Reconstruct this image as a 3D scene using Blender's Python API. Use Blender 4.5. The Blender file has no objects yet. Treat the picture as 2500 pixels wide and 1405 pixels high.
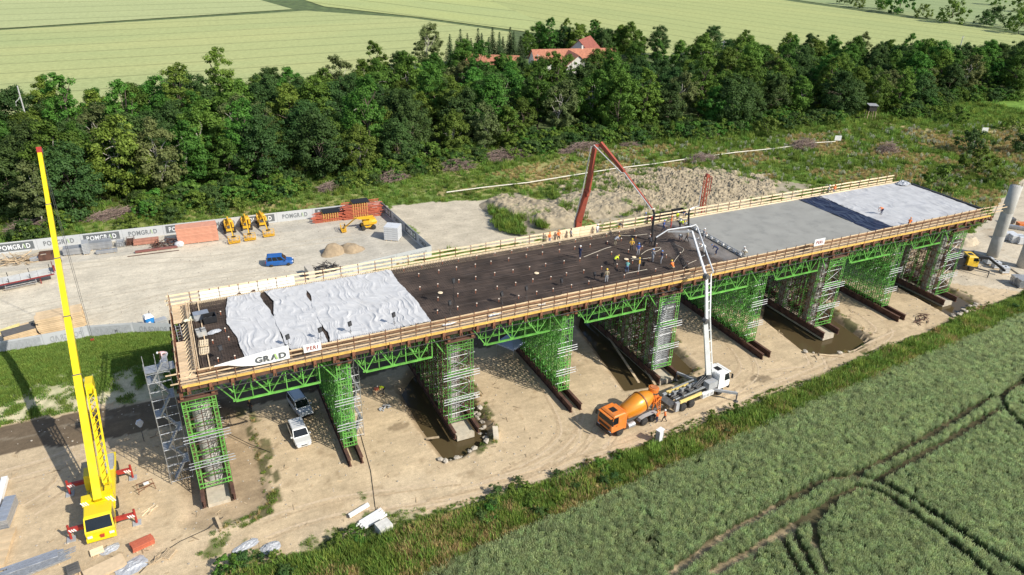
import bpy, bmesh, math, random
import numpy as np
from mathutils import Vector, Matrix
random.seed(7); np.random.seed(7)
SC = bpy.context.scene
COL = SC.collection
# ------------------------------------------------------------------ camera
CAMP = Vector((13.11, -63.385, 53.0)); FPX = 1795.0
PITCH, ROLL, YAW = 0.472053, 0.024378, 0.451241
_cy, _sy = math.cos(YAW), math.sin(YAW)
_fw = Vector((_sy*math.cos(PITCH), _cy*math.cos(PITCH), -math.sin(PITCH)))
_rt = Vector((_cy, -_sy, 0)); _up = _rt.cross(_fw)
_r2 = _rt*math.cos(ROLL)+_up*math.sin(ROLL); _u2 = _up*math.cos(ROLL)-_rt*math.sin(ROLL)
cam = bpy.data.cameras.new('camera'); camo = bpy.data.objects.new('camera', cam); COL.objects.link(camo)
cam.lens = FPX/2500*36; cam.sensor_width = 36; cam.clip_start = 1; cam.clip_end = 6000
camo.matrix_world = Matrix(((_r2.x, _u2.x, -_fw.x, CAMP.x), (_r2.y, _u2.y, -_fw.y, CAMP.y), (_r2.z, _u2.z, -_fw.z, CAMP.z), (0, 0, 0, 1)))
SC.camera = camo
def G(px, py, z=0.0):
    """survey: where the sight line through a point of the photograph meets the level z"""
    d = _fw+_r2*((px-1250)/FPX)+_u2*((702.5-py)/FPX)
    return CAMP+d*((z-CAMP.z)/d.z)
def GY(px, py, y):
    """the same sight line where it meets the upright plane at depth y"""
    d = _fw+_r2*((px-1250)/FPX)+_u2*((702.5-py)/FPX)
    return CAMP+d*((y-CAMP.y)/d.y)
# ------------------------------------------------------------------ sky, sun, exposure
SUNV = Vector((9.7, -14.5, 13.9)).normalized()
W = bpy.data.worlds.new('World'); SC.world = W; W.use_nodes = True
nt = W.node_tree; nt.nodes.clear()
sk = nt.nodes.new('ShaderNodeTexSky'); sk.sky_type = 'NISHITA'; sk.sun_disc = False
sk.sun_elevation = math.asin(SUNV.z); sk.sun_rotation = math.atan2(SUNV.x, SUNV.y)
bg = nt.nodes.new('ShaderNodeBackground'); bg.inputs[1].default_value = 0.125
wo = nt.nodes.new('ShaderNodeOutputWorld'); nt.links.new(sk.outputs[0], bg.inputs[0]); nt.links.new(bg.outputs[0], wo.inputs[0])
sl = bpy.data.lights.new('sun', 'SUN'); sl.energy = 4.4; sl.angle = math.radians(0.53); sl.color = (1.0, 0.95, 0.85)
so = bpy.data.objects.new('sun', sl); COL.objects.link(so)
so.rotation_euler = SUNV.to_track_quat('Z', 'Y').to_euler()
SC.view_settings.view_transform = 'Standard'; SC.view_settings.look = 'None'
SC.view_settings.exposure = 0.34; SC.view_settings.gamma = 1.0; SC.view_settings.use_curve_mapping = False
# ------------------------------------------------------------------ materials
MATS = {}
def newmat(name):
    m = bpy.data.materials.new(name); m.use_nodes = True; MATS[name] = m
    n = m.node_tree.nodes; return m, n, m.node_tree.links, n['Principled BSDF']
def M(name, col, rough=.6, metal=0., var=.14, scale=2.5, bump=0., dirt=None, damt=.35, rand=0., coat=0.):
    """procedural paint / timber / metal: a base colour broken by two noises and, if wanted, dirt of another colour"""
    if name in MATS: return MATS[name]
    m, n, l, b = newmat(name)
    tc = n.new('ShaderNodeTexCoord'); nz = n.new('ShaderNodeTexNoise'); nz.inputs['Scale'].default_value = scale; nz.inputs['Detail'].default_value = 5
    l.new(tc.outputs['Object'], nz.inputs['Vector'])
    cr = n.new('ShaderNodeValToRGB'); e = cr.color_ramp.elements
    e[0].position = .3; e[1].position = .7
    e[0].color = [c*(1-var) for c in col]+[1]; e[1].color = [min(1, c*(1+var)) for c in col]+[1]
    l.new(nz.outputs['Fac'], cr.inputs[0]); out = cr.outputs[0]
    if dirt:
        n2 = n.new('ShaderNodeTexNoise'); n2.inputs['Scale'].default_value = scale*.55+.3; n2.inputs['Detail'].default_value = 8; n2.inputs['Roughness'].default_value = .7
        l.new(tc.outputs['Object'], n2.inputs['Vector'])
        mr = n.new('ShaderNodeMapRange'); mr.inputs[1].default_value = .5; mr.inputs[2].default_value = .72; mr.inputs[4].default_value = damt
        l.new(n2.outputs['Fac'], mr.inputs[0])
        mx = n.new('ShaderNodeMix'); mx.data_type = 'RGBA'; l.new(mr.outputs[0], mx.inputs[0]); l.new(out, mx.inputs[6]); mx.inputs[7].default_value = list(dirt)+[1]; out = mx.outputs[2]
    if rand:
        oi = n.new('ShaderNodeObjectInfo'); hs = n.new('ShaderNodeHueSaturation')
        mr = n.new('ShaderNodeMapRange'); mr.inputs[3].default_value = 1-rand; mr.inputs[4].default_value = 1+rand
        l.new(oi.outputs['Random'], mr.inputs[0]); l.new(mr.outputs[0], hs.inputs['Value']); l.new(out, hs.inputs['Color']); out = hs.outputs[0]
    l.new(out, b.inputs['Base Color'])
    b.inputs['Roughness'].default_value = rough; b.inputs['Metallic'].default_value = metal
    if coat: b.inputs['Coat Weight'].default_value = coat
    if bump:
        bp = n.new('ShaderNodeBump'); bp.inputs['Strength'].default_value = bump; bp.inputs['Distance'].default_value = .05
        l.new(nz.outputs['Fac'], bp.inputs['Height']); l.new(bp.outputs[0], b.inputs['Normal'])
    return m
def leafmat(name, col, col2, rand=.28, hue=.03, trans=.3):
    """leaf: colour from each leaf's own value, shifted plant by plant, some light let through"""
    m, n, l, b = newmat(name); n.remove(b); o = n['Material Output']
    at = n.new('ShaderNodeAttribute'); at.attribute_name = 'lv'
    mx = n.new('ShaderNodeMix'); mx.data_type = 'RGBA'; l.new(at.outputs['Fac'], mx.inputs[0]); mx.inputs[6].default_value = list(col)+[1]; mx.inputs[7].default_value = list(col2)+[1]
    oi = n.new('ShaderNodeObjectInfo'); hs = n.new('ShaderNodeHueSaturation'); l.new(mx.outputs[2], hs.inputs['Color'])
    a = n.new('ShaderNodeMapRange'); a.inputs[3].default_value = 1-rand; a.inputs[4].default_value = 1+rand; l.new(oi.outputs['Random'], a.inputs[0]); l.new(a.outputs[0], hs.inputs['Value'])
    mt = n.new('ShaderNodeMath'); mt.operation = 'MULTIPLY'; mt.inputs[1].default_value = 7.31; l.new(oi.outputs['Random'], mt.inputs[0])
    fr = n.new('ShaderNodeMath'); fr.operation = 'FRACT'; l.new(mt.outputs[0], fr.inputs[0])
    c = n.new('ShaderNodeMapRange'); c.inputs[3].default_value = .5-hue; c.inputs[4].default_value = .5+hue; l.new(fr.outputs[0], c.inputs[0]); l.new(c.outputs[0], hs.inputs['Hue'])
    d = n.new('ShaderNodeBsdfDiffuse'); t = n.new('ShaderNodeBsdfTranslucent'); s = n.new('ShaderNodeMixShader'); s.inputs[0].default_value = trans
    l.new(hs.outputs[0], d.inputs[0]); l.new(hs.outputs[0], t.inputs[0]); l.new(d.outputs[0], s.inputs[1]); l.new(t.outputs[0], s.inputs[2])
    g = n.new('ShaderNodeBsdfGlossy'); g.inputs['Roughness'].default_value = .6; s2 = n.new('ShaderNodeMixShader'); s2.inputs[0].default_value = .012
    l.new(s.outputs[0], s2.inputs[1]); l.new(g.outputs[0], s2.inputs[2]); l.new(s2.outputs[0], o.inputs[0])
    return m
# ------------------------------------------------------------------ mesh builder and object helpers
class MB:
    def __init__(s): s.v = []; s.f = []; s.mi = []
    def add(s, vs, fs, m=0):
        k = len(s.v); s.v += [tuple(p) for p in vs]; s.f += [tuple(i+k for i in q) for q in fs]; s.mi += [m]*len(fs); return s
    def box(s, c, d, rz=0, m=0, rx=0, ry=0, top=1.0):
        h = [x/2 for x in d]; P = []
        R = Matrix.Rotation(rz, 3, 'Z') @ Matrix.Rotation(ry, 3, 'Y') @ Matrix.Rotation(rx, 3, 'X') if (rx or ry or rz) else None
        for z in (-1, 1):
            t = top if z > 0 else 1
            for x, y in ((-1, -1), (1, -1), (1, 1), (-1, 1)):
                q = Vector((x*h[0]*t, y*h[1]*t, z*h[2])); P.append((R @ q if R else q)+Vector(c))
        return s.add(P, ((3, 2, 1, 0), (4, 5, 6, 7), (0, 1, 5, 4), (1, 2, 6, 5), (2, 3, 7, 6), (3, 0, 4, 7)), m)
    def bar(s, p, q, w, h=None, m=0):
        p = Vector(p); q = Vector(q); h = h or w; d = (q-p).normalized()
        u = Vector((0, 0, 1)) if abs(d.z) < .99 else Vector((0, 1, 0))
        a = d.cross(u).normalized(); b = a.cross(d); P = []
        for e in (p, q):
            for i, j in ((-1, -1), (1, -1), (1, 1), (-1, 1)): P.append(e+a*(i*w/2)+b*(j*h/2))
        return s.add(P, ((3, 2, 1, 0), (4, 5, 6, 7), (0, 1, 5, 4), (1, 2, 6, 5), (2, 3, 7, 6), (3, 0, 4, 7)), m)
    def tube(s, p, q, r, n=6, r2=None, m=0, cap=True):
        p = Vector(p); q = Vector(q); r2 = r if r2 is None else r2; d = (q-p).normalized()
        u = Vector((0, 0, 1)) if abs(d.z) < .9 else Vector((1, 0, 0))
        a = d.cross(u).normalized(); b = a.cross(d); P = []
        for e, R in ((p, r), (q, r2)):
            for i in range(n):
                t = 2*math.pi*i/n; P.append(e+a*(R*math.cos(t))+b*(R*math.sin(t)))
        F = [(i, (i+1) % n, n+(i+1) % n, n+i) for i in range(n)]
        if cap: F += [tuple(range(n))[::-1], tuple(range(n, 2*n))]
        return s.add(P, F, m)
    def path(s, pts, r, n=5, m=0):
        P = []; F = []; pts = [Vector(p) for p in pts]
        for k, p in enumerate(pts):
            d = (pts[min(k+1, len(pts)-1)]-pts[max(k-1, 0)]).normalized()
            u = Vector((0, 0, 1)) if abs(d.z) < .9 else Vector((1, 0, 0))
            a = d.cross(u).normalized(); b = a.cross(d)
            for i in range(n): t = 2*math.pi*i/n; P.append(p+a*(r*math.cos(t))+b*(r*math.sin(t)))
        for k in range(len(pts)-1):
            for i in range(n): F.append((k*n+i, k*n+(i+1) % n, (k+1)*n+(i+1) % n, (k+1)*n+i))
        F += [tuple(range(n))[::-1], tuple(range((len(pts)-1)*n, len(pts)*n))]
        return s.add(P, F, m)
    def lathe(s, prof, o, d, n=16, m=0):
        """prof: (distance along d, radius)"""
        o = Vector(o); d = Vector(d).normalized(); u = Vector((0, 0, 1)) if abs(d.z) < .9 else Vector((1, 0, 0))
        a = d.cross(u).normalized(); b = a.cross(d); P = []; F = []
        for t, r in prof:
            for i in range(n): w = 2*math.pi*i/n; P.append(o+d*t+a*(r*math.cos(w))+b*(r*math.sin(w)))
        for k in range(len(prof)-1):
            for i in range(n): F.append((k*n+i, k*n+(i+1) % n, (k+1)*n+(i+1) % n, (k+1)*n+i))
        F += [tuple(range(n))[::-1], tuple(range((len(prof)-1)*n, len(prof)*n))]
        return s.add(P, F, m)
    def prism(s, poly, z0, z1, m=0):
        n = len(poly); P = [(x, y, z0) for x, y in poly]+[(x, y, z1) for x, y in poly]
        F = [tuple(range(n))[::-1], tuple(range(n, 2*n))]+[(i, (i+1) % n, n+(i+1) % n, n+i) for i in range(n)]
        return s.add(P, F, m)
    def xprism(s, prof, y0, y1, m=0):
        """side profile in (x,z) pulled from y0 to y1"""
        n = len(prof); P = [(x, y0, z) for x, z in prof]+[(x, y1, z) for x, z in prof]
        F = [tuple(range(n)), tuple(range(n, 2*n))[::-1]]+[(i, n+i, n+(i+1) % n, (i+1) % n) for i in range(n)]
        return s.add(P, F, m)
    def loft(s, rings, m=0, cap=True):
        n = len(rings[0]); P = [p for r in rings for p in r]; F = []
        for k in range(len(rings)-1):
            for i in range(n): F.append((k*n+i, k*n+(i+1) % n, (k+1)*n+(i+1) % n, (k+1)*n+i))
        if cap: F += [tuple(range(n))[::-1], tuple(range((len(rings)-1)*n, len(rings)*n))]
        return s.add(P, F, m)
    def mesh(s, name, mats=None, smooth=False):
        me = bpy.data.meshes.new(name); me.from_pydata(s.v, [], s.f)
        if mats is not None:
            for mm in (mats if isinstance(mats, (list, tuple)) else [mats]): me.materials.append(mm)
            if max(s.mi or [0]): me.polygons.foreach_set('material_index', s.mi)
        if smooth: me.polygons.foreach_set('use_smooth', [True]*len(me.polygons))
        me.update(); return me
    def build(s, name, mats, parent=None, loc=None, rz=0, smooth=False):
        return inst(name, s.mesh(name, mats, smooth), parent, loc, rz)
def inst(name, me, parent=None, loc=None, rz=0):
    o = bpy.data.objects.new(name, me); COL.objects.link(o)
    if parent is not None: o.parent = parent
    if loc is not None: o.location = loc
    if rz: o.rotation_euler = (0, 0, rz)
    return o
def tag(o, label, cat=None, group=None, kind=None):
    o['label'] = label
    if cat: o['category'] = cat
    if group: o['group'] = group
    if kind: o['kind'] = kind
    return o
def thing(name, label, cat, loc=(0, 0, 0), rz=0, group=None):
    return tag(inst(name, None, None, loc, rz), label, cat, group)
def struct(o, label=None):
    o['kind'] = 'structure'
    if label: o['label'] = label
    return o
def copy_tree(o, loc=None, rz=None, label=None, parent=None):
    c = o.copy(); COL.objects.link(c)
    if parent is not None: c.parent = parent
    if loc is not None: c.location = loc
    if rz is not None: c.rotation_euler = (0, 0, rz)
    if label: c['label'] = label
    for ch in list(o.children): copy_tree(ch, parent=c)
    return c
# ------------------------------------------------------------------ numpy noise
def vnoise(x, y, s, seed=0):
    x = np.asarray(x, float)/s; y = np.asarray(y, float)/s
    xi = np.floor(x).astype(np.int64); yi = np.floor(y).astype(np.int64); fx = x-xi; fy = y-yi
    fx = fx*fx*(3-2*fx); fy = fy*fy*(3-2*fy)
    def h(a, b):
        k = (a*374761393+b*668265263+seed*1442695041) & 0xffffffff
        k = ((k ^ (k >> 13))*1274126177) & 0xffffffff
        return ((k ^ (k >> 16)) & 0xffff)/65535.0
    return (h(xi, yi)*(1-fx)+h(xi+1, yi)*fx)*(1-fy)+(h(xi, yi+1)*(1-fx)+h(xi+1, yi+1)*fx)*fy
def fbm(x, y, s, o=4, seed=0):
    r = 0; a = .5; t = 0
    for k in range(o): r = r+a*vnoise(x, y, s/2**k, seed+k*17); t += a; a *= .55
    return r/t
def inpoly(x, y, poly):
    r = np.zeros(np.shape(x), bool); n = len(poly)
    for i in range(n):
        x0, y0 = poly[i][0], poly[i][1]; x1, y1 = poly[(i+1) % n][0], poly[(i+1) % n][1]
        if y0 == y1: continue
        c = ((y0 > y) != (y1 > y)) & (x < (x1-x0)*(y-y0)/(y1-y0)+x0); r ^= c
    return r
def dline(x, y, pts, close=False):
    d = np.full(np.shape(x), 1e9); n = len(pts)
    for i in range(n if close else n-1):
        ax, ay = pts[i][0], pts[i][1]; bx, by = pts[(i+1) % n][0], pts[(i+1) % n][1]
        t = np.clip(((x-ax)*(bx-ax)+(y-ay)*(by-ay))/((bx-ax)**2+(by-ay)**2+1e-9), 0, 1)
        d = np.minimum(d, np.hypot(x-ax-t*(bx-ax), y-ay-t*(by-ay)))
    return d
def GP(*q): return [tuple(G(*p)[:2]) for p in q]
def smooth_(P, k=6):
    # Catmull-Rom through the points, relative to the first
    Q = [P[0]]+list(P)+[P[-1]]; r = []
    for i in range(1, len(Q)-2):
        for j in range(k):
            t = j/k; a, b, c, d = Q[i-1], Q[i], Q[i+1], Q[i+2]; r.append(.5*((2*b)+(c-a)*t+(2*a-5*b+4*c-d)*t*t+(3*b-a-3*c+d)*t**3)-P[0])
    return r+[P[-1]-P[0]]
XT = [9.93, 24.55, 36.38, 50.88, 64.13, 80.34, 92.34, 106.48, 117.62]   # shoring towers, left face
DZ = 13.4                                                             # walkway level of the deck
# ------------------------------------------------------------------ lettering (flat print, built once)
def glyphs(s, bold=.02):
    cu = bpy.data.curves.new('lettering', 'FONT'); cu.body = s; cu.size = 1.0; cu.offset = bold; cu.extrude = .012; cu.resolution_u = 3
    o = bpy.data.objects.new('lettering', cu); COL.objects.link(o); dg = bpy.context.evaluated_depsgraph_get()
    me = bpy.data.meshes.new_from_object(o.evaluated_get(dg)); COL.objects.unlink(o); bpy.data.objects.remove(o)
    v = [tuple(p.co) for p in me.vertices]; f = [tuple(p.vertices) for p in me.polygons]; bpy.data.meshes.remove(me); return v, f
def word(s, mirror=False):
    """letters standing in the x-z plane, about 0.7 high per unit; an @ is a slanted A of a dark and a green stroke"""
    b = MB(); x = 0.0
    for ch in s:
        if ch == '@':
            b.add([(x+a, c, d) for c in (-.012, .012) for a, d in ((0, 0), (.17, 0), (.44, .7), (.3, .7))], ((0, 1, 2, 3), (7, 6, 5, 4)), 0)
            b.add([(x+a, c, d) for c in (-.013, .013) for a, d in ((.5, 0), (.68, 0), (.5, .7), (.34, .7), (.42, .32))], ((0, 1, 2, 3, 4), (9, 8, 7, 6, 5)), 1); x += .76; continue
        v, f = glyphs(ch); w = max(p[0] for p in v); b.add([(p[0]+x, p[2], p[1]) for p in v], f, 0); x += w+.09
    if mirror: b.v = [(x-p[0], p[1], p[2]) for p in b.v]
    return b, x
W_POM = word('POMGR@D'); W_POMR = word('POMGR@D', True); W_GRAD = word('GR@D'); W_PERI = word('PERI')
# ------------------------------------------------------------------ figures: one skinned body per pose (built once, early)
def pose(kind):
    J = {'pel': (0, 0, .96), 'bel': (.0, 0, 1.12), 'che': (0, 0, 1.34), 'nek': (.0, 0, 1.5), 'hd1': (.02, 0, 1.6), 'hd2': (.03, 0, 1.7)}
    for s, k in ((1, 'l'), (-1, 'r')):
        J.update({'sh'+k: (0, s*.2, 1.43), 'el'+k: (-.03, s*.27, 1.15), 'wr'+k: (.08, s*.27, .92), 'ha'+k: (.12, s*.26, .83), 'hi'+k: (0, s*.1, .9), 'kn'+k: (.03, s*.12, .5), 'an'+k: (-.02, s*.13, .09), 'to'+k: (.17, s*.15, .045)})
    if kind == 'work': J.update({'ell': (.1, .3, 1.18), 'wrl': (.33, .16, 1.1), 'hal': (.42, .12, 1.1), 'elr': (.08, -.3, 1.16), 'wrr': (.3, -.12, 1.02), 'har': (.39, -.08, 1.0), 'knl': (.14, .14, .5), 'anl': (.1, .17, .09), 'tol': (.28, .2, .045)})
    if kind == 'walk': J.update({'knl': (.2, .11, .52), 'anl': (.24, .11, .1), 'tol': (.42, .12, .06), 'knr': (-.04, -.11, .5), 'anr': (-.3, -.11, .14), 'tor': (-.14, -.12, .045), 'ell': (-.16, .26, 1.17), 'wrl': (-.14, .27, .93), 'hal': (-.1, .27, .85), 'elr': (.12, -.27, 1.17), 'wrr': (.3, -.22, 1.02), 'har': (.37, -.21, .98)})
    if kind in ('bend', 'reach'):
        J.update({'pel': (-.12, 0, .9), 'bel': (.06, 0, 1.03), 'che': (.3, 0, 1.12), 'nek': (.46, 0, 1.17), 'hd1': (.56, 0, 1.19), 'hd2': (.66, 0, 1.18), 'knl': (.08, .14, .48), 'knr': (.02, -.14, .48), 'hil': (-.12, .1, .86), 'hir': (-.12, -.1, .86)})
        for s, k in ((1, 'l'), (-1, 'r')): J.update({'sh'+k: (.38, s*.19, 1.1), 'el'+k: (.42, s*.24, .84), 'wr'+k: (.52, s*.15, .62 if kind == 'bend' else .8), 'ha'+k: (.57, s*.12, .54 if kind == 'bend' else .76)})
    if kind == 'crouch':
        J.update({'pel': (-.2, 0, .36), 'bel': (-.08, 0, .5), 'che': (.1, 0, .72), 'nek': (.17, 0, .87), 'hd1': (.22, 0, .97), 'hd2': (.26, 0, 1.06)})
        for s, k in ((1, 'l'), (-1, 'r')): J.update({'hi'+k: (-.2, s*.11, .34), 'kn'+k: (.24, s*.17, .48), 'an'+k: (.02, s*.16, .09), 'to'+k: (.2, s*.18, .045), 'sh'+k: (.14, s*.19, .8), 'el'+k: (.3, s*.22, .58), 'wr'+k: (.46, s*.14, .45), 'ha'+k: (.53, s*.12, .4)})
    return J
RAD = {'pel': .145, 'bel': .135, 'che': .155, 'nek': .062, 'hd1': .088, 'hd2': .085, 'sh': .075, 'el': .05, 'wr': .034, 'ha': .038, 'hi': .1, 'kn': .066, 'an': .048, 'to': .045}
BONES = [('pel', 'bel', 1), ('bel', 'che', 1), ('che', 'nek', 1), ('nek', 'hd1', 0), ('hd1', 'hd2', 0)]
for k in 'lr': BONES += [('che', 'sh'+k, 1), ('sh'+k, 'el'+k, 1), ('el'+k, 'wr'+k, 0), ('wr'+k, 'ha'+k, 0), ('pel', 'hi'+k, 2), ('hi'+k, 'kn'+k, 2), ('kn'+k, 'an'+k, 2), ('an'+k, 'to'+k, 3)]
def body(kind):
    J = pose(kind); names = list(J); bm = bmesh.new(); ly = bm.verts.layers.skin.verify(); V = {}
    for nm in names:
        v = bm.verts.new(J[nm]); V[nm] = v; r = RAD.get(nm, RAD.get(nm[:2], .06)); v[ly].radius = (r, r*(.8 if nm in ('pel', 'bel', 'che') else 1)); v[ly].use_root = nm == 'pel'
    for a, b, c in BONES: bm.edges.new((V[a], V[b]))
    me = bpy.data.meshes.new('body'); bm.to_mesh(me); bm.free(); o = bpy.data.objects.new('body', me); COL.objects.link(o)
    o.modifiers.new('skin', 'SKIN').use_smooth_shade = True; o.modifiers.new('sub', 'SUBSURF').levels = 1
    dg = bpy.context.evaluated_depsgraph_get(); r = bpy.data.meshes.new_from_object(o.evaluated_get(dg)); COL.objects.unlink(o); bpy.data.objects.remove(o)
    b = MB(); b.v = [tuple(v.co) for v in r.vertices]; b.f = [tuple(p.vertices) for p in r.polygons]; seg = [(Vector(J[a]), Vector(J[c]), m) for a, c, m in BONES]
    for p in r.polygons:
        best = (9, 0); ce = p.center
        for a, c, m in seg:
            d = c-a; t = max(0, min(1, (ce-a).dot(d)/d.length_squared)); q = (ce-a-d*t).length
            if q < best[0]: best = (q, m)
        b.mi.append(best[1])
    bpy.data.meshes.remove(r)
    for k, s in (('l', 1), ('r', -1)):   # fingers and thumb, curled
        h = Vector(J['ha'+k]); d = (h-Vector(J['wr'+k])).normalized(); side = Vector((0, s, 0)); side = (side-d*side.dot(d)).normalized(); up = d.cross(side)
        for j, L_ in enumerate((.06, .072, .068, .052)): e = h+side*(.027-.018*j); m_ = e+d*L_*.7; b.tube(e, m_, .010, 4, .009); b.tube(m_, m_+d*L_*.35-up*.02, .009, 4, .007)
        b.tube(h-side*.03, h-side*.055+d*.045, .011, 4, .008)
    hd = Vector(J['hd2']); fw_ = Vector((1, 0, 0)) if kind not in ('bend', 'reach') else Vector((.5, 0, -.86)); upv = Vector((0, 0, 1)) if kind not in ('bend', 'reach') else Vector((.86, 0, .5))
    b.tube(hd-upv*.04+fw_*.08, hd-upv*.07+fw_*.12, .012, 4, .016)   # nose
    for s in (1, -1): b.box(hd+fw_*.005+Vector((0, s*.094, 0))-upv*.04, (.03, .02, .05)); b.box(hd+fw_*.082+Vector((0, s*.032, 0))-upv*.015, (.012, .018, .012), m=3)
    b.box(hd+fw_*.078-upv*.1, (.012, .045, .01), m=1)
    return b, hd, upv, fw_
BODY = {k: body(k) for k in ('stand', 'work', 'walk', 'bend', 'reach', 'crouch')}
# ================================================================== GROUND
VERGE = [(-60, -30), (-12, -20), (0, -14.5), (10.6, -10.5), (25.8, -11.4), (46.1, -11.5), (60, -10.6), (74, -9.4), (92, -7.4), (112.3, -5.3), (134, -3.7), (180, 0), (320, 9)]
WHEAT = [(8, -27), (27.5, -18.3), (48.1, -16.4), (79.9, -12.9), (126.4, -8.6), (180, -4), (320, 6), (320, -140), (8, -140)]
YARD = GP((-260, 870), (0, 852), (120, 828), (230, 806), (330, 797), (412, 797))+[(22, 38.5), (36, 43)]+GP((1055, 609), (930, 493), (0, 608), (-260, 640))
BARE = GP((945, 505), (1050, 495), (1190, 487), (1310, 592), (1062, 612))
TRACK = [(-60, 17), (-9.7, 15.4), (12, 13.4), (40, 15), (60, 17), (60, 22), (40, 21.2), (12, 19.5), (-9.7, 20.6), (-60, 22.5)]
BANK = [(-60, 22.6), (-9.7, 21.2), (12, 20.2), (34, 22), (34, 38), (9, 38.4), (-3, 39), (-12, 39.6), (-60, 48)]
HAUL = GP((2340, 600), (2420, 520), (2505, 430), (2640, 380), (2700, 520), (2700, 760), (2480, 710), (2300, 690))
CLODS = GP((1690, 505), (1880, 440), (1985, 450), (1930, 500), (1750, 530), (1240, 470), (1200, 480), (1290, 590), (1660, 540))
PITS = [  # rim outline, depth, name of what is beside it
    (GP((440, 1130), (432, 1290), (520, 1300), (600, 1270), (668, 1236), (655, 1150), (630, 1060), (600, 1010), (520, 985)), .35),
    (GP((962, 952), (1010, 1040), (1078, 1130), (1130, 1118), (1200, 1072), (1208, 1040), (1165, 975), (1120, 900), (1000, 900)), 1.0),
    (GP((1400, 790), (1518, 956), (1560, 950), (1650, 935), (1712, 900), (1660, 850), (1570, 735), (1410, 745)), .9),
    (GP((1850, 770), (1960, 858), (2015, 866), (2090, 858), (2134, 828), (2040, 765), (1960, 700), (1860, 720)), 1.0),
    (GP((2170, 690), (2275, 748), (2325, 776), (2392, 738), (2320, 700), (2230, 640), (2170, 650)), .8)]
def pit_depth(x, y):
    z = np.zeros(np.shape(x))
    for poly, dep in PITS:
        m = inpoly(x, y, poly)
        if m.any():
            d = dline(x, y, poly, True); z = np.where(m, np.minimum(z, -dep*np.clip(d/1.1, 0, 1)), z)
    return z
C = lambda *a: np.array(a)
TRAM = [GP((2075, 1170), (2160, 1130), (2300, 1050), (2418, 977)), GP((2140, 1178), (2300, 1090), (2435, 1007)), GP((2500, 935), (2470, 955), (2440, 975), (2455, 1010), (2500, 1052), (2560, 1090)),
        GP((1640, 1405), (1760, 1318), (1900, 1240), (2010, 1180), (2080, 1172), (2130, 1180), (2200, 1212), (2300, 1280), (2400, 1350), (2500, 1410)), GP((1740, 1405), (1800, 1372), (1900, 1310), (1960, 1275), (2050, 1215), (2110, 1196), (2170, 1222), (2260, 1290), (2340, 1350), (2420, 1420)),
        GP((2110, 1196), (2030, 1225), (1985, 1290), (1992, 1345), (2020, 1405)), GP((1905, 1315), (1925, 1360), (1950, 1410)), GP((1935, 1305), (1955, 1350), (1990, 1410)), GP((2490, 990), (2500, 1000), (2560, 1040)), GP((2200, 1140), (2215, 1185), (2235, 1215))]
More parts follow.
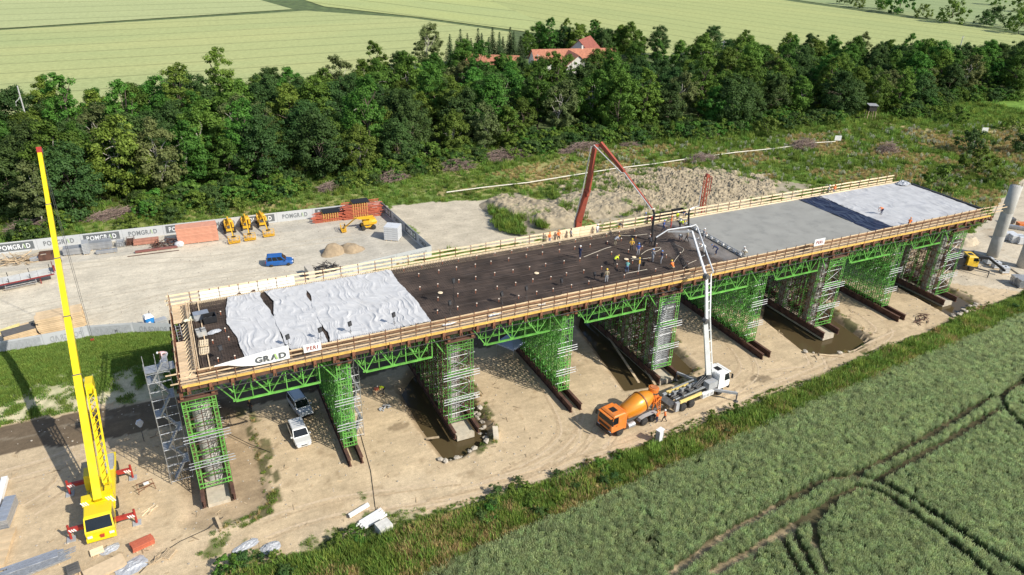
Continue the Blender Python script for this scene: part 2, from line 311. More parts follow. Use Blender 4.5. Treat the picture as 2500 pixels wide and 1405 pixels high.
def zones(x, y):
    """albedo and grass cover of the ground at points x, y"""
    jx = x+(fbm(x, y, 3.0, 3, 1)-.5)*2.4; jy = y+(fbm(x, y, 3.0, 3, 2)-.5)*2.4
    n1 = fbm(x, y, 9, 4, 5)[:, None]; n2 = fbm(x, y, 1.6, 3, 9)[:, None]; n3 = fbm(x, y, 26, 3, 12)[:, None]
    col = C(.16, .225, .055)*(.75+.6*n2)
    dry = np.clip((n1*.6+n3*.6-.58)*4, 0, 1); col = col*(1-dry)+C(.36, .3, .13)*(.7+.6*n2)*dry
    cov = np.ones(len(x))
    def put(mask, c, cv):
        nonlocal col, cov
        m = np.clip(mask, 0, 1)[:, None]; col = col*(1-m)+c*m; cov = cov*(1-np.clip(mask, 0, 1))+cv*np.clip(mask, 0, 1)
    dirt = C(.54, .42, .27)*(.9+.2*n1)*(.92+.16*n2); pale = C(.61, .545, .425)*(.9+.14*n1)*(.95+.1*n2)
    verge = np.interp(jx, [p[0] for p in VERGE], [p[1] for p in VERGE])
    backy = np.interp(jx, [-60, 12, 36, 60, 110, 128, 175, 320], [22, 20.5, 30, 34, 26, 18, 8, 16])
    put(((jy > verge) & (jy < backy))*1., dirt, 0.)
    put(inpoly(jx, jy, HAUL)*1., C(.52, .45, .34)*(.9+.2*n1), 0.)
    put(inpoly(jx*.5+x*.5, jy*.5+y*.5, YARD)*1., pale, 0.)
    gx = np.clip((x-20)/22, 0, 1)*np.clip((y-38)/8, 0, 1)
    grey = inpoly(x, y, YARD)*np.clip(gx+(y > 66)*.9, 0, 1)*(.55+.3*n1[:, 0]); put(grey, C(.43, .4, .34)*(.85+.3*n2), 0.)
    put(inpoly(jx, jy, BARE)*1., C(.52, .455, .345)*(.88+.24*n2), .0)
    put(inpoly(jx, jy, CLODS)*(n1[:, 0] > .4)*1., C(.36, .31, .22)*(.8+.4*n2), .12)
    put(inpoly(jx, jy, BANK)*1., C(.13, .21, .045)*(.7+.6*n2), 1.)
    low = inpoly(jx, jy, BANK)*np.clip((31-y)/7, 0, 1)*np.clip(n2[:, 0]*3-.85, 0, 1); put(low, C(.52, .46, .3)*(.8+.4*n2), .22)
    put(inpoly(jx, jy, TRACK)*.93, C(.125, .092, .06)*(.8+.4*n1), 0.)
    put((np.abs(jy-np.interp(x, [-60, -9.7, 12], [19.8, 18.3, 16.8])) < .22)*(x < 14)*(n2[:, 0] > .45)*.5, C(.3, .25, .18), 0.)
    for k, (poly, dep) in enumerate(PITS):
        m = inpoly(jx*.3+x*.7, jy*.3+y*.7, poly)
        if m.any():
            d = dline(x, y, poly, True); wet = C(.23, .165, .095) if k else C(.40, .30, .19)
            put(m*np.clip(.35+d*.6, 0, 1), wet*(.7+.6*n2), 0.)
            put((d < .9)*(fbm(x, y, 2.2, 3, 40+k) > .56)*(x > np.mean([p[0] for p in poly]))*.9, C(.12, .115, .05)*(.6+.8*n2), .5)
    # dug-over strip and weeds along the bottom left, stained dirt, damp spots
    weeds = (y < verge+5.5+3*n3[:, 0])*(y > verge)*(x < 32)*(fbm(x, y, 2.6, 3, 61) > .6)*.8; put(weeds, C(.1, .13, .035)*(.8+.4*n2), .55)
    damp = (y > verge)*(y < 17)*(x > -40)*np.clip((fbm(x, y, 7, 4, 71)-.57)*6, 0, 1)*.26; put(damp, C(.31, .215, .12), 0.)
    put((y > verge)*(y < 17)*np.clip((fbm(x, y, 11, 4, 72)-.55)*5, 0, 1)*.45, C(.6, .49, .34), 0.)
    put((y > verge)*(y < 18)*np.clip((fbm(x, y, 1.1, 3, 73)-.7)*9, 0, 1)*.5, C(.27, .19, .11), 0.)
    w = G(975, 1042); put((np.hypot((x-w.x)/1.3, (y-w.y)/.6) < 1)*.6, C(.17, .12, .07), 0.)
    w = G(1848, 925); put((np.hypot((jx-w.x)/1.5, (jy-w.y)/1.1) < 1)*.7, C(.2, .15, .095), 0.)
    put((jy < verge)*1., C(.07, .095, .03)*(.7+.6*n2), 1.)
    put(inpoly(jx*.2+x*.8, jy*.2+y*.8, WHEAT)*1., C(.1, .085, .045)*(.7+.6*n2), 0.)
    for T in TRAM[3:6]: put((dline(x, y, T) < .5)*(x < 62)*.9, C(.42, .32, .2)*(.8+.4*n2), 0.)
    put(inpoly(jx, jy, GP((2235, 302), (2300, 262), (2500, 238), (2640, 232), (2640, 300), (2500, 306), (2330, 314)))*1., C(.16, .27, .045)*(.7+.6*n2), .9)
    put((dline(jx, jy, GP((2120, 302), (2200, 308), (2300, 322), (2400, 322), (2520, 308))) < 2.4)*.8, C(.4, .32, .16)*(.8+.4*n2), .4)
    # straw-coloured strip beside the long pipe, woodland floor
    pipe = GP((1090, 470), (1400, 430), (1700, 385), (2040, 350)); put((dline(jx, jy, pipe) < 2.6)*(n2[:, 0] > .35)*.8, C(.36, .29, .13)*(.8+.4*n2), .9)
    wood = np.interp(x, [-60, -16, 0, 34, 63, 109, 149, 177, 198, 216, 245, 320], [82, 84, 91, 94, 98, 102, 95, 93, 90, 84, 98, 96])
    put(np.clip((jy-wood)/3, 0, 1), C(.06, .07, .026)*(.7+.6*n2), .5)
    return col, cov
def heights(x, y):
    z = pit_depth(x, y)+(fbm(x, y, 1.3, 3, 21)-.5)*.05*(np.abs(y-8) < 90)
    b = inpoly(x, y, BANK); z = z+b*.8*np.clip(dline(x, y, BANK, True)/5, 0, 1)
    verge = np.interp(x, [p[0] for p in VERGE], [p[1] for p in VERGE])
    z = z+((fbm(x, y, 2.2, 4, 33)-.5)*.5*np.clip((verge+4.5-y)/2, 0, 1)*np.clip((y-verge)/.8, 0, 1)*(x < 32))
    ru = np.clip(1-np.abs(y-(verge+2.2))/3.2, 0, 1)*(x > 30); z = z+ru*(np.sin((y-verge)*6+fbm(x, y, 8, 2, 3)*5)*.035)
    return z
xs = np.concatenate([np.arange(-46, 152, .36), np.cumsum(np.linspace(.5, 1.6, 165))+152]); ys = np.concatenate([np.arange(-66, -16, .8), np.arange(-16, 45, .33), np.arange(45, 66, .45), np.arange(66, 112, .62)])
XX, YY = np.meshgrid(xs, ys); gx, gy = XX.ravel(), YY.ravel(); nx, ny = len(xs), len(ys)
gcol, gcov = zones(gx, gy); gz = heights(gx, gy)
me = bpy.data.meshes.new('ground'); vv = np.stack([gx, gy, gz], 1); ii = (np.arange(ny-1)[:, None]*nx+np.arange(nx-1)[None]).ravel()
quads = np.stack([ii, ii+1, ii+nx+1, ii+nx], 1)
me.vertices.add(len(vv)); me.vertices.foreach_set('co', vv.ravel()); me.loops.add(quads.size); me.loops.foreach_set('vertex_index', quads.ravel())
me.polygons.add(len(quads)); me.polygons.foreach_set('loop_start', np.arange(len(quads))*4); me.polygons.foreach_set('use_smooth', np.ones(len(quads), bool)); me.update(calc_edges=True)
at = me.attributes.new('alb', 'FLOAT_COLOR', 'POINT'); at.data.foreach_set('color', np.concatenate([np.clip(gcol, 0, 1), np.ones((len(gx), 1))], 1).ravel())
def groundmat():
    m, n, l, b = newmat('ground_soil'); a = n.new('ShaderNodeAttribute'); a.attribute_name = 'alb'; g = n.new('ShaderNodeNewGeometry')
    def nz(s, d=6, ro=.6, st=None):
        q = n.new('ShaderNodeTexNoise'); q.inputs['Scale'].default_value = s; q.inputs['Detail'].default_value = d; q.inputs['Roughness'].default_value = ro
        if st:
            mp = n.new('ShaderNodeMapping'); mp.inputs['Scale'].default_value = st; mp.inputs['Rotation'].default_value = (0, 0, -.06); l.new(g.outputs['Position'], mp.inputs[0]); l.new(mp.outputs[0], q.inputs['Vector'])
        else: l.new(g.outputs['Position'], q.inputs['Vector'])
        return q
    def rng(s, lo, hi, i0=.3, i1=.7):
        r = n.new('ShaderNodeMapRange'); r.inputs[1].default_value = i0; r.inputs[2].default_value = i1; r.inputs[3].default_value = lo; r.inputs[4].default_value = hi; l.new(s.outputs['Fac'], r.inputs[0]); return r
    a1 = rng(nz(2.2, 8, .75), .8, 1.16); a2 = rng(nz(9, 4, .7), .82, 1.16); a3 = rng(nz(1, 6, .7, (.22, 1.5, 1)), .92, 1.07, .36, .64); a4 = rng(nz(.33, 4, .55), .86, 1.12)
    k = a1
    for q in (a2, a3, a4):
        mm = n.new('ShaderNodeMath'); mm.operation = 'MULTIPLY'; l.new(k.outputs[0], mm.inputs[0]); l.new(q.outputs[0], mm.inputs[1]); k = mm
    vm = n.new('ShaderNodeVectorMath'); vm.operation = 'SCALE'; l.new(a.outputs['Color'], vm.inputs[0]); l.new(k.outputs[0], vm.inputs['Scale'])
    l.new(vm.outputs[0], b.inputs['Base Color']); b.inputs['Roughness'].default_value = .93; b.inputs['Specular IOR Level'].default_value = .15
    bp = n.new('ShaderNodeBump'); bp.inputs['Strength'].default_value = .45; bp.inputs['Distance'].default_value = .06; l.new(nz(5, 8, .75).outputs['Fac'], bp.inputs['Height']); l.new(bp.outputs[0], b.inputs['Normal'])
    return m
me.materials.append(groundmat()); struct(inst('ground', me), 'tan building site ground with yard, track and grass bank')
# land round about, out past the horizon
X0, X1, Y0, Y1 = xs[0], xs[-1], ys[0], ys[-1]; B = 4200
ring = MB(); P = [(-B, -B), (B, -B), (B, B), (-B, B), (X0, Y0), (X1, Y0), (X1, Y1), (X0, Y1)]
ring.add([(x, y, 0) for x, y in P], ((0, 1, 5, 4), (1, 2, 6, 5), (2, 3, 7, 6), (3, 0, 4, 7)))
struct(ring.build('terrain', M('rough_land', (.085, .12, .035), .95, var=.45, scale=.25, bump=.3)), 'rough green land around the site')
def fieldmat(name, c1, c2, d, sp, wid=.085, dark=.72):
    """standing barley seen from far off: fine mottling and drill tramlines every sp metres along direction d"""
    m, n, l, b = newmat(name); g = n.new('ShaderNodeNewGeometry'); an = math.atan2(d.y, d.x)
    mp = n.new('ShaderNodeMapping'); mp.vector_type = 'POINT'; mp.inputs['Rotation'].default_value = (0, 0, -an); l.new(g.outputs['Position'], mp.inputs[0])
    n0 = n.new('ShaderNodeTexNoise'); n0.inputs['Scale'].default_value = .012; n0.inputs['Detail'].default_value = 6; s1 = n.new('ShaderNodeMapping'); s1.inputs['Scale'].default_value = (.5, 2.2, 1); l.new(mp.outputs[0], s1.inputs[0]); l.new(s1.outputs[0], n0.inputs['Vector'])
    n1 = n.new('ShaderNodeTexNoise'); n1.inputs['Scale'].default_value = .55; n1.inputs['Detail'].default_value = 5; n1.inputs['Roughness'].default_value = .75; l.new(g.outputs['Position'], n1.inputs['Vector'])
    cr = n.new('ShaderNodeValToRGB'); e = cr.color_ramp.elements; e[0].position = .36; e[1].position = .64; e[0].color = list(c1)+[1]; e[1].color = list(c2)+[1]; l.new(n0.outputs['Fac'], cr.inputs[0])
    sx = n.new('ShaderNodeSeparateXYZ'); l.new(mp.outputs[0], sx.inputs[0])
    w = n.new('ShaderNodeMath'); w.operation = 'ADD'; wn = n.new('ShaderNodeTexNoise'); wn.inputs['Scale'].default_value = .006; l.new(g.outputs['Position'], wn.inputs['Vector'])
    ws = n.new('ShaderNodeMath'); ws.operation = 'MULTIPLY'; ws.inputs[1].default_value = 9; l.new(wn.outputs['Fac'], ws.inputs[0]); l.new(sx.outputs['Y'], w.inputs[0]); l.new(ws.outputs[0], w.inputs[1])
    dv = n.new('ShaderNodeMath'); dv.operation = 'DIVIDE'; dv.inputs[1].default_value = sp; l.new(w.outputs[0], dv.inputs[0]); f = n.new('ShaderNodeMath'); f.operation = 'FRACT'; l.new(dv.outputs[0], f.inputs[0])
    lt = n.new('ShaderNodeMath'); lt.operation = 'LESS_THAN'; lt.inputs[1].default_value = wid; l.new(f.outputs[0], lt.inputs[0])
    r = n.new('ShaderNodeMapRange'); r.inputs[1].default_value = .3; r.inputs[2].default_value = .7; r.inputs[3].default_value = .8; r.inputs[4].default_value = 1.16; l.new(n1.outputs['Fac'], r.inputs[0])
    k = n.new('ShaderNodeMapRange'); k.inputs[3].default_value = 1; k.inputs[4].default_value = dark; l.new(lt.outputs[0], k.inputs[0])  # tramline stripes darkened: the shade in the crop gaps, painted into the colour
    mm = n.new('ShaderNodeMath'); mm.operation = 'MULTIPLY'; l.new(r.outputs[0], mm.inputs[0]); l.new(k.outputs[0], mm.inputs[1])
    vm = n.new('ShaderNodeVectorMath'); vm.operation = 'SCALE'; l.new(cr.outputs[0], vm.inputs[0]); l.new(mm.outputs[0], vm.inputs['Scale']); l.new(vm.outputs[0], b.inputs['Base Color'])
    b.inputs['Roughness'].default_value = .9; b.inputs['Specular IOR Level'].default_value = .1
    return m
dl = G(900, 76)-G(0, 122); dr = G(2340, 90)-G(1700, 10); dm = G(1200, 45)-G(900, 8)
F1 = fieldmat('barley_left', (.36, .40, .175), (.415, .43, .185), dl, 19); F2 = fieldmat('barley_far', (.38, .415, .195), (.41, .44, .21), dl, 26)
F3 = fieldmat('barley_middle', (.36, .405, .175), (.405, .435, .175), dm, 30, .06, .6); F4 = fieldmat('barley_right', (.35, .385, .16), (.39, .415, .17), dr, 17); F5 = fieldmat('barley_beyond', (.26, .32, .15), (.29, .34, .16), dr, 22)
def sheet(name, pts, z, mat, label):
    o = MB().add([(p[0], p[1], z) for p in pts], [tuple(range(len(pts)))]).build(name, mat); return struct(o, label)
sheet('field', [(-500, 176), (-24, 176), (27, 182), (82, 201), (140, 200), (176, 281), (145, 345), (98, 390), (-47, 352), (-500, 220)], .25, F1, 'pale barley field behind the left half of the wood')
sheet('field', [(-900, 115), (-500, 226), (-47, 358), (92, 399), (60, 560), (-50, 1600), (-900, 1600)], .25, F2, 'barley field beyond the first ditch at top left')
sheet('field', [(112, 408), (152, 345), (186, 275), (200, 262), (330, 900), (250, 1600), (-20, 1600)], .25, F3, 'strip of barley between ditch and right field, top centre')
sheet('field', [(200, 262), (190, 215), (215, 196), (254, 168), (292, 160), (340, 140), (430, 182), (441, 200), (436, 372), (420, 640), (260, 640)], .26, F4, 'wide barley field behind the right half of the wood')
sheet('field', [(452, 205), (520, 150), (1500, 60), (1600, 1500), (500, 1500), (447, 400)], .24, F5, 'greener fields beyond the hedge at top right')
# spoil heap, sand pile and the clods on them: displaced mounds
def mound(name, cx, cy, rx, ry, h, rz, mat, label, cat, rough=.5, s=1.0, n=90, flat=.5):
    u = np.linspace(-1.15, 1.15, n); UU, VV = np.meshgrid(u, u); a = UU.ravel(); b = VV.ravel(); ca, sa = math.cos(rz), math.sin(rz)
    x = cx+a*rx*ca-b*ry*sa; y = cy+a*rx*sa+b*ry*ca
    r = np.hypot(a, b)+(fbm(x, y, 4*s, 3, 91)-.5)*.5; base = np.clip((1-r)/flat, 0, 1); base = base*base*(3-2*base)
    z = base*h*(.55+.9*fbm(x, y, 5*s, 3, 92))+base*rough*(np.abs(fbm(x, y, 1.4*s, 4, 93)-.5)*2+fbm(x, y, .8*s, 2, 94)*.5)-.12
    me = bpy.data.meshes.new(name); F = [(j*n+i, j*n+i+1, (j+1)*n+i+1, (j+1)*n+i) for j in range(n-1) for i in range(n-1) if max(z[j*n+i], z[(j+1)*n+i+1], z[j*n+i+1]) > -.1]
    used = sorted({i for f in F for i in f}); mp = {v: k for k, v in enumerate(used)}
    me.from_pydata([(x[i]-cx, y[i]-cy, z[i]) for i in used], [], [tuple(mp[i] for i in f) for f in F]); me.materials.append(mat)
    me.update(); o = inst(name, me, None, (cx, cy, 0)); tag(o, label, cat); return o, (lambda X, Y: np.interp(0, [0], [0]))
clod = M('clod_soil', (.32, .265, .18), .95, var=.3, scale=1.2, bump=.9); sand = M('sand', (.33, .25, .16), .95, var=.18, scale=2, bump=.4)
q = G(1640, 462); mound('spoil_heap', q.x, q.y, 29, 16.5, .8, -.16, clod, 'long ridge of cloddy grey-brown dug soil behind the red folded mast', 'soil heap', 1.0, .5, n=260, flat=.55)
q = G(1290, 520); mound('spoil_heap', q.x, q.y, 12, 6.5, 1.5, -1.05, clod, 'weedy soil mound at the right end of the bare sandy patch', 'soil heap', .8, n=80)
q = G(1450, 500); mound('spoil_heap', q.x, q.y, 13, 8, 1.1, -.1, clod, 'low green-brown soil mound around the foot of the red pump boom', 'soil heap', .8, n=90)
q = G(815, 618); mound('sand_pile', q.x, q.y, 2.6, 2.0, 1.7, .2, sand, 'steep brown sand pile in the middle of the fenced yard', 'sand pile', .12, .6, 60, .9)
q = G(858, 610); mound('sand_pile', q.x, q.y, 3.0, 2.0, 1.0, -.2, sand, 'flatter brown sand pile beside the steep one in the yard', 'sand pile', .12, .6, 60, .8)
q = G(2350, 590); mound('spoil_heap', q.x, q.y, 3.2, 2.6, 1.0, 0, M('pale_soil', (.43, .36, .26), .95, var=.2, scale=1.5, bump=.6), 'small tan soil heap beside the two free-standing columns', 'soil heap', .3, .7, 50)
# wheel tracks pressed into the dirt
TRK = M('track_dirt', (.445, .335, .21), .95, var=.2, scale=3, bump=.7); TRL = M('track_pale', (.54, .42, .28), .95, var=.15, scale=3, bump=.7)
def wheel_track(pts, mat, label, gauge=1.9, w=.34):
    P = smooth_([G(a, b, 0) for a, b in pts], 10); o0 = G(*pts[0]); b = MB()
    for s in (-gauge/2, gauge/2):
        V = []
        for i, p in enumerate(P):
            d = (P[min(i+1, len(P)-1)]-P[max(0, i-1)]).normalized(); n = Vector((-d.y, d.x, 0)); ww = w*(.75+.5*random.random()); q = p+n*s; h = float(heights(np.array([q.x+o0.x]), np.array([q.y+o0.y]))[0])+.012
            V += [(q.x-n.x*ww/2, q.y-n.y*ww/2, h), (q.x+n.x*ww/2, q.y+n.y*ww/2, h)]
        b.add(V, [(2*i, 2*i+1, 2*i+3, 2*i+2) for i in range(len(P)-1)])
    struct(b.build('wheel_track', mat, None, (o0.x, o0.y, 0)), label)
for k, pts in enumerate([[(1180, 1185), (1290, 1150), (1370, 1110), (1420, 1060), (1440, 1010)], [(1120, 1215), (1270, 1175), (1390, 1130), (1450, 1090), (1475, 1050)], [(1050, 1245), (1240, 1195), (1400, 1140), (1540, 1095), (1700, 1030), (1850, 965), (1990, 900)], [(1000, 1265), (1200, 1220), (1420, 1155), (1600, 1085), (1760, 1020), (1900, 950), (2060, 880), (2200, 815)], [(1240, 1165), (1330, 1115), (1385, 1050), (1350, 960), (1290, 880)], [(640, 1290), (800, 1240), (960, 1215), (1120, 1195)], [(1750, 960), (1820, 905), (1800, 850), (1740, 790)], [(1880, 915), (1990, 900), (1980, 860)], [(2100, 840), (2150, 800), (2080, 745)], [(0, 1165), (120, 1130), (190, 1100)], [(60, 1240), (140, 1190), (170, 1150)]]):
    wheel_track(pts, (TRK, TRL)[k % 2], 'pair of lorry wheel tracks pressed into the site dirt', 1.9+.25*(k % 3)); wheel_track([(a+9, b+7) for a, b in pts], (TRL, TRK)[k % 2], 'pair of lorry wheel tracks pressed into the site dirt', 2.2, .25)
for k, pts in enumerate([[(0, 775), (200, 730), (420, 690), (640, 660)], [(0, 800), (180, 770), (330, 740), (560, 690), (720, 668)], [(100, 660), (300, 640), (520, 630), (700, 600), (860, 580)], [(240, 780), (420, 720), (640, 690)]]): wheel_track(pts, M('track_yard', (.5, .44, .335), .95, var=.15, scale=2, bump=.5), 'pair of faint wheel tracks across the yard gravel', 1.9, .4)
# muddy water in the pier pits
wm, n_, l_, b_ = newmat('muddy_water'); b_.inputs['Base Color'].default_value = (.085, .062, .03, 1); b_.inputs['Roughness'].default_value = .12; b_.inputs['IOR'].default_value = 1.33
_t = n_.new('ShaderNodeTexNoise'); _t.inputs['Scale'].default_value = 1.5; _b = n_.new('ShaderNodeBump'); _b.inputs['Strength'].default_value = .06; l_.new(_t.outputs['Fac'], _b.inputs['Height']); l_.new(_b.outputs[0], b_.inputs['Normal'])
for (poly, dep), txt in list(zip(PITS, ['', 'second', 'third', 'fourth', 'fifth']))[1:]:
    struct(MB().add([(x, y, -dep+.28) for x, y in poly], [tuple(range(len(poly)))]).build('water', wm), 'muddy water in the pit round the %s pier from the left' % txt)
q = GP((622, 1248), (640, 1236), (662, 1240), (655, 1256), (628, 1264)); struct(MB().add([(x, y, -.2) for x, y in q], [tuple(range(5))]).build('water', wm), 'small puddle in the corner of the first pit')
# stones lining the second pit
st = M('pit_stone', (.42, .37, .3), .9, var=.25, scale=3, bump=.5, rand=.2)
def stone_mesh(k):
    bm = bmesh.new(); bmesh.ops.create_icosphere(bm, subdivisions=1, radius=1)
    rr = random.Random(k)
    for v in bm.verts: v.co *= rr.uniform(.7, 1.2)
    for v in bm.verts: v.co.z *= .65
    me = bpy.data.meshes.new('stone'); bm.to_mesh(me); bm.free(); me.materials.append(st); return me
STONES = [stone_mesh(k) for k in range(5)]
rs = random.Random(4)
for pts, nn in (((1080, 1128, 1188, 1080), 16), ((1188, 1080, 1165, 985), 18), ((1165, 985, 1130, 930), 6), ((2325, 775, 2390, 742), 10), ((1960, 858, 2080, 860), 6)):
    for k in range(nn):
        t = rs.random(); p = G(pts[0]+(pts[2]-pts[0])*t+rs.uniform(-7, 7), pts[1]+(pts[3]-pts[1])*t+rs.uniform(-5, 5)); s = rs.uniform(.15, .48)
        o = inst('stone', rs.choice(STONES), None, (p.x, p.y, float(pit_depth(np.array([p.x]), np.array([p.y]))[0])+s*.35), rs.random()*6); o.scale = (s, s*rs.uniform(.7, 1.1), s)
        tag(o, 'loose pale stone on the rim of the pit round a bridge pier', 'stone', 'stones along the pit rims')
# ================================================================== VEGETATION
def cards(cen, nor, size, lv, asp=.62, seed=0):
    """one small diamond leaf at each centre, facing nor"""
    r = np.random.RandomState(seed); n = len(cen); nor = nor/np.linalg.norm(nor, axis=1, keepdims=True)
    t = r.normal(size=(n, 3)); a = np.cross(nor, t); a /= np.linalg.norm(a, axis=1, keepdims=True)+1e-9; b = np.cross(nor, a)
    s = size[:, None]; P = np.stack([cen-a*s, cen-b*s*asp+nor*s*.12, cen+a*s, cen+b*s*asp+nor*s*.12], 1).reshape(-1, 3)
    return P, np.repeat(lv, 4)
def leafmesh(name, P, L, mat, extra=None):
    n = len(P)//4; me = bpy.data.meshes.new(name); me.vertices.add(len(P)); me.vertices.foreach_set('co', P.astype(np.float32).ravel())
    me.loops.add(len(P)); me.loops.foreach_set('vertex_index', np.arange(len(P))); me.polygons.add(n); me.polygons.foreach_set('loop_start', np.arange(n)*4); me.update(calc_edges=True)
    at = me.attributes.new('lv', 'FLOAT', 'POINT'); at.data.foreach_set('value', np.clip(L, 0, 1).astype(np.float32)); me.materials.append(mat); return me
BARK = M('bark', (.13, .1, .075), .95, var=.35, scale=4, bump=.5)
BARKP = M('pale_bark', (.4, .37, .32), .9, var=.3, scale=4)
def broad(seed, h, rx, n=5200, lo=.12, clumps=62, leaf=.27, mat=None, sparse=1.0):
    r = np.random.RandomState(seed); C_ = []; R_ = []; zc = h*(lo+1)/2; rz = h*(1-lo)/2
    while len(C_) < clumps:
        d = r.normal(size=3); d /= np.linalg.norm(d); rad = r.uniform(.35, 1)**.55
        w = 1-.25*max(0, d[2])  # a little narrower towards the top
        p = np.array([d[0]*rx*rad*w, d[1]*rx*rad*w, zc+d[2]*rz*rad]); lump = vnoise(p[0]*3+seed*9, p[1]*3+p[2]*2, 4, seed)
        if lump < .22*sparse: continue
        C_.append(p*np.array([.7+.6*lump, .7+.6*lump, 1])+r.normal(size=3)*np.array([.25, .25, .35])); R_.append(r.uniform(.55, 1.4)*rx/4.2)
    for k in range(9): a_ = r.rand()*6.28; q_ = r.rand(); C_.append(np.array([math.cos(a_)*rx*.5*q_, math.sin(a_)*rx*.5*q_, h*r.uniform(.82, 1.0)])); R_.append(r.uniform(.6, .95)*rx/4.2); C_.append(np.array([math.cos(a_*3)*rx*1.02, math.sin(a_*3)*rx*1.02, h*r.uniform(.25, .75)])); R_.append(r.uniform(.4, .7)*rx/4.2)
    C_ = np.array(C_); R_ = np.array(R_); per = int(n*1.25)//len(C_); cen = []; nor = []; lv = []; sz = []
    for c, rad in zip(C_, R_):
        d = r.normal(size=(per, 3)); d /= np.linalg.norm(d, axis=1, keepdims=True); q = np.abs(r.normal(.7, .24, size=(per, 1)))
        p = c+d*q*rad*np.array([1, 1, .72]); out = c-np.array([0, 0, zc]); cen.append(p); nor.append(d+np.array([0, 0, .7])+out/(np.linalg.norm(out)+1e-6)*.5+r.normal(size=(per, 3))*.55)
        lv.append(np.clip(r.normal(.5, .22, per)+r.uniform(-.22, .22), 0, 1)); sz.append(r.uniform(.6, 1.2, per)*leaf*.8)
    P, L = cards(np.concatenate(cen), np.concatenate(nor), np.concatenate(sz), np.concatenate(lv), seed=seed)
    t = MB(); pts = [(0, 0, -.3)]
    for k in range(1, 6): pts.append((r.normal()*.12*k, r.normal()*.12*k, h*.82*k/5))
    for k in range(5): t.tube(pts[k], pts[k+1], h*.017*(1-k*.17), 7, h*.017*(1-(k+1)*.17), cap=False)
    for k in range(11):
        s_ = Vector(pts[1+k % 3]).lerp(Vector(pts[2+k % 3]), r.rand()); e = Vector(C_[r.randint(clumps)]); e.z = max(e.z, s_.z+.2); mid = s_.lerp(e, .5)+Vector((0, 0, .3))
        t.tube(s_, mid, h*.007, 5, h*.005, cap=False); t.tube(mid, e, h*.005, 4, h*.002, cap=False)
    return t.mesh('trunk', BARK if seed % 3 else BARKP), leafmesh('crown', P, L, mat)
def spruce(seed, h, rx, mat):
    r = np.random.RandomState(seed); cen = []; nor = []; lv = []; sz = []; lev = int(h/.55)
    for k in range(lev):
        z = h*(.06+.93*k/lev); R = rx*(1-k/lev)**.85+.12; nb = max(6, int(R*7))
        for j in range(nb):
            a = 2*math.pi*(j+r.rand()*.8)/nb+k; L_ = R*r.uniform(.72, 1.12); m = max(3, int(L_/.2))
            for i in range(m):
                u = (i+.6)/m*L_; cen.append((math.cos(a)*u+r.normal()*.07, math.sin(a)*u+r.normal()*.07, z-u*.28+r.normal()*.08)); nor.append((math.cos(a)*.5+r.normal()*.4, math.sin(a)*.5+r.normal()*.4, 1)); lv.append(r.uniform(0, .55)+.45*(i/m)); sz.append(r.uniform(.22, .38))
    P, L = cards(np.array(cen), np.array(nor), np.array(sz), np.array(lv), .55, seed)
    return MB().tube((0, 0, -.3), (0, 0, h*.97), h*.014, 6, .02).mesh('trunk', BARK), leafmesh('crown', P, L, mat)
LG = leafmat('leaf_green', (.052, .115, .016), (.155, .265, .042), .32, .035); LD = leafmat('leaf_dark', (.04, .083, .023), (.095, .165, .042), .22, .02); LL = leafmat('leaf_light', (.085, .155, .022), (.19, .275, .05), .2, .02)
LS = leafmat('needle', (.026, .05, .02), (.065, .1, .036), .25, .02, .1); LO = leafmat('leaf_olive', (.09, .12, .035), (.18, .21, .075), .2, .02)
PB = [broad(k, *a) for k, a in enumerate([(13, 4.4, 11500, .04, 96, .28, LG), (11.5, 4.6, 11500, .02, 92, .27, LD), (14.5, 4.5, 12000, .06, 104, .28, LG), (10, 3.9, 9500, .0, 80, .26, LL), (12.5, 4.9, 12500, .03, 100, .28, LD), (9, 3.6, 8500, .0, 72, .25, LG), (12, 3.6, 8500, .05, 76, .26, LO, 1.3), (15.5, 3.4, 9500, .08, 84, .27, LG, 1.3)])]
PS = [spruce(20+k, h, r_, LS) for k, (h, r_) in enumerate([(13, 3.2), (11, 2.9), (14.5, 3.4)])]
PBU = [broad(40+k, *a) for k, a in enumerate([(3.2, 2.0, 1500, -.1, 26, .2, LG), (2.4, 1.9, 1300, -.2, 22, .18, LL), (2.8, 2.2, 1500, -.15, 24, .19, LD)])]
def plant_tree(proto, x, y, s, label, group, name='broadleaf_tree', cat='tree', sz=None, z=0):
    t = thing(name, label, cat, (x, y, z), random.random()*6.28, group); t.scale = (s, s, s*(sz or 1))
    inst('trunk', proto[0], t); inst('crown', proto[1], t)
    return t
# the wood: a belt of trees between the site and the barley
WF = [(-70, 74), (-16.4, 77), (-.6, 83), (34, 87), (63, 92), (109, 98.5), (149, 93), (177, 93), (198, 90), (216, 85), (236, 92), (250, 98), (278, 92), (340, 88)]
WB = [(-70, 163), (-24, 165), (27, 172), (53, 180), (82, 189), (117, 191), (190, 224), (215, 184), (253, 157), (292, 149), (320, 131), (370, 140)]
HOUSE = [(112, 183, 138, 196), (137, 168, 178, 204)]
rt = random.Random(11); spots = []; print('spots')
step = 9.6; row = 0; yy = 78.0
while yy < 232:
    xx = -46+(row % 2)*step*.5
    while xx < 335:
        x = xx+rt.uniform(-3, 3); y = yy+rt.uniform(-3, 3)
        f = np.interp(x, [p[0] for p in WF], [p[1] for p in WF])+2.5; b = np.interp(x, [p[0] for p in WB], [p[1] for p in WB])
        if f < y < b and not any(a-2 < x < c+2 and d-8 < y < e+2 for a, d, c, e in HOUSE): spots.append((x, y, (y-f)/(b-f), y-f))
        xx += step
    yy += step*.8; row += 1
def seen(x, y, h):
    v = Vector((x, y, h*.8))-CAMP; w = v.dot(_fw); px = 1250+FPX*v.dot(_r2)/w; py = 702.5-FPX*v.dot(_u2)/w; return px, py
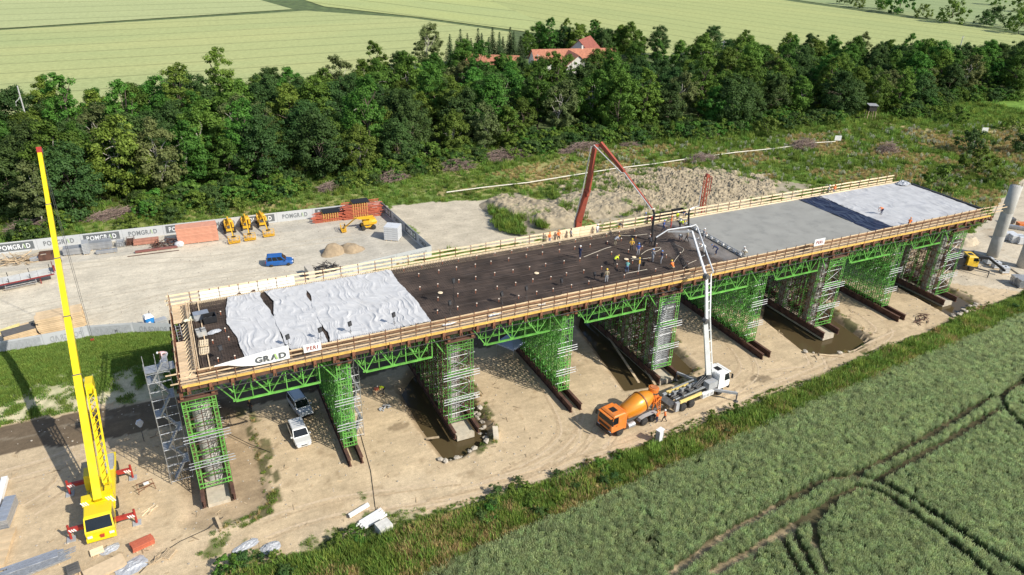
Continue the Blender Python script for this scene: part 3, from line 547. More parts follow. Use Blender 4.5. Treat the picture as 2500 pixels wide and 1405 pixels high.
spots = [s for s in spots if -60 < seen(s[0], s[1], 12)[0] < 2570]
spots.sort(key=lambda s: s[3]); print('TREES', len(spots))
WHERE = ((70, 'left of the crane tip'), (170, 'just right of the crane tip'), (330, 'above the left fence banners'), (470, 'above the scaffold stacks'), (580, 'above the orange panel stack'), (700, 'above the three boom lifts'), (830, 'above the fence right of the lifts'), (950, 'above the red girder stacks'), (1100, 'above the bare sandy patch'), (1250, 'below the long barn roof'), (1400, 'below the farmhouse, left half'), (1530, 'below the farmhouse, right half'), (1680, 'right of the red boom tip'), (1830, 'above the spoil ridge'), (1980, 'above the navy sheet'), (2120, 'left of the hunting hide'), (2270, 'right of the hunting hide'), (2400, 'above the bright grass bank'), (9999, 'at the right picture edge'))
where = lambda px: next(w for a, w in WHERE if px < a)
NB = 0
for x, y, t, dd in spots:
    px, py = seen(x, y, 12); spr = (t > .84 and x < 112 and rt.random() < .8) or (112 < x < 150 and t > .97)
    depth = 'front edge' if dd < 11 else 'back row' if t > .85 else 'inner'
    if NB >= 296: break
    NB += 1
    if spr: plant_tree(rt.choice(PS), x, y, rt.uniform(.75, 1.02), 'dark pointed spruce at the back of the wood, %s' % where(px), 'spruces along the barley field', 'spruce_tree'); continue
    k = rt.choices(range(8), (4, 4, 4, 3, 4, 2, 1.6, 2))[0]
    if dd < 9 and rt.random() < .45: k = rt.choice((3, 5, 6, 1))
    s = rt.uniform(.95, 1.28)*(1.0 if t < .8 else .9)
    near_house = 105 < x < 185 and 128 < y < 190
    if near_house: s *= .62 if y > 158 else .8
    if px > 1850: s *= .86
    tone = ('dark green', 'dark green', 'tall mid green', 'light green', 'broad dark', 'low mid green', 'thin olive', 'slim tall green')[k]
    plant_tree(PB[k], x, y, s, '%s broadleaf tree, %s, %s' % (tone, {'front edge': 'front edge of the wood', 'back row': 'back of the wood', 'inner': 'middle of the wood'}[depth], where(px)), 'broadleaf trees of the wood')
# tall trees that break the skyline behind the farm and elsewhere (top of crown in the photo, depth y)
for (px, py, y, k, s, lab) in [(1045, 60, 200, 6, 1.3, 'large olive green broad tree standing out above the spruces'), (1385, 45, 226, 7, 1.15, 'tall loose poplar behind the farmhouse, left of two'), (1455, 60, 224, 7, 1.05, 'tall loose poplar behind the farmhouse, right of two'), (1330, 68, 222, 0, 1.05, 'round green tree behind the long farm roof'), (1520, 62, 206, 2, 1.0, 'bushy green tree just right of the farmhouse'), (1610, 66, 200, 1, .9, 'dark round crown on the skyline right of the farm'), (1745, 65, 190, 4, 1.1, 'big dark crown on the skyline beside a pole'), (1985, 85, 172, 1, 1.0, 'dark rounded crown on the skyline of the right wood'), (2115, 80, 166, 6, 1.4, 'tall ragged half bare tree on the right skyline'), (1560, 75, 204, 5, 1.0, 'low dark green tree on the skyline right of the farm')]:
    p = GY(px, py, y); h = max(p.z, 8); kk = (13, 11.5, 14.5, 10, 12.5, 9, 12, 15.5)[k]; plant_tree(PB[k], p.x, p.y, max(.8, min(1.5, h/kk)), lab, 'skyline trees')
for k in range(14):
    p = GY(1098+k*13+(k % 2)*4, 92, 206+k % 3); plant_tree(PS[k % 3], p.x, p.y, .95, 'dark spruce in the close row left of the farmhouse roof', 'close row of spruces by the farm', 'spruce_tree')
for k in range(12):
    p = GY(1290+k*22+(k % 3)*5, 70, 214+(k*7) % 11-k*1.2); plant_tree(PB[(0, 2, 7, 1, 4)[k % 5]], p.x, p.y, .82+.08*(k % 3), 'tree in the grove closing in the farmhouse from behind', 'grove behind the farmhouse')
# hedge trees far away, top right
for (px, py, s, k, lab) in [(2095, 20, .8, 1, 'small dark tree in the far hedge, left end'), (2060, 12, .7, 5, 'leftmost low tree in the far hedge'), (2150, 24, 1.0, 4, 'dark tree left of the pale willow in the far hedge'), (2190, 34, 1.3, 6, 'large pale willow in the far hedge'), (2250, 45, .8, 7, 'slim small tree right of the pale willow'), (2322, 58, 1.25, 1, 'round dark tree standing alone before the far hedge'), (2400, 66, .7, 5, 'low dark bush tree right of the lone round tree'), (2425, 62, .9, 2, 'small upright tree by the far right fields'), (2490, 84, 1.2, 4, 'dark tree at the right picture edge by the far field'), (2470, 70, .6, 5, 'small bush at the right end of the far hedge'), (2430, 14, .9, 0, 'tiny far tree near the top right corner'), (2485, 30, .9, 4, 'far dark tree at the top right corner')]:
    p = G(px, py); plant_tree(PBU[k % 3], p.x, p.y, s*3.3, lab, 'far hedge trees', sz=1.25)
# single bushes on the meadow and along the wood's edge
for (px, py, s, k, lab) in [(2365, 375, 2.1, 2, 'dark low bush on the meadow right of the brush heap'), (2290, 470, 1.8, 0, 'low wide green bush beyond the right deck end'), (2385, 425, 2.0, 0, 'green bush mound near the upper right road'), (2440, 450, 1.4, 1, 'light bush beside the right column top'), (2490, 375, 1.8, 2, 'dark bush at the right edge of the meadow'), (1048, 400, 2.0, 1, 'bright green round shrub at the wood edge above the red stacks'), (1870, 330, 2.0, 1, 'light green shrub in front of the right wood'), (2330, 300, 1.6, 0, 'shrub by the dry grass track on the right'), (640, 455, 1.7, 0, 'shrub on the slope above the boom lifts'), (470, 490, 1.6, 1, 'light shrub on the slope above the orange stack'), (2470, 320, 1.5, 1, 'pale shrub at the right edge below the bank')]:
    p = G(px, py); plant_tree(PBU[k], p.x, p.y, s, lab, 'single bushes', 'shrub', 'shrub')
# ---- grass, reeds and crops: instanced tufts (nobody could count them)
def tuft(name, n, h, spread, w, mat, seed, ear=0, lean=.35):
    r = np.random.RandomState(seed); V = []; L = []; F = []
    for k in range(n):
        a = r.rand()*6.28; d = math.sqrt(r.rand())*spread; x, y = d*math.cos(a), d*math.sin(a); hh = h*r.uniform(.6, 1.1); b = r.rand()*6.28; ln = hh*lean*r.uniform(.2, 1.1)
        ca, sa = math.cos(b)*w/2, math.sin(b)*w/2; lx, ly = -math.sin(b)*ln, math.cos(b)*ln; i = len(V)
        V += [(x-ca, y-sa, -.05), (x+ca, y+sa, -.05), (x+lx*.4+ca*.8, y+ly*.4+sa*.8, hh*.6), (x+lx*.4-ca*.8, y+ly*.4-sa*.8, hh*.6), (x+lx, y+ly, hh)]
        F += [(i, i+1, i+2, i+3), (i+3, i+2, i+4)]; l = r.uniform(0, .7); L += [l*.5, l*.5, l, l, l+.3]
        if ear:
            i = len(V); ex, ey, ez = x+lx, y+ly, hh; e = ear; V += [(ex-ca*1.6, ey-sa*1.6, ez-.02), (ex+ca*1.6, ey+sa*1.6, ez-.02), (ex+lx*.15+ca, ey+ly*.15+sa, ez+e), (ex+lx*.15-ca, ey+ly*.15-sa, ez+e), (ex-sa*1.6, ey+ca*1.6, ez), (ex+sa*1.6, ey-ca*1.6, ez), (ex+lx*.15, ey+ly*.15, ez+e)]
            F += [(i, i+1, i+2, i+3), (i+4, i+5, i+6)]; L += [.85, .85, 1, 1, .8, .8, 1]
    me = bpy.data.meshes.new(name); me.from_pydata(V, [], F); at = me.attributes.new('lv', 'FLOAT', 'POINT'); at.data.foreach_set('value', np.clip(L, 0, 1)); me.materials.append(mat); return me
def scatter(name, pts, scl, meshes, label, seed=0):
    r = np.random.RandomState(seed); me = bpy.data.meshes.new(name); me.from_pydata([tuple(p) for p in pts], [], [])
    a = me.attributes.new('scl', 'FLOAT', 'POINT'); a.data.foreach_set('value', scl.astype(np.float32))
    a = me.attributes.new('rot', 'FLOAT_VECTOR', 'POINT'); rr = np.zeros((len(pts), 3), np.float32); rr[:, 2] = r.rand(len(pts))*6.28; rr[:, :2] = r.normal(size=(len(pts), 2))*.09; a.data.foreach_set('vector', rr.ravel())
    o = inst(name, me); o['kind'] = 'stuff'; o['label'] = label
    g = bpy.data.node_groups.new(name, 'GeometryNodeTree'); g.interface.new_socket('Geometry', in_out='INPUT', socket_type='NodeSocketGeometry'); g.interface.new_socket('Geometry', in_out='OUTPUT', socket_type='NodeSocketGeometry')
    N = g.nodes; gi = N.new('NodeGroupInput'); go = N.new('NodeGroupOutput'); ip = N.new('GeometryNodeInstanceOnPoints'); gj = N.new('GeometryNodeGeometryToInstance')
    for k, mm in enumerate(meshes):
        pr = bpy.data.objects.new(name+'_plant', mm); oi = N.new('GeometryNodeObjectInfo'); oi.inputs['Object'].default_value = pr; g.links.new(oi.outputs['Geometry'], gj.inputs[0])
    ip.inputs['Pick Instance'].default_value = True
    for an, ty, sk in (('scl', 'FLOAT', 'Scale'), ('rot', 'FLOAT_VECTOR', 'Rotation')):
        q = N.new('GeometryNodeInputNamedAttribute'); q.data_type = ty; q.inputs['Name'].default_value = an; g.links.new([s for s in q.outputs if s.enabled and s.name == 'Attribute'][0], ip.inputs[sk])
    g.links.new(gi.outputs[0], ip.inputs['Points']); g.links.new(gj.outputs[0], ip.inputs['Instance']); g.links.new(ip.outputs[0], go.inputs[0])
    md = o.modifiers.new('scatter', 'NODES'); md.node_group = g; return o
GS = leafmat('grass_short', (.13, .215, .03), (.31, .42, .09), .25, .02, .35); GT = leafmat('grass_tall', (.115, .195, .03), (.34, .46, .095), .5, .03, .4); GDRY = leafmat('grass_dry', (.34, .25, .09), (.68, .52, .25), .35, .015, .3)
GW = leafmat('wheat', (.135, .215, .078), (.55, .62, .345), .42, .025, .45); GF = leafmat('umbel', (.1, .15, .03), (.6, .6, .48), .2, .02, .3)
tS = [tuft('grass_tuft', 34, .3, .46, .055, GS, k, lean=.6) for k in range(3)]; tT = [tuft('tall_grass', 30, .95, .38, .06, GT, 10+k, lean=.5) for k in range(3)]; tD = [tuft('dry_grass', 28, .7, .36, .045, GDRY, 20+k, lean=.5) for k in range(2)]
tW = [tuft('wheat_tuft', 26, .78, .27, .03, GW, 30+k, ear=.13, lean=.16) for k in range(4)]; tF = [tuft('umbel', 16, .8, .3, .09, GF, 40, ear=.08, lean=.3)]
rn = np.random.RandomState(5); TIMBS = M('scrap_timber', (.42, .32, .2), .85, rand=.5)
def rndpts(n, x0, x1, y0, y1): return rn.uniform(x0, x1, n), rn.uniform(y0, y1, n)
def inview(x, y, m=280):
    v = np.stack([x-CAMP.x, y-CAMP.y, np.full(len(x), -CAMP.z)], 1); w = v @ np.array(_fw); px = 1250+FPX*(v @ np.array(_r2))/w; py = 702.5-FPX*(v @ np.array(_u2))/w
    return (px > -m) & (px < 2500+m) & (py < 1405+m*2) & (py > -m)
def hz(x, y): return np.stack([x, y, heights(x, y)], 1)
# grass bank
x, y = rndpts(26000, -30, 34, 21, 40); k = inview(x, y) & inpoly(x, y, BANK); x, y = x[k], y[k]; c, cv = zones(x, y); k = rn.rand(len(x)) < cv**3; x, y = x[k], y[k]
scatter('bank_grass', hz(x, y), rn.uniform(.6, 1.3, len(x)), tS, 'short bright grass on the bank below the yard fence')
# verge between site road and wheat
vy = lambda x: np.interp(x, [p[0] for p in VERGE], [p[1] for p in VERGE]); wy = lambda x: np.interp(x, [p[0] for p in WHEAT[:7]], [p[1] for p in WHEAT[:7]])
x, y = rndpts(90000, 6, 150, -34, 3); jit = (fbm(x, y, 5, 3, 8)-.5)*6; k = inview(x, y) & (y < vy(x)+jit*.6+.3) & (y > wy(x)-.1) & ~((x < 14) & (y < -22)); x, y = x[k], y[k]
dn = fbm(x, y, 4, 3, 55); edge = np.clip((vy(x)-y)/1.5, .25, 1)
kd = (fbm(x, y, 3.4, 3, 57)+.34*np.clip((vy(x)-y)/6-.35, -.6, .5)+rn.normal(size=len(x))*.04 > .555); kt = ~kd; edge = edge*(.55+.9*fbm(x, y, 2.4, 3, 58))
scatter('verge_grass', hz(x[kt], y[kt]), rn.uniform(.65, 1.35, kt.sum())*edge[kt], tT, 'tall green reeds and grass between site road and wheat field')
scatter('verge_straw', hz(x[kd], y[kd]), rn.uniform(.8, 1.5, kd.sum())*edge[kd], tD+tD+tT[:1], 'straw coloured grass patches in the verge beside the wheat')
k = (fbm(x, y, 6, 3, 59) > .5) & (rn.rand(len(x)) < .022) & (y > wy(x)+1.0); scatter('verge_bushes', hz(x[k], y[k]), rn.uniform(.22, .5, k.sum()), [p[1] for p in PBU], 'low leafy bushes dotted along the verge beside the wheat')
# wheat with its tramlines left bare
x, y = rndpts(190000, 10, 150, -64, -4); k = inview(x, y) & inpoly(x, y, WHEAT); x, y = x[k], y[k]
m = np.full(len(x), 9.)
for i, T in enumerate(TRAM): m = np.minimum(m, dline(x, y, T)-(.08 if i < 5 else 0)+(0 if i != 9 else .25))
lodge = fbm(x, y, 7, 4, 77); dens = .55+.45*np.clip(lodge*2-.3, 0, 1); k = (m > .4+.1*rn.rand(len(x))) & (rn.rand(len(x)) < dens); x, y = x[k], y[k]
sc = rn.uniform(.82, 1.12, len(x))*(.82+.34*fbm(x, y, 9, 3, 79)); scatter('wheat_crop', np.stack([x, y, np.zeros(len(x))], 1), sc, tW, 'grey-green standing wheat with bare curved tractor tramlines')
# rough grass and flowers between site and wood
x, y = rndpts(70000, -30, 262, 2, 108); k = inview(x, y) & ~inpoly(x, y, BANK) & ~inpoly(x, y, YARD) & ~((y < 20) & (x < 124)); x, y = x[k], y[k]; c, cv = zones(x, y); k = rn.rand(len(x)) < cv*.9; x, y = x[k], y[k]
dn = fbm(x, y, 12, 4, 85); u = rn.rand(len(x)); dist = np.hypot(x-CAMP.x, y-CAMP.y); far = np.clip(dist/150, .8, 1.35); slope = y > np.interp(x, [-60, 63, 110, 180, 240], [74, 80, 90, 82, 70])
kd = (dn > .54) & ~slope; kf = (u > .9) & (x > 90) & ~slope; kt = ~kd & ~kf
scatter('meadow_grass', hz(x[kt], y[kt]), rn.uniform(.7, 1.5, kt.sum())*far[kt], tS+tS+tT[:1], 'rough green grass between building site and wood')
scatter('meadow_straw', hz(x[kd], y[kd]), rn.uniform(.5, 1.0, kd.sum())*far[kd], tD+tS[:1], 'dry yellowish grass patches on the meadow')
scatter('meadow_flowers', hz(x[kf], y[kf]), rn.uniform(.6, 1.1, kf.sum())*far[kf], tF+tS[:1], 'pale flowering weeds dotted over the right meadow')
# scrub under the front trees
x, y = rndpts(9000, -40, 280, 74, 116); f_ = np.interp(x, [p[0] for p in WF], [p[1] for p in WF]); k = inview(x, y) & (y > f_-2.5+rn.normal(size=len(x))*1.6) & (y > 79) & (y < f_+9) & (fbm(x, y, 14, 3, 66) > .4); x, y = x[k][:2600], y[k][:2600]
scatter('undergrowth', np.stack([x, y, np.zeros(len(x))], 1), rn.uniform(.45, 1.25, len(x)), [p[1] for p in PBU], 'tangled green undergrowth along the front of the wood')
# stones and crumbs strewn over site and yard
x, y = rndpts(9000, -20, 140, -14, 72); k = inview(x, y); x, y = x[k], y[k]; c, cv = zones(x, y); k = (cv < .05) & ~inpoly(x, y, WHEAT) & (fbm(x, y, 5, 3, 99)+rn.rand(len(x))*.4 > .68) & (y > vy(x)); x, y = x[k], y[k]
scatter('stone_crumbs', hz(x, y)+np.array([0, 0, .02]), rn.uniform(.03, .13, len(x))**1.0, STONES, 'small stones and crumbs strewn over site and yard')
x, y = rndpts(1500, -14, 130, -12, 30); k = inview(x, y) & (y > vy(x)+.5) & ((x < 30) | (fbm(x, y, 9, 3, 96) > .55)); x, y = x[k][:420], y[k][:420]
scatter('wood_scraps', hz(x, y)+np.array([0, 0, .03]), rn.uniform(.4, 1.3, len(x)), [MB().box((0, 0, 0), (.8, .09, .03)).box((.2, .3, 0), (.35, .06, .03), rz=.9).mesh('scrap', TIMBS), MB().box((0, 0, 0), (.5, .12, .02)).mesh('scrap', TIMBS)], 'small wood scraps and sticks littering the site')
# weeds on the mounds behind the bridge
wx_ = []
for px, py, rx_, ry_ in ((1300, 515, 9, 6), (1450, 490, 15, 11), (1570, 455, 12, 8), (1270, 550, 5, 6)):
    q = G(px, py); a = rn.rand(900)*6.28; d = np.sqrt(rn.rand(900)); xx, yy2 = q.x+d*rx_*np.cos(a), q.y+d*ry_*np.sin(a); k = fbm(xx, yy2, 4, 3, 48) > .5; wx_.append(np.stack([xx[k], yy2[k], np.full(k.sum(), .55)], 1))
wx_ = np.concatenate(wx_); scatter('mound_weeds', wx_, rn.uniform(.7, 1.6, len(wx_)), tS+tT[:1], 'green weeds growing over the soil mounds behind the deck')
# weeds on the dirt, bottom left, and along the pits
x, y = rndpts(9000, -12, 34, -22, -1); k = inview(x, y); x, y = x[k], y[k]; c, cv = zones(x, y); k = (cv > .2) & (y > vy(x)) & (rn.rand(len(x)) < .6); x, y = x[k], y[k]
scatter('weeds', hz(x, y), rn.uniform(.25, .8, len(x)), tS, 'scattered green weeds on the trampled dirt at bottom left')
pw = []
for poly, dep in PITS:
    cxp = sum(p[0] for p in poly)/len(poly); xx = rn.uniform(min(p[0] for p in poly)-1, max(p[0] for p in poly)+1, 900); yy_ = rn.uniform(min(p[1] for p in poly)-1, 12, 900); k = (dline(xx, yy_, poly, True) < .75) & (xx > cxp-2) & (fbm(xx, yy_, 2.2, 3, 44) > .5); pw.append(np.stack([xx[k], yy_[k]], 1))
pw = np.concatenate(pw); scatter('pit_weeds', hz(pw[:, 0], pw[:, 1]), rn.uniform(.2, .7, len(pw)), tS+tD[:1], 'weeds and dark brush growing round the rims of the pits')
# heaps of cut brushwood along the foot of the wood
TW = M('brushwood', (.25, .18, .15), .9, var=.3, scale=2)
def brush(px, py, lx, ly, h, rz, n, lab, pale=0):
    p = G(px, py); b = MB(); r = random.Random(int(px*7+py))
    for k in range(n):
        a = r.random()*6.28; d = math.sqrt(r.random()); x, y = d*lx*math.cos(a), d*ly*math.sin(a); z = 1.7*h*(1-d*d)*r.random()+.1; L_ = r.uniform(.5, 1.7); b_ = r.gauss(rz, .9); e = r.uniform(-.3, .5)
        b.bar((x-math.cos(b_)*L_, y-math.sin(b_)*L_, max(.03, z-e*L_*.5)), (x+math.cos(b_)*L_, y+math.sin(b_)*L_, z+e*L_*.5+.1), r.uniform(.025, .07))
    o = b.build('brush_heap', M('pale_brushwood', (.36, .3, .24), .9, var=.3, scale=2) if pale else TW, None, (p.x, p.y, 0)); o['kind'] = 'stuff'; o['label'] = lab
for a in [(75, 562, 4.2, 1.6, 1.1, .1, 420, 'brown brushwood heap left of the crane boom at the wood edge'), (290, 530, 6.5, 1.4, 1.0, .1, 520, 'long brown brushwood heap above the left fence banners'), (100, 480, 4, 1.2, .9, .1, 260, 'brown brushwood heap under the leftmost trees'), (800, 465, 1.8, 1.2, 1.0, 0, 200, 'small brown brushwood heap above the fence corner'), (960, 440, 3.4, 1.5, 1.2, .1, 360, 'brown brushwood heap above the red stacks'), (1110, 412, 5, 2.0, 1.4, .1, 520, 'brown brushwood heap left of the long brush ridge'), (1230, 388, 6.5, 2.4, 1.5, .1, 760, 'long purplish brushwood ridge at the wood edge'), (1420, 368, 6.5, 1.9, 1.3, .1, 620, 'brushwood heap behind the tip of the red boom'), (1720, 335, 4, 1.5, 1.1, 0, 320, 'brushwood heap in front of the right wood'), (1960, 362, 4.2, 2.2, 1.6, 0, 420, 'grey-brown brush heap beside the white sign'), (2165, 372, 3.2, 2.0, 1.8, .3, 300, 'pointed grey brush heap on the right meadow'), (1710, 392, 4.5, 1.6, 1.0, 0, 300, 'brush heap behind the spoil ridge'), (1540, 356, 3, .8, .6, 0, 120, 'pale sticks beside the boom tip at the wood edge')]: brush(*a)
# ================================================================== BRIDGE UNDER CONSTRUCTION
RUST = M('rust_steel', (.2, .085, .045), .8, .1, var=.35, scale=3, dirt=(.08, .04, .03), damt=.6); DRUST = M('dark_rust', (.105, .052, .036), .85, .1, var=.4, scale=1.2, dirt=(.2, .1, .06), damt=.5)
TIMB = M('pine_board', (.62, .46, .29), .75, var=.2, scale=1.6, rand=.16, dirt=(.35, .25, .15), damt=.35); TIMP = M('pale_board', (.78, .63, .42), .75, var=.1, scale=1.4, rand=.1); YEL = M('yellow_girder', (.68, .43, .11), .55, var=.14, scale=1.5, dirt=(.3, .2, .1), damt=.3, rand=.08)
GRN = M('shoring_green', (.125, .37, .065), .55, .05, var=.3, scale=1.2, dirt=(.24, .24, .14), damt=.6, rand=.25); SIL = M('galvanised', (.42, .43, .44), .5, .55, var=.25, scale=4, dirt=(.3, .28, .24), damt=.5)
CONC = M('concrete', (.44, .425, .39), .85, var=.1, scale=.9, bump=.15, dirt=(.3, .285, .25), damt=.6); PLY = M('film_ply', (.016, .013, .012), .6, var=.3, scale=.8); REB = M('rebar', (.095, .07, .057), .7, .2, var=.5, scale=.35, dirt=(.05, .043, .04), damt=.9)
DL, DR, YN, YF = 10.2, 124.6, 1.25, 15.35
deck = thing('bridge_deck', 'long bridge deck under construction on green shoring, partly reinforced, partly concreted', 'bridge deck', (DL, 0, 0))
def D(x): return x-DL
MB().box((D((12+123.8)/2), (YN+YF)/2, 13.17), (123.8-12, YF-YN, .3)).build('soffit_formwork', PLY, deck)
# reinforcement: bars of both directions, one mat
rb = MB(); rr = random.Random(2)
y = YN+.15
while y < YF-.1:
    rb.bar((D(12.2), y, 14.0), (D(77.4), y+rr.uniform(-.03, .03), 13.98), .05); y += .235*rr.uniform(.85, 1.15)
x = 12.2
while x < 77.2:
    rb.bar((D(x), YN+.06, 13.95), (D(x)+rr.uniform(-.05, .05), YF-.06, 13.95), .045); x += .26*rr.uniform(.9, 1.1)
y = YN+.3
while y < YF: rb.bar((D(12.2), y, 13.5), (D(77), y, 13.5), .04); y += .4
for k in range(34): # spare bars lying lengthwise, tied in bundles
    x0 = rr.uniform(34, 62); y0 = rr.uniform(YN+.5, YF-.5); L_ = rr.uniform(5, 12)
    for j in range(rr.choice((1, 2, 3))): rb.bar((D(x0), y0+j*.05, 14.04), (D(min(77, x0+L_)), y0+j*.05+rr.uniform(-.05, .05), 14.04), .04)
tag(rb.build('rebar_mat', REB, deck), 'dense dark brown mat of crossing steel bars', kind='stuff')
# starter bars along both sides and the open end
sb = MB(); x = 12.3
while x < 77: sb.bar((D(x), YF-.12, 13.5), (D(x), YF-.16, 14.3), .03); sb.bar((D(x), YN+.12, 13.5), (D(x), YN+.16, 14.25), .03); x += .2
y = YN+.2
while y < YF: sb.bar((D(12.25), y, 13.5), (D(12.2), y, 14.5+.1*math.sin(y*9)), .035); sb.bar((D(12.45), y, 13.5), (D(12.4), y, 14.4), .035); y += .19
tag(sb.build('starter_bar', REB, deck), 'upright bar ends along the deck edges', kind='stuff')
# concrete: finished slab and the wet front
CS = M('fresh_concrete', (.3, .29, .255), .6, var=.09, scale=.35, dirt=(.22, .215, .19), damt=1.0, bump=.05); WET = M('wet_concrete', (.2, .175, .15), .42, var=.2, scale=.8, bump=.4, dirt=(.13, .11, .095), damt=.6)
MB().box((D((77.3+123.6)/2), (YN+YF)/2, 13.67), (123.6-77.3, YF-YN-.04, .7)).build('poured_slab', CS, deck)
nxw, nyw = 60, 90; ux = np.linspace(69.5, 77.32, nxw); uy = np.linspace(YN+.04, YF-.04, nyw); UX, UY = np.meshgrid(ux, uy); a = UX.ravel(); b = UY.ravel()
tz = (a-69.5)/7.8; zz = 13.6+.42*np.clip(tz*1.5+(fbm(a, b, 2.2, 3, 3)-.5)*1.1, 0, 1)+(fbm(a, b, .5, 2, 4)-.5)*.07
MB().add(list(zip(a-DL, b, zz)), [(j*nxw+i, j*nxw+i+1, (j+1)*nxw+i+1, (j+1)*nxw+i) for j in range(nyw-1) for i in range(nxw-1)]).build('wet_concrete', WET, deck, smooth=True)
def runs(x0, x1, L_): 
    n = max(1, round((x1-x0)/L_)); s = (x1-x0)/n; return [(x0+i*s, s) for i in range(n)]
SEG = {}
def boxinst(name, key, dims, mat, parent, loc, rz=0):
    if key not in SEG: SEG[key] = MB().box((0, 0, 0), dims).mesh(name, mat)
    return inst(name, SEG[key], parent, loc, rz)
for s_, e in runs(DL, DR, 5.2):
    for yy, nm in ((.2, 'walkway_plank'), (.56, 'walkway_plank'), (.92, 'walkway_plank'), (15.72, 'walkway_plank'), (16.08, 'walkway_plank'), (16.44, 'walkway_plank')):
        boxinst(nm, 'wp', (e-.03, .33, .06), M('walk_board', (.46, .35, .23), .8, var=.25, scale=1.2, rand=.25), deck, (D(s_+e/2), yy, DZ+random.uniform(-.012, .012)))
for s_, e in runs(11.9, 123.7, 6.0):
    boxinst('side_form', 'sfn', (e-.015, .1, .92), M('worn_ply', (.2, .115, .065), .7, var=.3, scale=1, rand=.2), deck, (D(s_+e/2), YN-.07, 13.6)); boxinst('side_form', 'sf', (e-.015, .1, 1.0), TIMP, deck, (D(s_+e/2), YF+.07, 13.66)); boxinst('form_capping', 'sfc', (e-.015, .14, .05), TIMB, deck, (D(s_+e/2), YN-.07, 14.09))
for s_, e in runs(DL+.1, DR-.1, 3.9):
    boxinst('toe_girder', 'tg', (e-.05, .1, .26), YEL, deck, (D(s_+e/2), -.06, DZ-.02)); boxinst('toe_girder', 'tg2', (e-.05, .08, .2), TIMB, deck, (D(s_+e/2), 16.72, DZ+.02))
    boxinst('edge_beam', 'eb', (e-.02, .16, .42), DRUST, deck, (D(s_+e/2), .12, DZ-.42)); boxinst('edge_beam', 'eb', (e-.02, .16, .42), DRUST, deck, (D(s_+e/2), 16.5, DZ-.42))
xb = [DL+.5+1.93*k for k in range(60) if DL+.5+1.93*k < DR]
bk = MB().box((0, 8.3, 12.72), (.13, 17.2, .24)).box((.2, 8.3, 12.72), (.13, 17.2, .24)); BKM = bk.mesh('cross_beam', RUST)
bra = MB().bar((0, -.05, 13.3), (0, .9, 12.55), .1).bar((.2, -.05, 13.3), (.2, .9, 12.55), .1).box((.1, -.15, 13.05), (.26, .14, .5)); BRM = bra.mesh('bracket', RUST)
for x in xb: inst('cross_beam', BKM, deck, (D(x), 0, 0)); inst('bracket', BRM, deck, (D(x), 0, 0))
tie = MB().tube((0, -.28, 12.5), (DR-DL-.6, -.28, 12.5), .05, 5); tie.build('tie_rod', M('black_bar', (.03, .028, .026), .7), deck)
# end formwork at the left: stop-end studs, raking struts, ledger boards, ladder opening
for k in range(36):
    yy = YN+.2+k*.395
    if yy < YF: boxinst('stud', 'stud', (.1, .08, 1.15), TIMB, deck, (D(11.85), yy, 13.75)); 
for k in range(20):
    yy = YN+.3+k*.72
    o = MB().bar((0, 0, 0), (-.75, 0, -.72), .07, .1).build('strut', TIMP, deck, (D(11.75), yy, 14.15)) if k == 0 else inst('strut', o.data, deck, (D(11.75), yy, 14.15))
for x, z in ((11.72, 14.2), (12.02, 14.3), (12.95, 14.12)): MB().box((0, (YN+YF)/2, 0), (.1, YF-YN+.6, .1)).build('ledger_board', TIMB, deck, (D(x), 0, z))
for k in range(24):
    if 8.4 < .6+k*.68 < 12.4: continue
    boxinst('end_platform_board', 'epb', (1.35, .6, .06), TIMB, deck, (D(10.95), .6+k*.68, DZ+.05))
for k in range(7): boxinst('yellow_joist', 'yj', (.09, 2.3, .2), YEL, deck, (D(10.35)+k*.22, 14.7+.02*k, DZ-.2-.02*(k % 2)))
_ld = MB()
for s in (-.22, .22): _ld.bar((s, 0, 0), (s, .9, 3.2), .05, .08)
for k in range(11): _ld.bar((-.22, .9*k/11+.04, .15+k*.28), (.22, .9*k/11+.04, .15+k*.28), .035)
tag(_ld.build('access_ladder', SIL, None, (10.75, 9.4, 11.3), .1), 'aluminium ladder in the opening at the left deck end', 'ladder')
# ---- guard rails
def rail(name, label, p0, p1, heights_, post_h, sp, board=(.04, .17), post=RUST, bm=TIMB, lean=0.0, L_=4.6):
    p0 = Vector(p0); p1 = Vector(p1); d = p1-p0; n = d.length; u = d/n; t = thing(name, label, 'guard rail', p0, math.atan2(d.y, d.x))
    pm = MB().tube((0, 0, -.5), (0, lean, post_h), .035, 5).box((0, 0, -.3), (.1, .12, .3)).mesh('post', post)
    k = 0
    while k*sp < n+.01: inst('post', pm, t, (k*sp, random.uniform(-.02, .02), 0)); k += 1
    me = MB().box((0, 0, 0), (L_, board[0], board[1])).mesh('rail_board', bm)
    for h in heights_:
        x = -random.uniform(0, 1.2)
        while x < n-.6:
            o = inst('rail_board', me, t, (x+L_/2, .055+random.uniform(0, .02)+lean*h/post_h, h+random.uniform(-.03, .03))); o.rotation_euler = (0, random.uniform(-.008, .008), 0); x += L_*.985
            if x+L_ > n+2.5: break
    return t
rail('guard_rail', 'three-board timber guard rail along the near edge of the bridge deck', (DL, -.05, DZ), (DR+1.6, -.05, DZ), (.42, .95, 1.5), 1.78, 1.62, lean=-.14, board=(.04, .125))
rail('guard_rail', 'timber guard rail along the far edge of the bridge deck', (DL, 16.65, DZ), (DR, 16.65, DZ), (.35, .85, 1.35), 1.5, 2.1, board=(.04, .2), bm=TIMP, L_=5.0)
rail('guard_rail', 'timber guard rail across the left end of the deck beside the stair', (DL-.05, .2, DZ), (DL-.05, 16.4, DZ), (.5, 1.05), 1.3, 2.2, bm=TIMB)
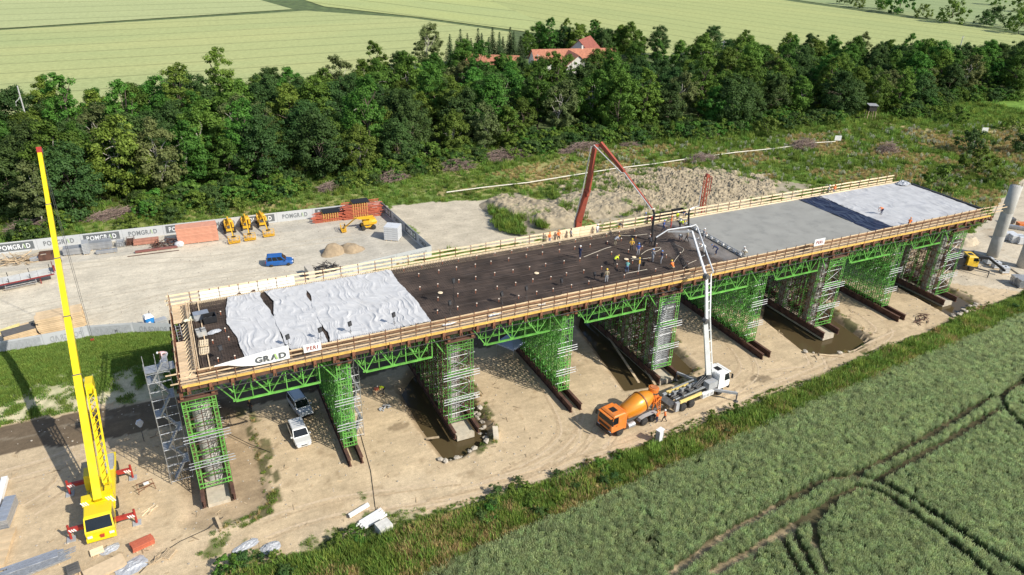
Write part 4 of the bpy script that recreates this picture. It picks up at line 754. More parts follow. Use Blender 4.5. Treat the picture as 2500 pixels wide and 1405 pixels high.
rail('guard_rail', 'sparse yellow stake rail across the right end of the deck', (DR-.4, .8, DZ+.3), (DR-.4, 16.2, DZ+.3), (.95,), 1.35, 1.9, board=(.02, .03), post=YEL, bm=DRUST)
hb = thing('hoarding', 'run of white boarded panels on the far rail near the left end', 'hoarding', (0, 0, 0)); q0 = G(490, 720, DZ+.7)
WHB = M('white_board', (.84, .81, .74), .6, var=.06)
for k in range(5):
    for z in (.3, .72, 1.14): boxinst('board', 'hob', (2.0, .04, .36), WHB, hb, (14.3+k*2.08, 16.5, DZ+z+.02))
    boxinst('post', 'hop', (.06, .08, 1.6), RUST, hb, (13.3+k*2.08, 16.58, DZ+.7))
hb2 = thing('hoarding', 'raw timber boards nailed to the far rail by the two workers in orange', 'hoarding', (0, 0, 0)); qa = GY(1330, 590, 16.5)
for k in range(3):
    for z in (.3, .75, 1.2): boxinst('board', 'hob2', (2.6, .04, .4), TIMP, hb2, (qa.x+1.4+k*2.65, 16.5, DZ+z))
# ---- white covers on the deck
FLE = M('white_fleece', (.53, .525, .52), .85, var=.07, scale=1.2, dirt=(.43, .425, .42), damt=.7)
def cover(name, label, outline, z, mat, amp, wl, seed, n=(90, 90), skew=.6):
    """wrinkled sheet: outline = (left edge, right edge), each a list of (y, x) from near to far"""
    L0, R0 = outline; ys_ = np.linspace(max(L0[0][0], R0[0][0]), min(L0[-1][0], R0[-1][0]), n[1]); u = np.linspace(0, 1, n[0])
    xl = np.interp(ys_, [p[0] for p in L0], [p[1] for p in L0]); xr = np.interp(ys_, [p[0] for p in R0], [p[1] for p in R0])
    xl = xl+(fbm(ys_, ys_*0+seed, 1.4, 3, seed)-.5)*.3; xr = xr+(fbm(ys_, ys_*0+seed, 1.4, 3, seed+3)-.5)*.3
    X = xl[:, None]*(1-u)+xr[:, None]*u; Y = np.repeat(ys_[:, None], n[0], 1)
    wx = X+1.6*(fbm(X, Y, 3.5, 3, seed+5)-.5)*2; wy_ = Y+1.6*(fbm(X, Y, 3.5, 3, seed+6)-.5)*2
    q = (wx+skew*wy_*.35)/wl; r1 = 1-np.abs(2*(vnoise(q, wy_*.16/wl, 1, seed+7))-1); r2 = 1-np.abs(2*vnoise(q*2.3, wy_*.35/wl, 1, seed+8)-1)
    hgt = amp*(r1**3*1.1+r2**4*.5)*(.35+1.1*fbm(X, Y, 4, 2, seed+9))+amp*.5*(fbm(X, Y, 1.2, 2, seed+10)-.5)
    Z = z+np.maximum(hgt, -.02); nn = n[0]; b = MB()
    b.add(list(zip(X.ravel(), Y.ravel(), Z.ravel())), [(j*nn+i, j*nn+i+1, (j+1)*nn+i+1, (j+1)*nn+i) for j in range(n[1]-1) for i in range(nn-1)])
    o = b.build(name, mat, smooth=True); tag(o, label, 'cover sheet', 'cover sheets on the deck'); return o
cover('cover_sheet', 'leftmost white fleece sheet on the deck', ([(1.3, 16.1), (6, 16.0), (9, 15.4), (12, 15.5), (15.2, 16.0)], [(1.3, 20.15), (7, 20.0), (10.5, 19.9), (12.5, 19.5), (15.2, 19.5)]), 14.1, FLE, .1, .55, 3, n=(100, 120))
cover('cover_sheet', 'middle white fleece sheet on the deck between two dark slits', ([(1.3, 20.45), (2.5, 20.2), (6, 20.05), (9.5, 20.1), (12.2, 20.6), (15.2, 19.9)], [(1.3, 24.1), (4, 24.05), (5.5, 24.35), (9.5, 24.4), (11.5, 24.15), (13, 24.35), (15.2, 24.5)]), 14.1, FLE, .1, .55, 8, n=(100, 120))
cover('cover_sheet', 'widest white fleece sheet on the deck, ending at bare reinforcement', ([(1.3, 24.3), (3.5, 24.5), (5.5, 24.25), (9.5, 24.25), (12, 24.6), (15.2, 24.25)], [(1.3, 35.0), (6, 35.1), (11, 34.7), (15.2, 34.8)]), 14.105, FLE, .1, .6, 14, n=(230, 130))
cover('cover_sheet', 'dark navy plastic sheet across the fresh concrete', ([(1.4, 100.8), (15.2, 100.5)], [(1.4, 105.0), (15.2, 104.8)]), 14.03, M('navy_plastic', (.016, .02, .045), .35, var=.2, scale=1), .1, .5, 21, n=(70, 90), skew=0)
cover('cover_sheet', 'glossy grey-white plastic sheet over the right end of the slab', ([(1.4, 104.7), (15.2, 104.6)], [(1.4, 123.4), (15.2, 124.0)]), 14.03, M('milky_plastic', (.48, .475, .47), .6, var=.12, scale=.5, dirt=(.33, .33, .35), damt=.9), .07, .8, 27, n=(170, 100), skew=.3)
RF = M('dark_rubber', (.02, .02, .022), .6)
tag(MB().box((0, 0, 0), (.5, 12.5, .3)).build('rolled_edge_strip', RF, None, (124.0, 7.4, 14.05)), 'black roll of sheeting along the right end of the slab', 'sheeting roll')
# ---- marker pegs, lamps on stands
PEG = MB().tube((0, 0, 0), (0, 0, .42), .035, 5).mesh('stem', M('peg_red', (.42, .13, .06), .7)); PEGC = MB().lathe([(0, .03), (.01, .085), (.07, .075), (.1, .02)], (0, 0, .4), (0, 0, 1), 7).mesh('cap', M('peg_cap', (.85, .74, .6), .6))
def peg(x, y, label, group):
    t = thing('height_peg', label, 'peg', (x, y, 14.02), 0, group); inst('stem', PEG, t); inst('cap', PEGC, t)
for j, yy in enumerate((2.7, 5.6, 8.9, 12.2, 14.3)):
    x = 36.3+(j % 2)*1.1
    while x < 71:
        peg(x+rr.uniform(-.2, .2), yy+rr.uniform(-.15, .15)-.01*(x-36), 'white capped height peg on the bare reinforcement, %s row from the near edge' % ('first', 'second', 'third', 'fourth', 'fifth')[j], 'height pegs on the reinforcement'); x += 2.35
for px, py in ((937, 0), (538, 762), (549, 803), (558, 824), (519, 832), (532, 876), (573, 870)):
    if py: q = G(px, py, 14.4); peg(q.x, q.y, 'white capped height peg at the left deck end by the pallets', 'height pegs at the left end')
BLK = M('black_plastic', (.018, .018, .02), .5); LEN = M('lamp_lens', (.05, .05, .055), .25)
def lampstand(px, py, y, label):
    p = GY(px, py, y); t = thing('lamp_stand', label, 'work lamp', (p.x, y, 14.0), 0, 'black lamps on stands along the deck'); h = max(.7, p.z-14.0)
    MB().tube((0, 0, 0), (0, 0, h), .022, 5).build('pole', BLK, t); MB().bar((0, 0, h*.4), (.3, .2, 0), .02).bar((0, 0, h*.4), (-.3, .2, 0), .02).bar((0, 0, h*.4), (0, -.35, 0), .02).build('tripod', BLK, t)
    MB().box((0, 0, h), (.42, .12, .5), rz=.5, rx=-.2).build('lamp_head', BLK, t); MB().box((.035, -.065, h-.012), (.34, .03, .4), rz=.5, rx=-.2).build('lens', LEN, t)
for px, py, lab in ((702, 823, 'beside the small white sign'), (781, 806, 'on the white sheet left of centre'), (854, 791, 'in the middle of the widest white sheet'), (961, 769, 'near the right end of the white sheets'), (537, 850, 'between pallets and sheet at the left end'), (1098, 740, 'on bare reinforcement, leftmost there'), (1225, 718, 'on bare reinforcement, second there'), (1285, 704, 'on bare reinforcement, third there'), (1371, 688, 'on bare reinforcement, fourth there'), (1452, 671, 'left of the worker in orange trousers'), (1107, 686, 'in the middle of the bare reinforcement')):
    lampstand(px, py, 2.2 if py > 690 and px != 1107 else 3.5, 'black work lamp on a stand '+lab)
# ---- signs on the near rail
WB_ = M('banner_white', (.82, .82, .8), .55, var=.03); TXG = M('text_grey', (.09, .095, .1), .6); TXL = M('text_green', (.42, .6, .22), .6); TXR = M('text_red', (.3, .07, .06), .6)
def sign(px0, px1, py, label):
    p = GY(px0, py, -.28); q = GY(px1, py, -.28); w = q.x-p.x; t = thing('sign_board', label, 'sign', (p.x, -.3, p.z), 0); MB().box((w/2, 0, 0), (w, .03, w*.52)).build('panel', WB_, t)
    b, x = W_PERI; o = b.build('lettering', [TXR, TXR], t, (w*.16, -.03, -w*.13)); s = w*.68/x; o.scale = (s, 1, s*1.15)
sign(741, 785, 853, 'white sign reading PERI on the near rail, beside the large banner'); sign(1988, 2012, 594, 'white sign reading PERI on the near rail, far right')
p = GY(622, 876, -.3); q = GY(706, 862, -.3); bw = q.x-p.x; t = thing('banner', 'large white banner reading GRAD hanging folded on the near rail', 'banner', (p.x, -.34, p.z), 0)
bn = MB(); prof = [(-3.6, .05, .12), (-2.4, .25, -.15), (-1.2, .42, -.5), (0, .5, -.75), (bw*.5, .62, -.82), (bw, .78, -.7)]
for i in range(len(prof)-1):
    a, b_ = prof[i], prof[i+1]; yo = .06*math.sin(i*2.1); y2 = .06*math.sin(i*2.1+2.1); bn.add([(a[0], yo, a[2]), (b_[0], y2, b_[2]), (b_[0], y2-.02, b_[1]), (a[0], yo-.02, a[1]), (a[0], yo+.02, a[2]), (b_[0], y2+.02, b_[2]), (b_[0], y2+.01, b_[1]), (a[0], yo+.01, a[1])], ((0, 1, 2, 3), (7, 6, 5, 4), (3, 2, 6, 7), (0, 4, 5, 1)))
bn.build('cloth', WB_, t); b, x = W_GRAD; o = b.build('lettering', [TXG, TXL], t, (.0, -.1, -.45)); s = bw*.93/x; o.scale = (s, 1, s*.9)
# ---- lattice girders between the towers
TW_ = [3.02 if k % 2 == 0 else 1.4 for k in range(9)]
def truss(x0, x1, y, label, cache={}):
    L_ = x1-x0; t = thing('lattice_girder', label, 'lattice girder', (x0, y, 0), 0, 'green lattice girders under the deck'); key = round(L_, 2); zt, zb = 12.5, 10.05
    if key not in cache:
        n = max(5, round(L_/1.75)); n += (n % 2 == 0); s = L_/n; ms = {}
        ms['top_chord'] = [MB().bar((0, 0, zt), (L_, 0, zt), .2, .16).mesh('top_chord', GRN)]; ms['bottom_chord'] = [MB().bar((s, 0, zb), (L_-s, 0, zb), .2, .16).mesh('bottom_chord', GRN)]
        ms['diagonal'] = []; ms['post'] = []
        for i in range(n):
            a = (i*s, zt if i % 2 == 0 else zb); c = ((i+1)*s, zb if i % 2 == 0 else zt)
            ms['diagonal'].append(MB().bar((a[0], 0, a[1]), (c[0], 0, c[1]), .1).mesh('diagonal', GRN))
            if 0 < i: ms['post'].append(MB().bar((i*s, .01, zt), (i*s, .01, zb), .085).mesh('post', GRN))
        ms['gusset'] = [MB().box((i*s, 0, zb+.1), (.5, .05, .25)).mesh('gusset', GRN) for i in range(1, n, 2)]
        cache[key] = ms
    for nm, lst in cache[key].items():
        for mm in lst: inst(nm, mm, t)
ORD = ('first', 'second', 'third', 'fourth', 'fifth', 'sixth', 'seventh', 'eighth', 'ninth')
for i in range(8):
    a = XT[i]+TW_[i]+.1; b = XT[i+1]-.1
    for y, nm in ((.75, 'outer'), (2.3, 'second row'), (8.3, 'middle row'), (15.6, 'far side')): truss(a, b, y, '%s green lattice girder in the %s span from the left' % (nm, ORD[i]))
# ---- shoring towers
def tower(i):
    w = TW_[i]; pier = i % 2 == 0; x0 = XT[i]; y0, y1 = (.3, 16.3) if pier else (.85, 16.0); H_ = 11.5; zb = .92
    t = thing('shoring_tower', '%s shoring tower from the left, %s' % (ORD[i], 'wide green scaffold round a concrete pier' if pier else 'narrow green scaffold on twin steel beams'), 'shoring tower', (x0, 0, 0), 0, 'green shoring towers')
    key = ('fr', pier)
    if key not in SEG:
        f = MB(); lw = .34
        for xa in (0, w-lw):
            for xx in (xa, xa+lw): f.bar((xx, 0, zb), (xx, 0, H_), .065)
            z = zb+.2
            while z < H_: f.bar((xa, 0, z), (xa+lw, 0, z), .042); z += .5
        for z in (zb+.15, 3.9, 7.3, 10.4, 11.1) if pier else (zb+.15, 2.4, 4.6, 6.8, 9, 11):
            f.bar((0, 0, z), (w, 0, z), .075); f.bar((0, 0, z+.45), (w, 0, z+.45), .075)
            for k in range(1, 5): f.bar((w*k/5, 0, z), (w*k/5, 0, z+.45), .05)
        SEG[key] = f.mesh('frame', GRN)
        g = MB()  # one bay of bracing along the tower (1.6 m)
        by = (y1-y0)/10
        for xx in (0, .34, w-.34, w):
            z = zb+.4
            while z < H_: g.bar((xx, 0, z), (xx, by, z), .05); z += 1.05
        for xx in (0.02, w-.02):
            z = zb+.4
            while z < H_-2: g.bar((xx, 0, z), (xx, by, z+2.1), .045); g.bar((xx, by, z), (xx, 0, z+2.1), .045); z += 2.1
        for yq in (by*.33, by*.66):
            for xx in (.17, w/2, w-.17): g.bar((xx, yq, zb), (xx, yq, H_), .045)
        z = zb+.9
        while z < H_: g.bar((0, by*.5, z), (w, by*.5, z+.02), .04); g.bar((0, by*.33, z), (w, by*.66, z+.95), .035); z += 1.0
        SEG[('br', pier)] = g.mesh('side_bracing', DRUST if pier else GRN)
        s_ = MB()
        z = zb+1
        while z < H_-1: s_.tube((-.3, .3, z), (w+.3, .25, z+.1), .03, 4); s_.tube((0, .3, z), (w, .35, z+1.9), .026, 4); s_.tube((w, .32, z), (0, .3, z+1.9), .026, 4); z += 1.9
        SEG[('sv', pier)] = s_.mesh('steel_tubes', SIL)
    by = (y1-y0)/10
    for k in range(11):
        inst('frame', SEG[('fr', pier)], t, (0, y0+k*by, 0))
        if k < 10: inst('side_bracing', SEG[('br', pier)], t, (0, y0+k*by, 0))['kind'] = 'stuff'; (inst('steel_tubes', SEG[('sv', pier)], t, (0, y0+k*by, 0)) if (i > 0 or k > 1) and (k % 2 == 0 or i == 4) else None)
    for z in (3.7, 6.9) if pier else (3.4, 6.6):
        for dz in (0, .35): MB().tube((-.55, y0-.15, z+dz), (w+.75, y0-.17, z+dz+.06), .045, 6).build('handrail_tube', SIL, t)
        MB().tube((-.5, y0-.14, z+.7), (w+.7, y0-.16, z+.72), .04, 6).build('handrail_tube', SIL, t)
    ext = -1.5 if pier else (-1.3 if i == 1 else -2.4)
    for xx in ((.1, w-.1) if pier else (.05, w-.05)):
        bm_ = MB()
        for z, h, ww in ((.04, .06, .34), (.45, .78, .06), (.87, .06, .34)): bm_.box((xx, (ext+17.4)/2, z), (ww, 17.4-ext, h))
        for k in range(9): bm_.box((xx, ext+.4+k*2.1, .45), (.3, .03, .76))
        bm_.build('base_girder', DRUST, t)
    for yy in [y0+k*by for k in range(0, 11, 1)]: 
        o = MB().box((w/2, 0, 11.75), (w+.5, .16, .3)).box((w/2, .22, 11.75), (w+.5, .14, .3)) if yy == y0 else None
        if o: hm = o.mesh('head_beam', DRUST)
        inst('head_beam', hm, t, (0, yy, 0))
    for xx in (.15, w-.15): MB().box((xx, 8.3, 12.2), (.3, 16.6, .45)).build('spreader_beam', RUST, t)
    if i == 4: # stair of steel treads inside the near bays
        s_ = MB()
        z = .8
        while z < 11: s_.box((w/2, y0+.45, z), (w-.7, .5, .05)); s_.tube((.2, y0-.1, z), (w, y0+.9, z+.2), .03, 4); z += .32
        s_.build('stair_treads', SIL, t)
for i in range(9): tower(i)
# concrete piers inside the wide towers, their pads
for i in (0, 2, 4, 6, 8):
    cx = XT[i]+1.5; t = thing('bridge_pier', '%s concrete pier from the left, round columns inside green shoring' % ORD[i//2], 'bridge pier', (cx, 0, -.6), 0, 'bridge piers')
    for yy in (2.9, 8.3, 13.7):
        MB().lathe([(0, .86), (.1, .86), (4.4, .86), (4.42, .85), (4.46, .86), (8.8, .86), (8.82, .85), (8.86, .86), (13.2, .86)], (0, yy, 0), (0, 0, 1), 22).build('column', CONC, t, smooth=True)
    MB().box((0, 7.6, .32), (2.1, 17.6, .7)).build('footing', M('pad_concrete', (.5, .44, .34), .9, var=.15, scale=1.5, dirt=(.35, .27, .17), damt=.6), t)
for (px, py, px2, py2, lab) in ((2421, 628, 2468, 460, 'free-standing round concrete column right of the bridge, left of two'), (2494, 655, 2545, 480, 'free-standing round concrete column cut by the right picture edge')):
    p = G(px, py); MB_ = MB().lathe([(0, .95), (4.3, .95), (4.33, .935), (4.37, .95), (8.6, .95), (8.63, .935), (8.67, .95), (13.4, .95)], (0, 0, 0), (0, 0, 1), 24); t = thing('free_column', lab, 'column', (p.x, p.y, -.1)); MB_.build('shaft', CONC, t, smooth=True)
    s_ = MB()
    for k in range(16): a = k*math.pi/8; s_.tube((.8*math.cos(a), .8*math.sin(a), 13.3), (.8*math.cos(a), .8*math.sin(a), 14.1), .02, 4)
    s_.build('starter_bars', REB, t)
pad = GP((2365, 615), (2415, 612), (2560, 660), (2560, 720), (2440, 640)); tag(MB().prism(pad, -.2, .22).build('foundation_slab', M('pad_concrete', (.5, .44, .34))), 'pale concrete foundation slab under the free-standing columns', 'slab')
# ---- stair towers
def stair_tower(x, y, wx, wy, h, rz, label):
    t = thing('stair_tower', label, 'stair tower', (x, y, 0), rz); p = MB()
    for a in (0, wx/2, wx):
        for b in (0, wy): MB().tube((a, b, 0), (a, b, h), .035, 5).build('standard', SIL, t)
    z = .3; k = 0
    while z < h-.3:
        l_ = MB()
        for b in (0, wy): l_.tube((0, b, z), (wx, b, z), .03, 4); l_.tube((0, b, z+1), (wx, b, z+1), .025, 4)
        for a in (0, wx): l_.tube((a, 0, z), (a, wy, z), .03, 4); l_.tube((a, 0, z+1), (a, wy, z+1), .025, 4)
        l_.build('ledgers', SIL, t); 
        if z+2 < h:
            s_ = MB(); a0, a1 = (wx*.22, wx*.78) if k % 2 == 0 else (wx*.78, wx*.22); yy = wy*.28 if k % 2 == 0 else wy*.72
            for b in (-.3, .3): s_.bar((a0, yy+b, z), (a1, yy+b, z+2), .04, .12)
            for j in range(9): u = (j+.5)/9; s_.box((a0+(a1-a0)*u, yy, z+2*u), (.24, .6, .04))
            s_.build('stair_flight', SIL, t); MB().box((wx*.89 if k % 2 == 0 else wx*.11, wy/2, z+2), (wx*.2, wy*.95, .06)).build('landing', SIL, t)
        z += 2; k += 1
    return t
_st = stair_tower(7.3, 3.4, 2.1, 1.5, 14.6, .05, 'tall silver scaffold stair tower at the left end of the bridge')
MB().box((1.3, .75, 13.42), (2.6, 1.4, .06)).build('top_platform', SIL, _st)
stair_tower(XT[1]+1.75, 3.2, 1.0, 2.4, 11.0, 0, 'slim silver stair tower behind the second shoring tower')
# ================================================================== VEHICLES AND MACHINES
TYR = M('tyre', (.028, .027, .026), .85, var=.25, scale=6, dirt=(.25, .2, .14), damt=.35); RIM = M('rim', (.5, .5, .5), .4, .6, var=.15, dirt=(.3, .25, .18), damt=.4); GLS = M('glass', (.012, .015, .018), .06, var=.3, scale=.8); CHR = M('chassis_grey', (.09, .09, .092), .6, var=.25, scale=3, dirt=(.22, .18, .13), damt=.5)
LMP = M('head_lamp', (.75, .76, .78), .15, var=.1); GREYP = M('grey_paint', (.36, .37, .38), .5, var=.14, scale=2, dirt=(.28, .25, .2), damt=.5); WHP = M('white_paint', (.78, .78, .77), .35, var=.05, scale=1, dirt=(.6, .56, .48), damt=.3, coat=.3)
def wheel(parent, x, y, r, w, n=18):
    key = ('wh', r, w)
    if key not in SEG:
        SEG[key] = (MB().lathe([(-w/2, r*.62), (-w/2+.02, r*.93), (-w*.3, r), (w*.3, r), (w/2-.02, r*.93), (w/2, r*.62)], (0, 0, 0), (0, 1, 0), n).mesh('tyre', TYR, True), MB().lathe([(-w/2+.03, r*.61), (-w/2+.01, r*.5), (-w/2+.06, r*.36), (-w/2+.02, r*.16), (w/2-.02, r*.16), (w/2-.06, r*.36), (w/2-.01, r*.5), (w/2-.03, r*.61)], (0, 0, 0), (0, 1, 0), 14).mesh('rim', RIM))
    t = inst('wheel', None, parent, (x, y, r)); inst('tyre', SEG[key][0], t); inst('rim', SEG[key][1], t)
def car(loc, rz, label, col, L_, w, h, kind):
    t = thing('parked_car', label, 'car', loc, rz); pm = M('car_paint_'+kind, col, .28, .25, var=.04, scale=.7, coat=.6, dirt=(.4, .34, .26), damt=.12); hw = w/2; bz = h*.54
    st = [(-L_/2, .86, .38, bz*.82), (-L_/2+.12, .95, .28, bz*.98), (-L_/2+.75, 1, .24, bz), (L_*.12, 1, .22, bz), (L_*.24, 1, .22, bz*.985), (L_*.4, .96, .25, bz*.86), (L_/2-.12, .86, .3, bz*.72), (L_/2, .7, .36, bz*.6)]
    b = MB(); b.loft([[(x, -hw*f*.94, z0), (x, -hw*f, z0+.25), (x, -hw*f, zt-.12), (x, -hw*f*.93, zt), (x, hw*f*.93, zt), (x, hw*f, zt-.12), (x, hw*f, z0+.25), (x, hw*f*.94, z0)] for x, f, z0, zt in st]); b.build('body', pm, t, smooth=False)
    ra, rb_ = (-L_/2+.14, -L_/2+.3) if kind != 'white' else (-L_/2+.12, -L_/2+.5); fa, fb = L_*.25, L_*.09; ti = .82
    g = MB(); g.loft([[(ra, -hw*.93, bz), (fa, -hw*.93, bz), (fa, hw*.93, bz), (ra, hw*.93, bz)], [(rb_, -hw*ti, h-.06), (fb, -hw*ti, h-.06), (fb, hw*ti, h-.06), (rb_, hw*ti, h-.06)], [(rb_+.12, -hw*ti*.92, h), (fb-.15, -hw*ti*.92, h), (fb-.15, hw*ti*.92, h), (rb_+.12, hw*ti*.92, h)]]); g.build('roof', pm, t)
    def lerp(u, v): # point on the cabin flank: u along, v up
        x = (ra+(fa-ra)*u)*(1-v)+(rb_+(fb-rb_)*u)*v; return x, hw*(.93*(1-v)+ti*v), bz+(h-.06-bz)*v
    for s in (-1, 1):
        for u0, u1 in ((.05, .3), (.33, .6), (.63, .93)):
            P = []
            for u, v in ((u0, .1), (u1, .1), (u1 if u1 < .9 else .9, .9), (u0, .9)): x, y, z = lerp(u, v); P.append((x, s*(y+.012), z))
            MB().add(P+[(p[0], p[1]-s*.01, p[2]) for p in P], ((0, 1, 2, 3), (7, 6, 5, 4), (0, 4, 5, 1), (2, 6, 7, 3))).build('side_window', GLS, t)
        MB().box((L_*.2, s*(hw+.09), bz+.1), (.12, .2, .15)).build('mirror', pm if kind != 'blue' else BLK, t); MB().box((L_/2-.12, s*hw*.66, bz*.68), (.2, hw*.36, .15)).build('headlight', LMP, t); MB().box((-L_/2+.05, s*hw*.82, bz*.85), (.08, .16, .4)).build('tail_light', M('tail_red', (.35, .02, .02), .3), t)
        if kind == 'silver': MB().bar((rb_+.3, s*hw*.74, h+.05), (fb-.3, s*hw*.74, h+.05), .05).build('roof_bar', BLK, t)
        for x in (-L_*.3, L_*.31): wheel(t, x, s*(hw-.1), .31, .2)
    for xa, xb_, nm in ((fa, fb, 'windscreen'), (ra, rb_, 'rear_window')):
        e = .015 if xa > 0 else -.015; P = [(xa*.9+xb_*.1+e, -hw*.84, bz+.08), (xa*.9+xb_*.1+e, hw*.84, bz+.08), (xa*.1+xb_*.9+e, hw*.74, h-.1), (xa*.1+xb_*.9+e, -hw*.74, h-.1)]
        MB().add(P+[(p[0]-e, p[1], p[2]-.01) for p in P], ((0, 1, 2, 3), (7, 6, 5, 4), (0, 4, 5, 1), (2, 6, 7, 3))).build(nm, GLS, t)
    MB().box((L_/2-.02, 0, .46), (.12, w*.78, .2)).build('bumper', BLK if kind != 'white' else pm, t); MB().box((L_/2+.01, 0, bz*.6), (.06, w*.36, .12)).build('grille', BLK, t)
def aim(p, q): return math.atan2(q.y-p.y, q.x-p.x)
a, b = G(660, 653), G(707, 649); m = (a+b)/2; rz = aim(a, b); car((m.x-math.sin(rz)*.8, m.y+math.cos(rz)*.8, 0), rz, 'bright blue van-like car parked in the fenced yard', (.012, .12, .42), 4.4, 1.75, 1.82, 'blue')
a, b = G(716, 998), G(748, 1030); car(((G(718, 985)+G(748, 1022))/2)[:2]+(0,) if 0 else (G(734, 1000).x, G(734, 1000).y, 0), aim(G(722, 985), G(751, 1025)), 'silver estate van parked under the bridge behind the white car', (.62, .65, .7), 4.5, 1.8, 1.75, 'silver')
car((G(732, 1068).x, G(732, 1068).y, 0), aim(G(716, 1040), G(738, 1090)), 'white car parked under the bridge in front of the silver van', (.8, .8, .79), 4.45, 1.85, 1.55, 'white')
# ---- trucks
def cab(t, x0, x1, z0, z1, pm, roofdark=True):
    """cab-over lorry cab: front at x1"""
    hw = 1.22; b = MB(); b.loft([[(x0, -hw, z0), (x1-.02, -hw, z0), (x1-.02, hw, z0), (x0, hw, z0)], [(x0, -hw, z0+.95), (x1+.02, -hw*.99, z0+.95), (x1+.02, hw*.99, z0+.95), (x0, hw, z0+.95)], [(x0, -hw*.97, z1-.12), (x1-.28, -hw*.93, z1-.12), (x1-.28, hw*.93, z1-.12), (x0, hw*.97, z1-.12)], [(x0+.1, -hw*.9, z1), (x1-.5, -hw*.86, z1), (x1-.5, hw*.86, z1), (x0+.1, hw*.9, z1)]]); b.build('cab', pm, t)
    zb, zt = z0+1.0, z1-.22; fx = lambda z: x1+.02-.3*(z-z0-.95)/(z1-.12-z0-.95)+.015
    MB().add([(fx(zb), -1.1, zb), (fx(zb), 1.1, zb), (fx(zt), 1.03, zt), (fx(zt), -1.03, zt), (fx(zb)-.02, -1.1, zb), (fx(zb)-.02, 1.1, zb), (fx(zt)-.02, 1.03, zt), (fx(zt)-.02, -1.03, zt)], ((0, 1, 2, 3), (7, 6, 5, 4), (0, 4, 5, 1), (2, 6, 7, 3))).build('windscreen', GLS, t)
    for s in (-1, 1):
        P = [(x1-.95, s*1.238, zb), (x1-.1, s*1.238, zb), (x1-.32, s*1.18, zt), (x1-.95, s*1.2, zt)]; MB().add(P+[(p[0], p[1]-s*.02, p[2]) for p in P], ((0, 1, 2, 3), (7, 6, 5, 4), (0, 4, 5, 1), (2, 6, 7, 3))).build('side_window', GLS, t)
        MB().box((x1+.1, s*1.42, zb+.45), (.12, .22, .6)).bar((x1-.05, s*1.15, zb+.75), (x1+.1, s*1.42, zb+.72), .04).build('mirror', BLK, t); MB().box((x1+.02, s*.95, z0+.0), (.12, .4, .2)).build('headlight', LMP, t); MB().box((x1-.75, s*1.245, z0+.75), (.2, .03, .05)).build('door_handle', BLK, t)
    MB().box((x1+.02, 0, z0-.15), (.25, 2.46, .42)).build('bumper', BLK, t); MB().box((x1+.03, 0, z0+.5), (.06, 1.8, .28)).build('grille', BLK, t); MB().box((x1+.0, 0, z1-.2), (.3, 2.2, .06)).build('sun_visor', BLK if roofdark else pm, t); MB().box((x1-1.1, 0, z1+.02), (.7, .8, .06)).build('roof_hatch', BLK, t)
ORA = M('mixer_orange', (.72, .2, .03), .45, .05, var=.1, scale=1.2, coat=.2, dirt=(.46, .3, .17), damt=.5); DRM = M('drum_orange', (.76, .27, .02), .3, .25, var=.06, scale=1, coat=.5, dirt=(.5, .32, .14), damt=.3)
a, b = G(1512, 1064), G(1587, 1031); rz = aim(b, a); n = Vector((-math.sin(rz), math.cos(rz), 0)); f = Vector((math.cos(rz), math.sin(rz), 0)); o = a-f*2.95-n*1.12
mx = thing('mixer_truck', 'orange concrete mixer truck backed up to the white pump truck', 'truck', (o.x, o.y, 0), rz)
for y in (-.42, .42): MB().box((-.2, y, .95), (8.0, .12, .28)).build('frame_rail', CHR, mx)
cab(mx, 2.35, 4.35, .95, 3.05, ORA, False)
for x in (2.95, -.75, -2.1):
    for s in (-1, 1): wheel(mx, x, s*1.06, .52, .34 if x > 0 else .52)
for s in (-1, 1): MB().loft([[(x, s*.72, z), (x, s*1.26, z), (x, s*1.26, z+.04), (x, s*.72, z+.04)] for x, z in ((.05, .8), (-.1, 1.08), (-.75, 1.2), (-2.1, 1.2), (-2.75, 1.08), (-2.9, .8))]).build('mudguard', GREYP, mx)
MB().lathe([(0, .32), (.02, .36), (1.0, .36), (1.02, .32)], (.75, 1.0, .78), (1, 0, 0), 14).build('fuel_tank', SIL, mx); MB().lathe([(0, .26), (.02, .3), (2.0, .3), (2.02, .26)], (2.12, -1.0, 2.55), (0, 1, 0), 14).build('water_tank', ORA, mx)
dax = Vector((-1, 0, .24)).normalized(); do = Vector((1.75, 0, 1.95))
MB().lathe([(0, .75), (.25, .92), (1.9, 1.22), (2.55, 1.24), (3.6, .98), (4.25, .68), (4.35, .62)], do, dax, 26).build('drum', DRM, mx, smooth=True); MB().lathe([(2.72, 1.26), (2.74, 1.29), (2.9, 1.26), (2.92, 1.22)], do, dax, 26).build('drum_ring', M('drum_dark', (.25, .1, .03), .5), mx); MB().lathe([(0, .6), (.5, .64)], (-2.85, 0, 3.35), (-.15, 0, 1), 16).build('charging_hopper', ORA, mx); MB().lathe([(0, .42), (.06, .46)], (-2.93, 0, 3.86), (-.15, 0, 1), 16).build('hopper_lid', M('hopper_inside', (.45, .16, .06), .7), mx)
sp = MB()
for s in (-1, 1): sp.bar((-2.5, s*.55, 1.1), (-2.7, s*.5, 3.1), .1).bar((-3.3, s*.5, 1.1), (-2.8, s*.5, 3.1), .08).bar((-2.5, s*.55, 1.4), (-3.3, s*.5, 2.3), .07)
sp.build('drum_stand', ORA, mx); MB().box((-3.55, 0, 1.75), (1.4, .5, .1), ry=.5).box((-3.5, .26, 1.85), (1.4, .04, .3), ry=.5).box((-3.5, -.26, 1.85), (1.4, .04, .3), ry=.5).build('discharge_chute', ORA, mx)
ld = MB()
for s in (-.2, .2): ld.bar((-3.0+s, 1.2, .7), (-2.9+s, 1.05, 2.9), .05)
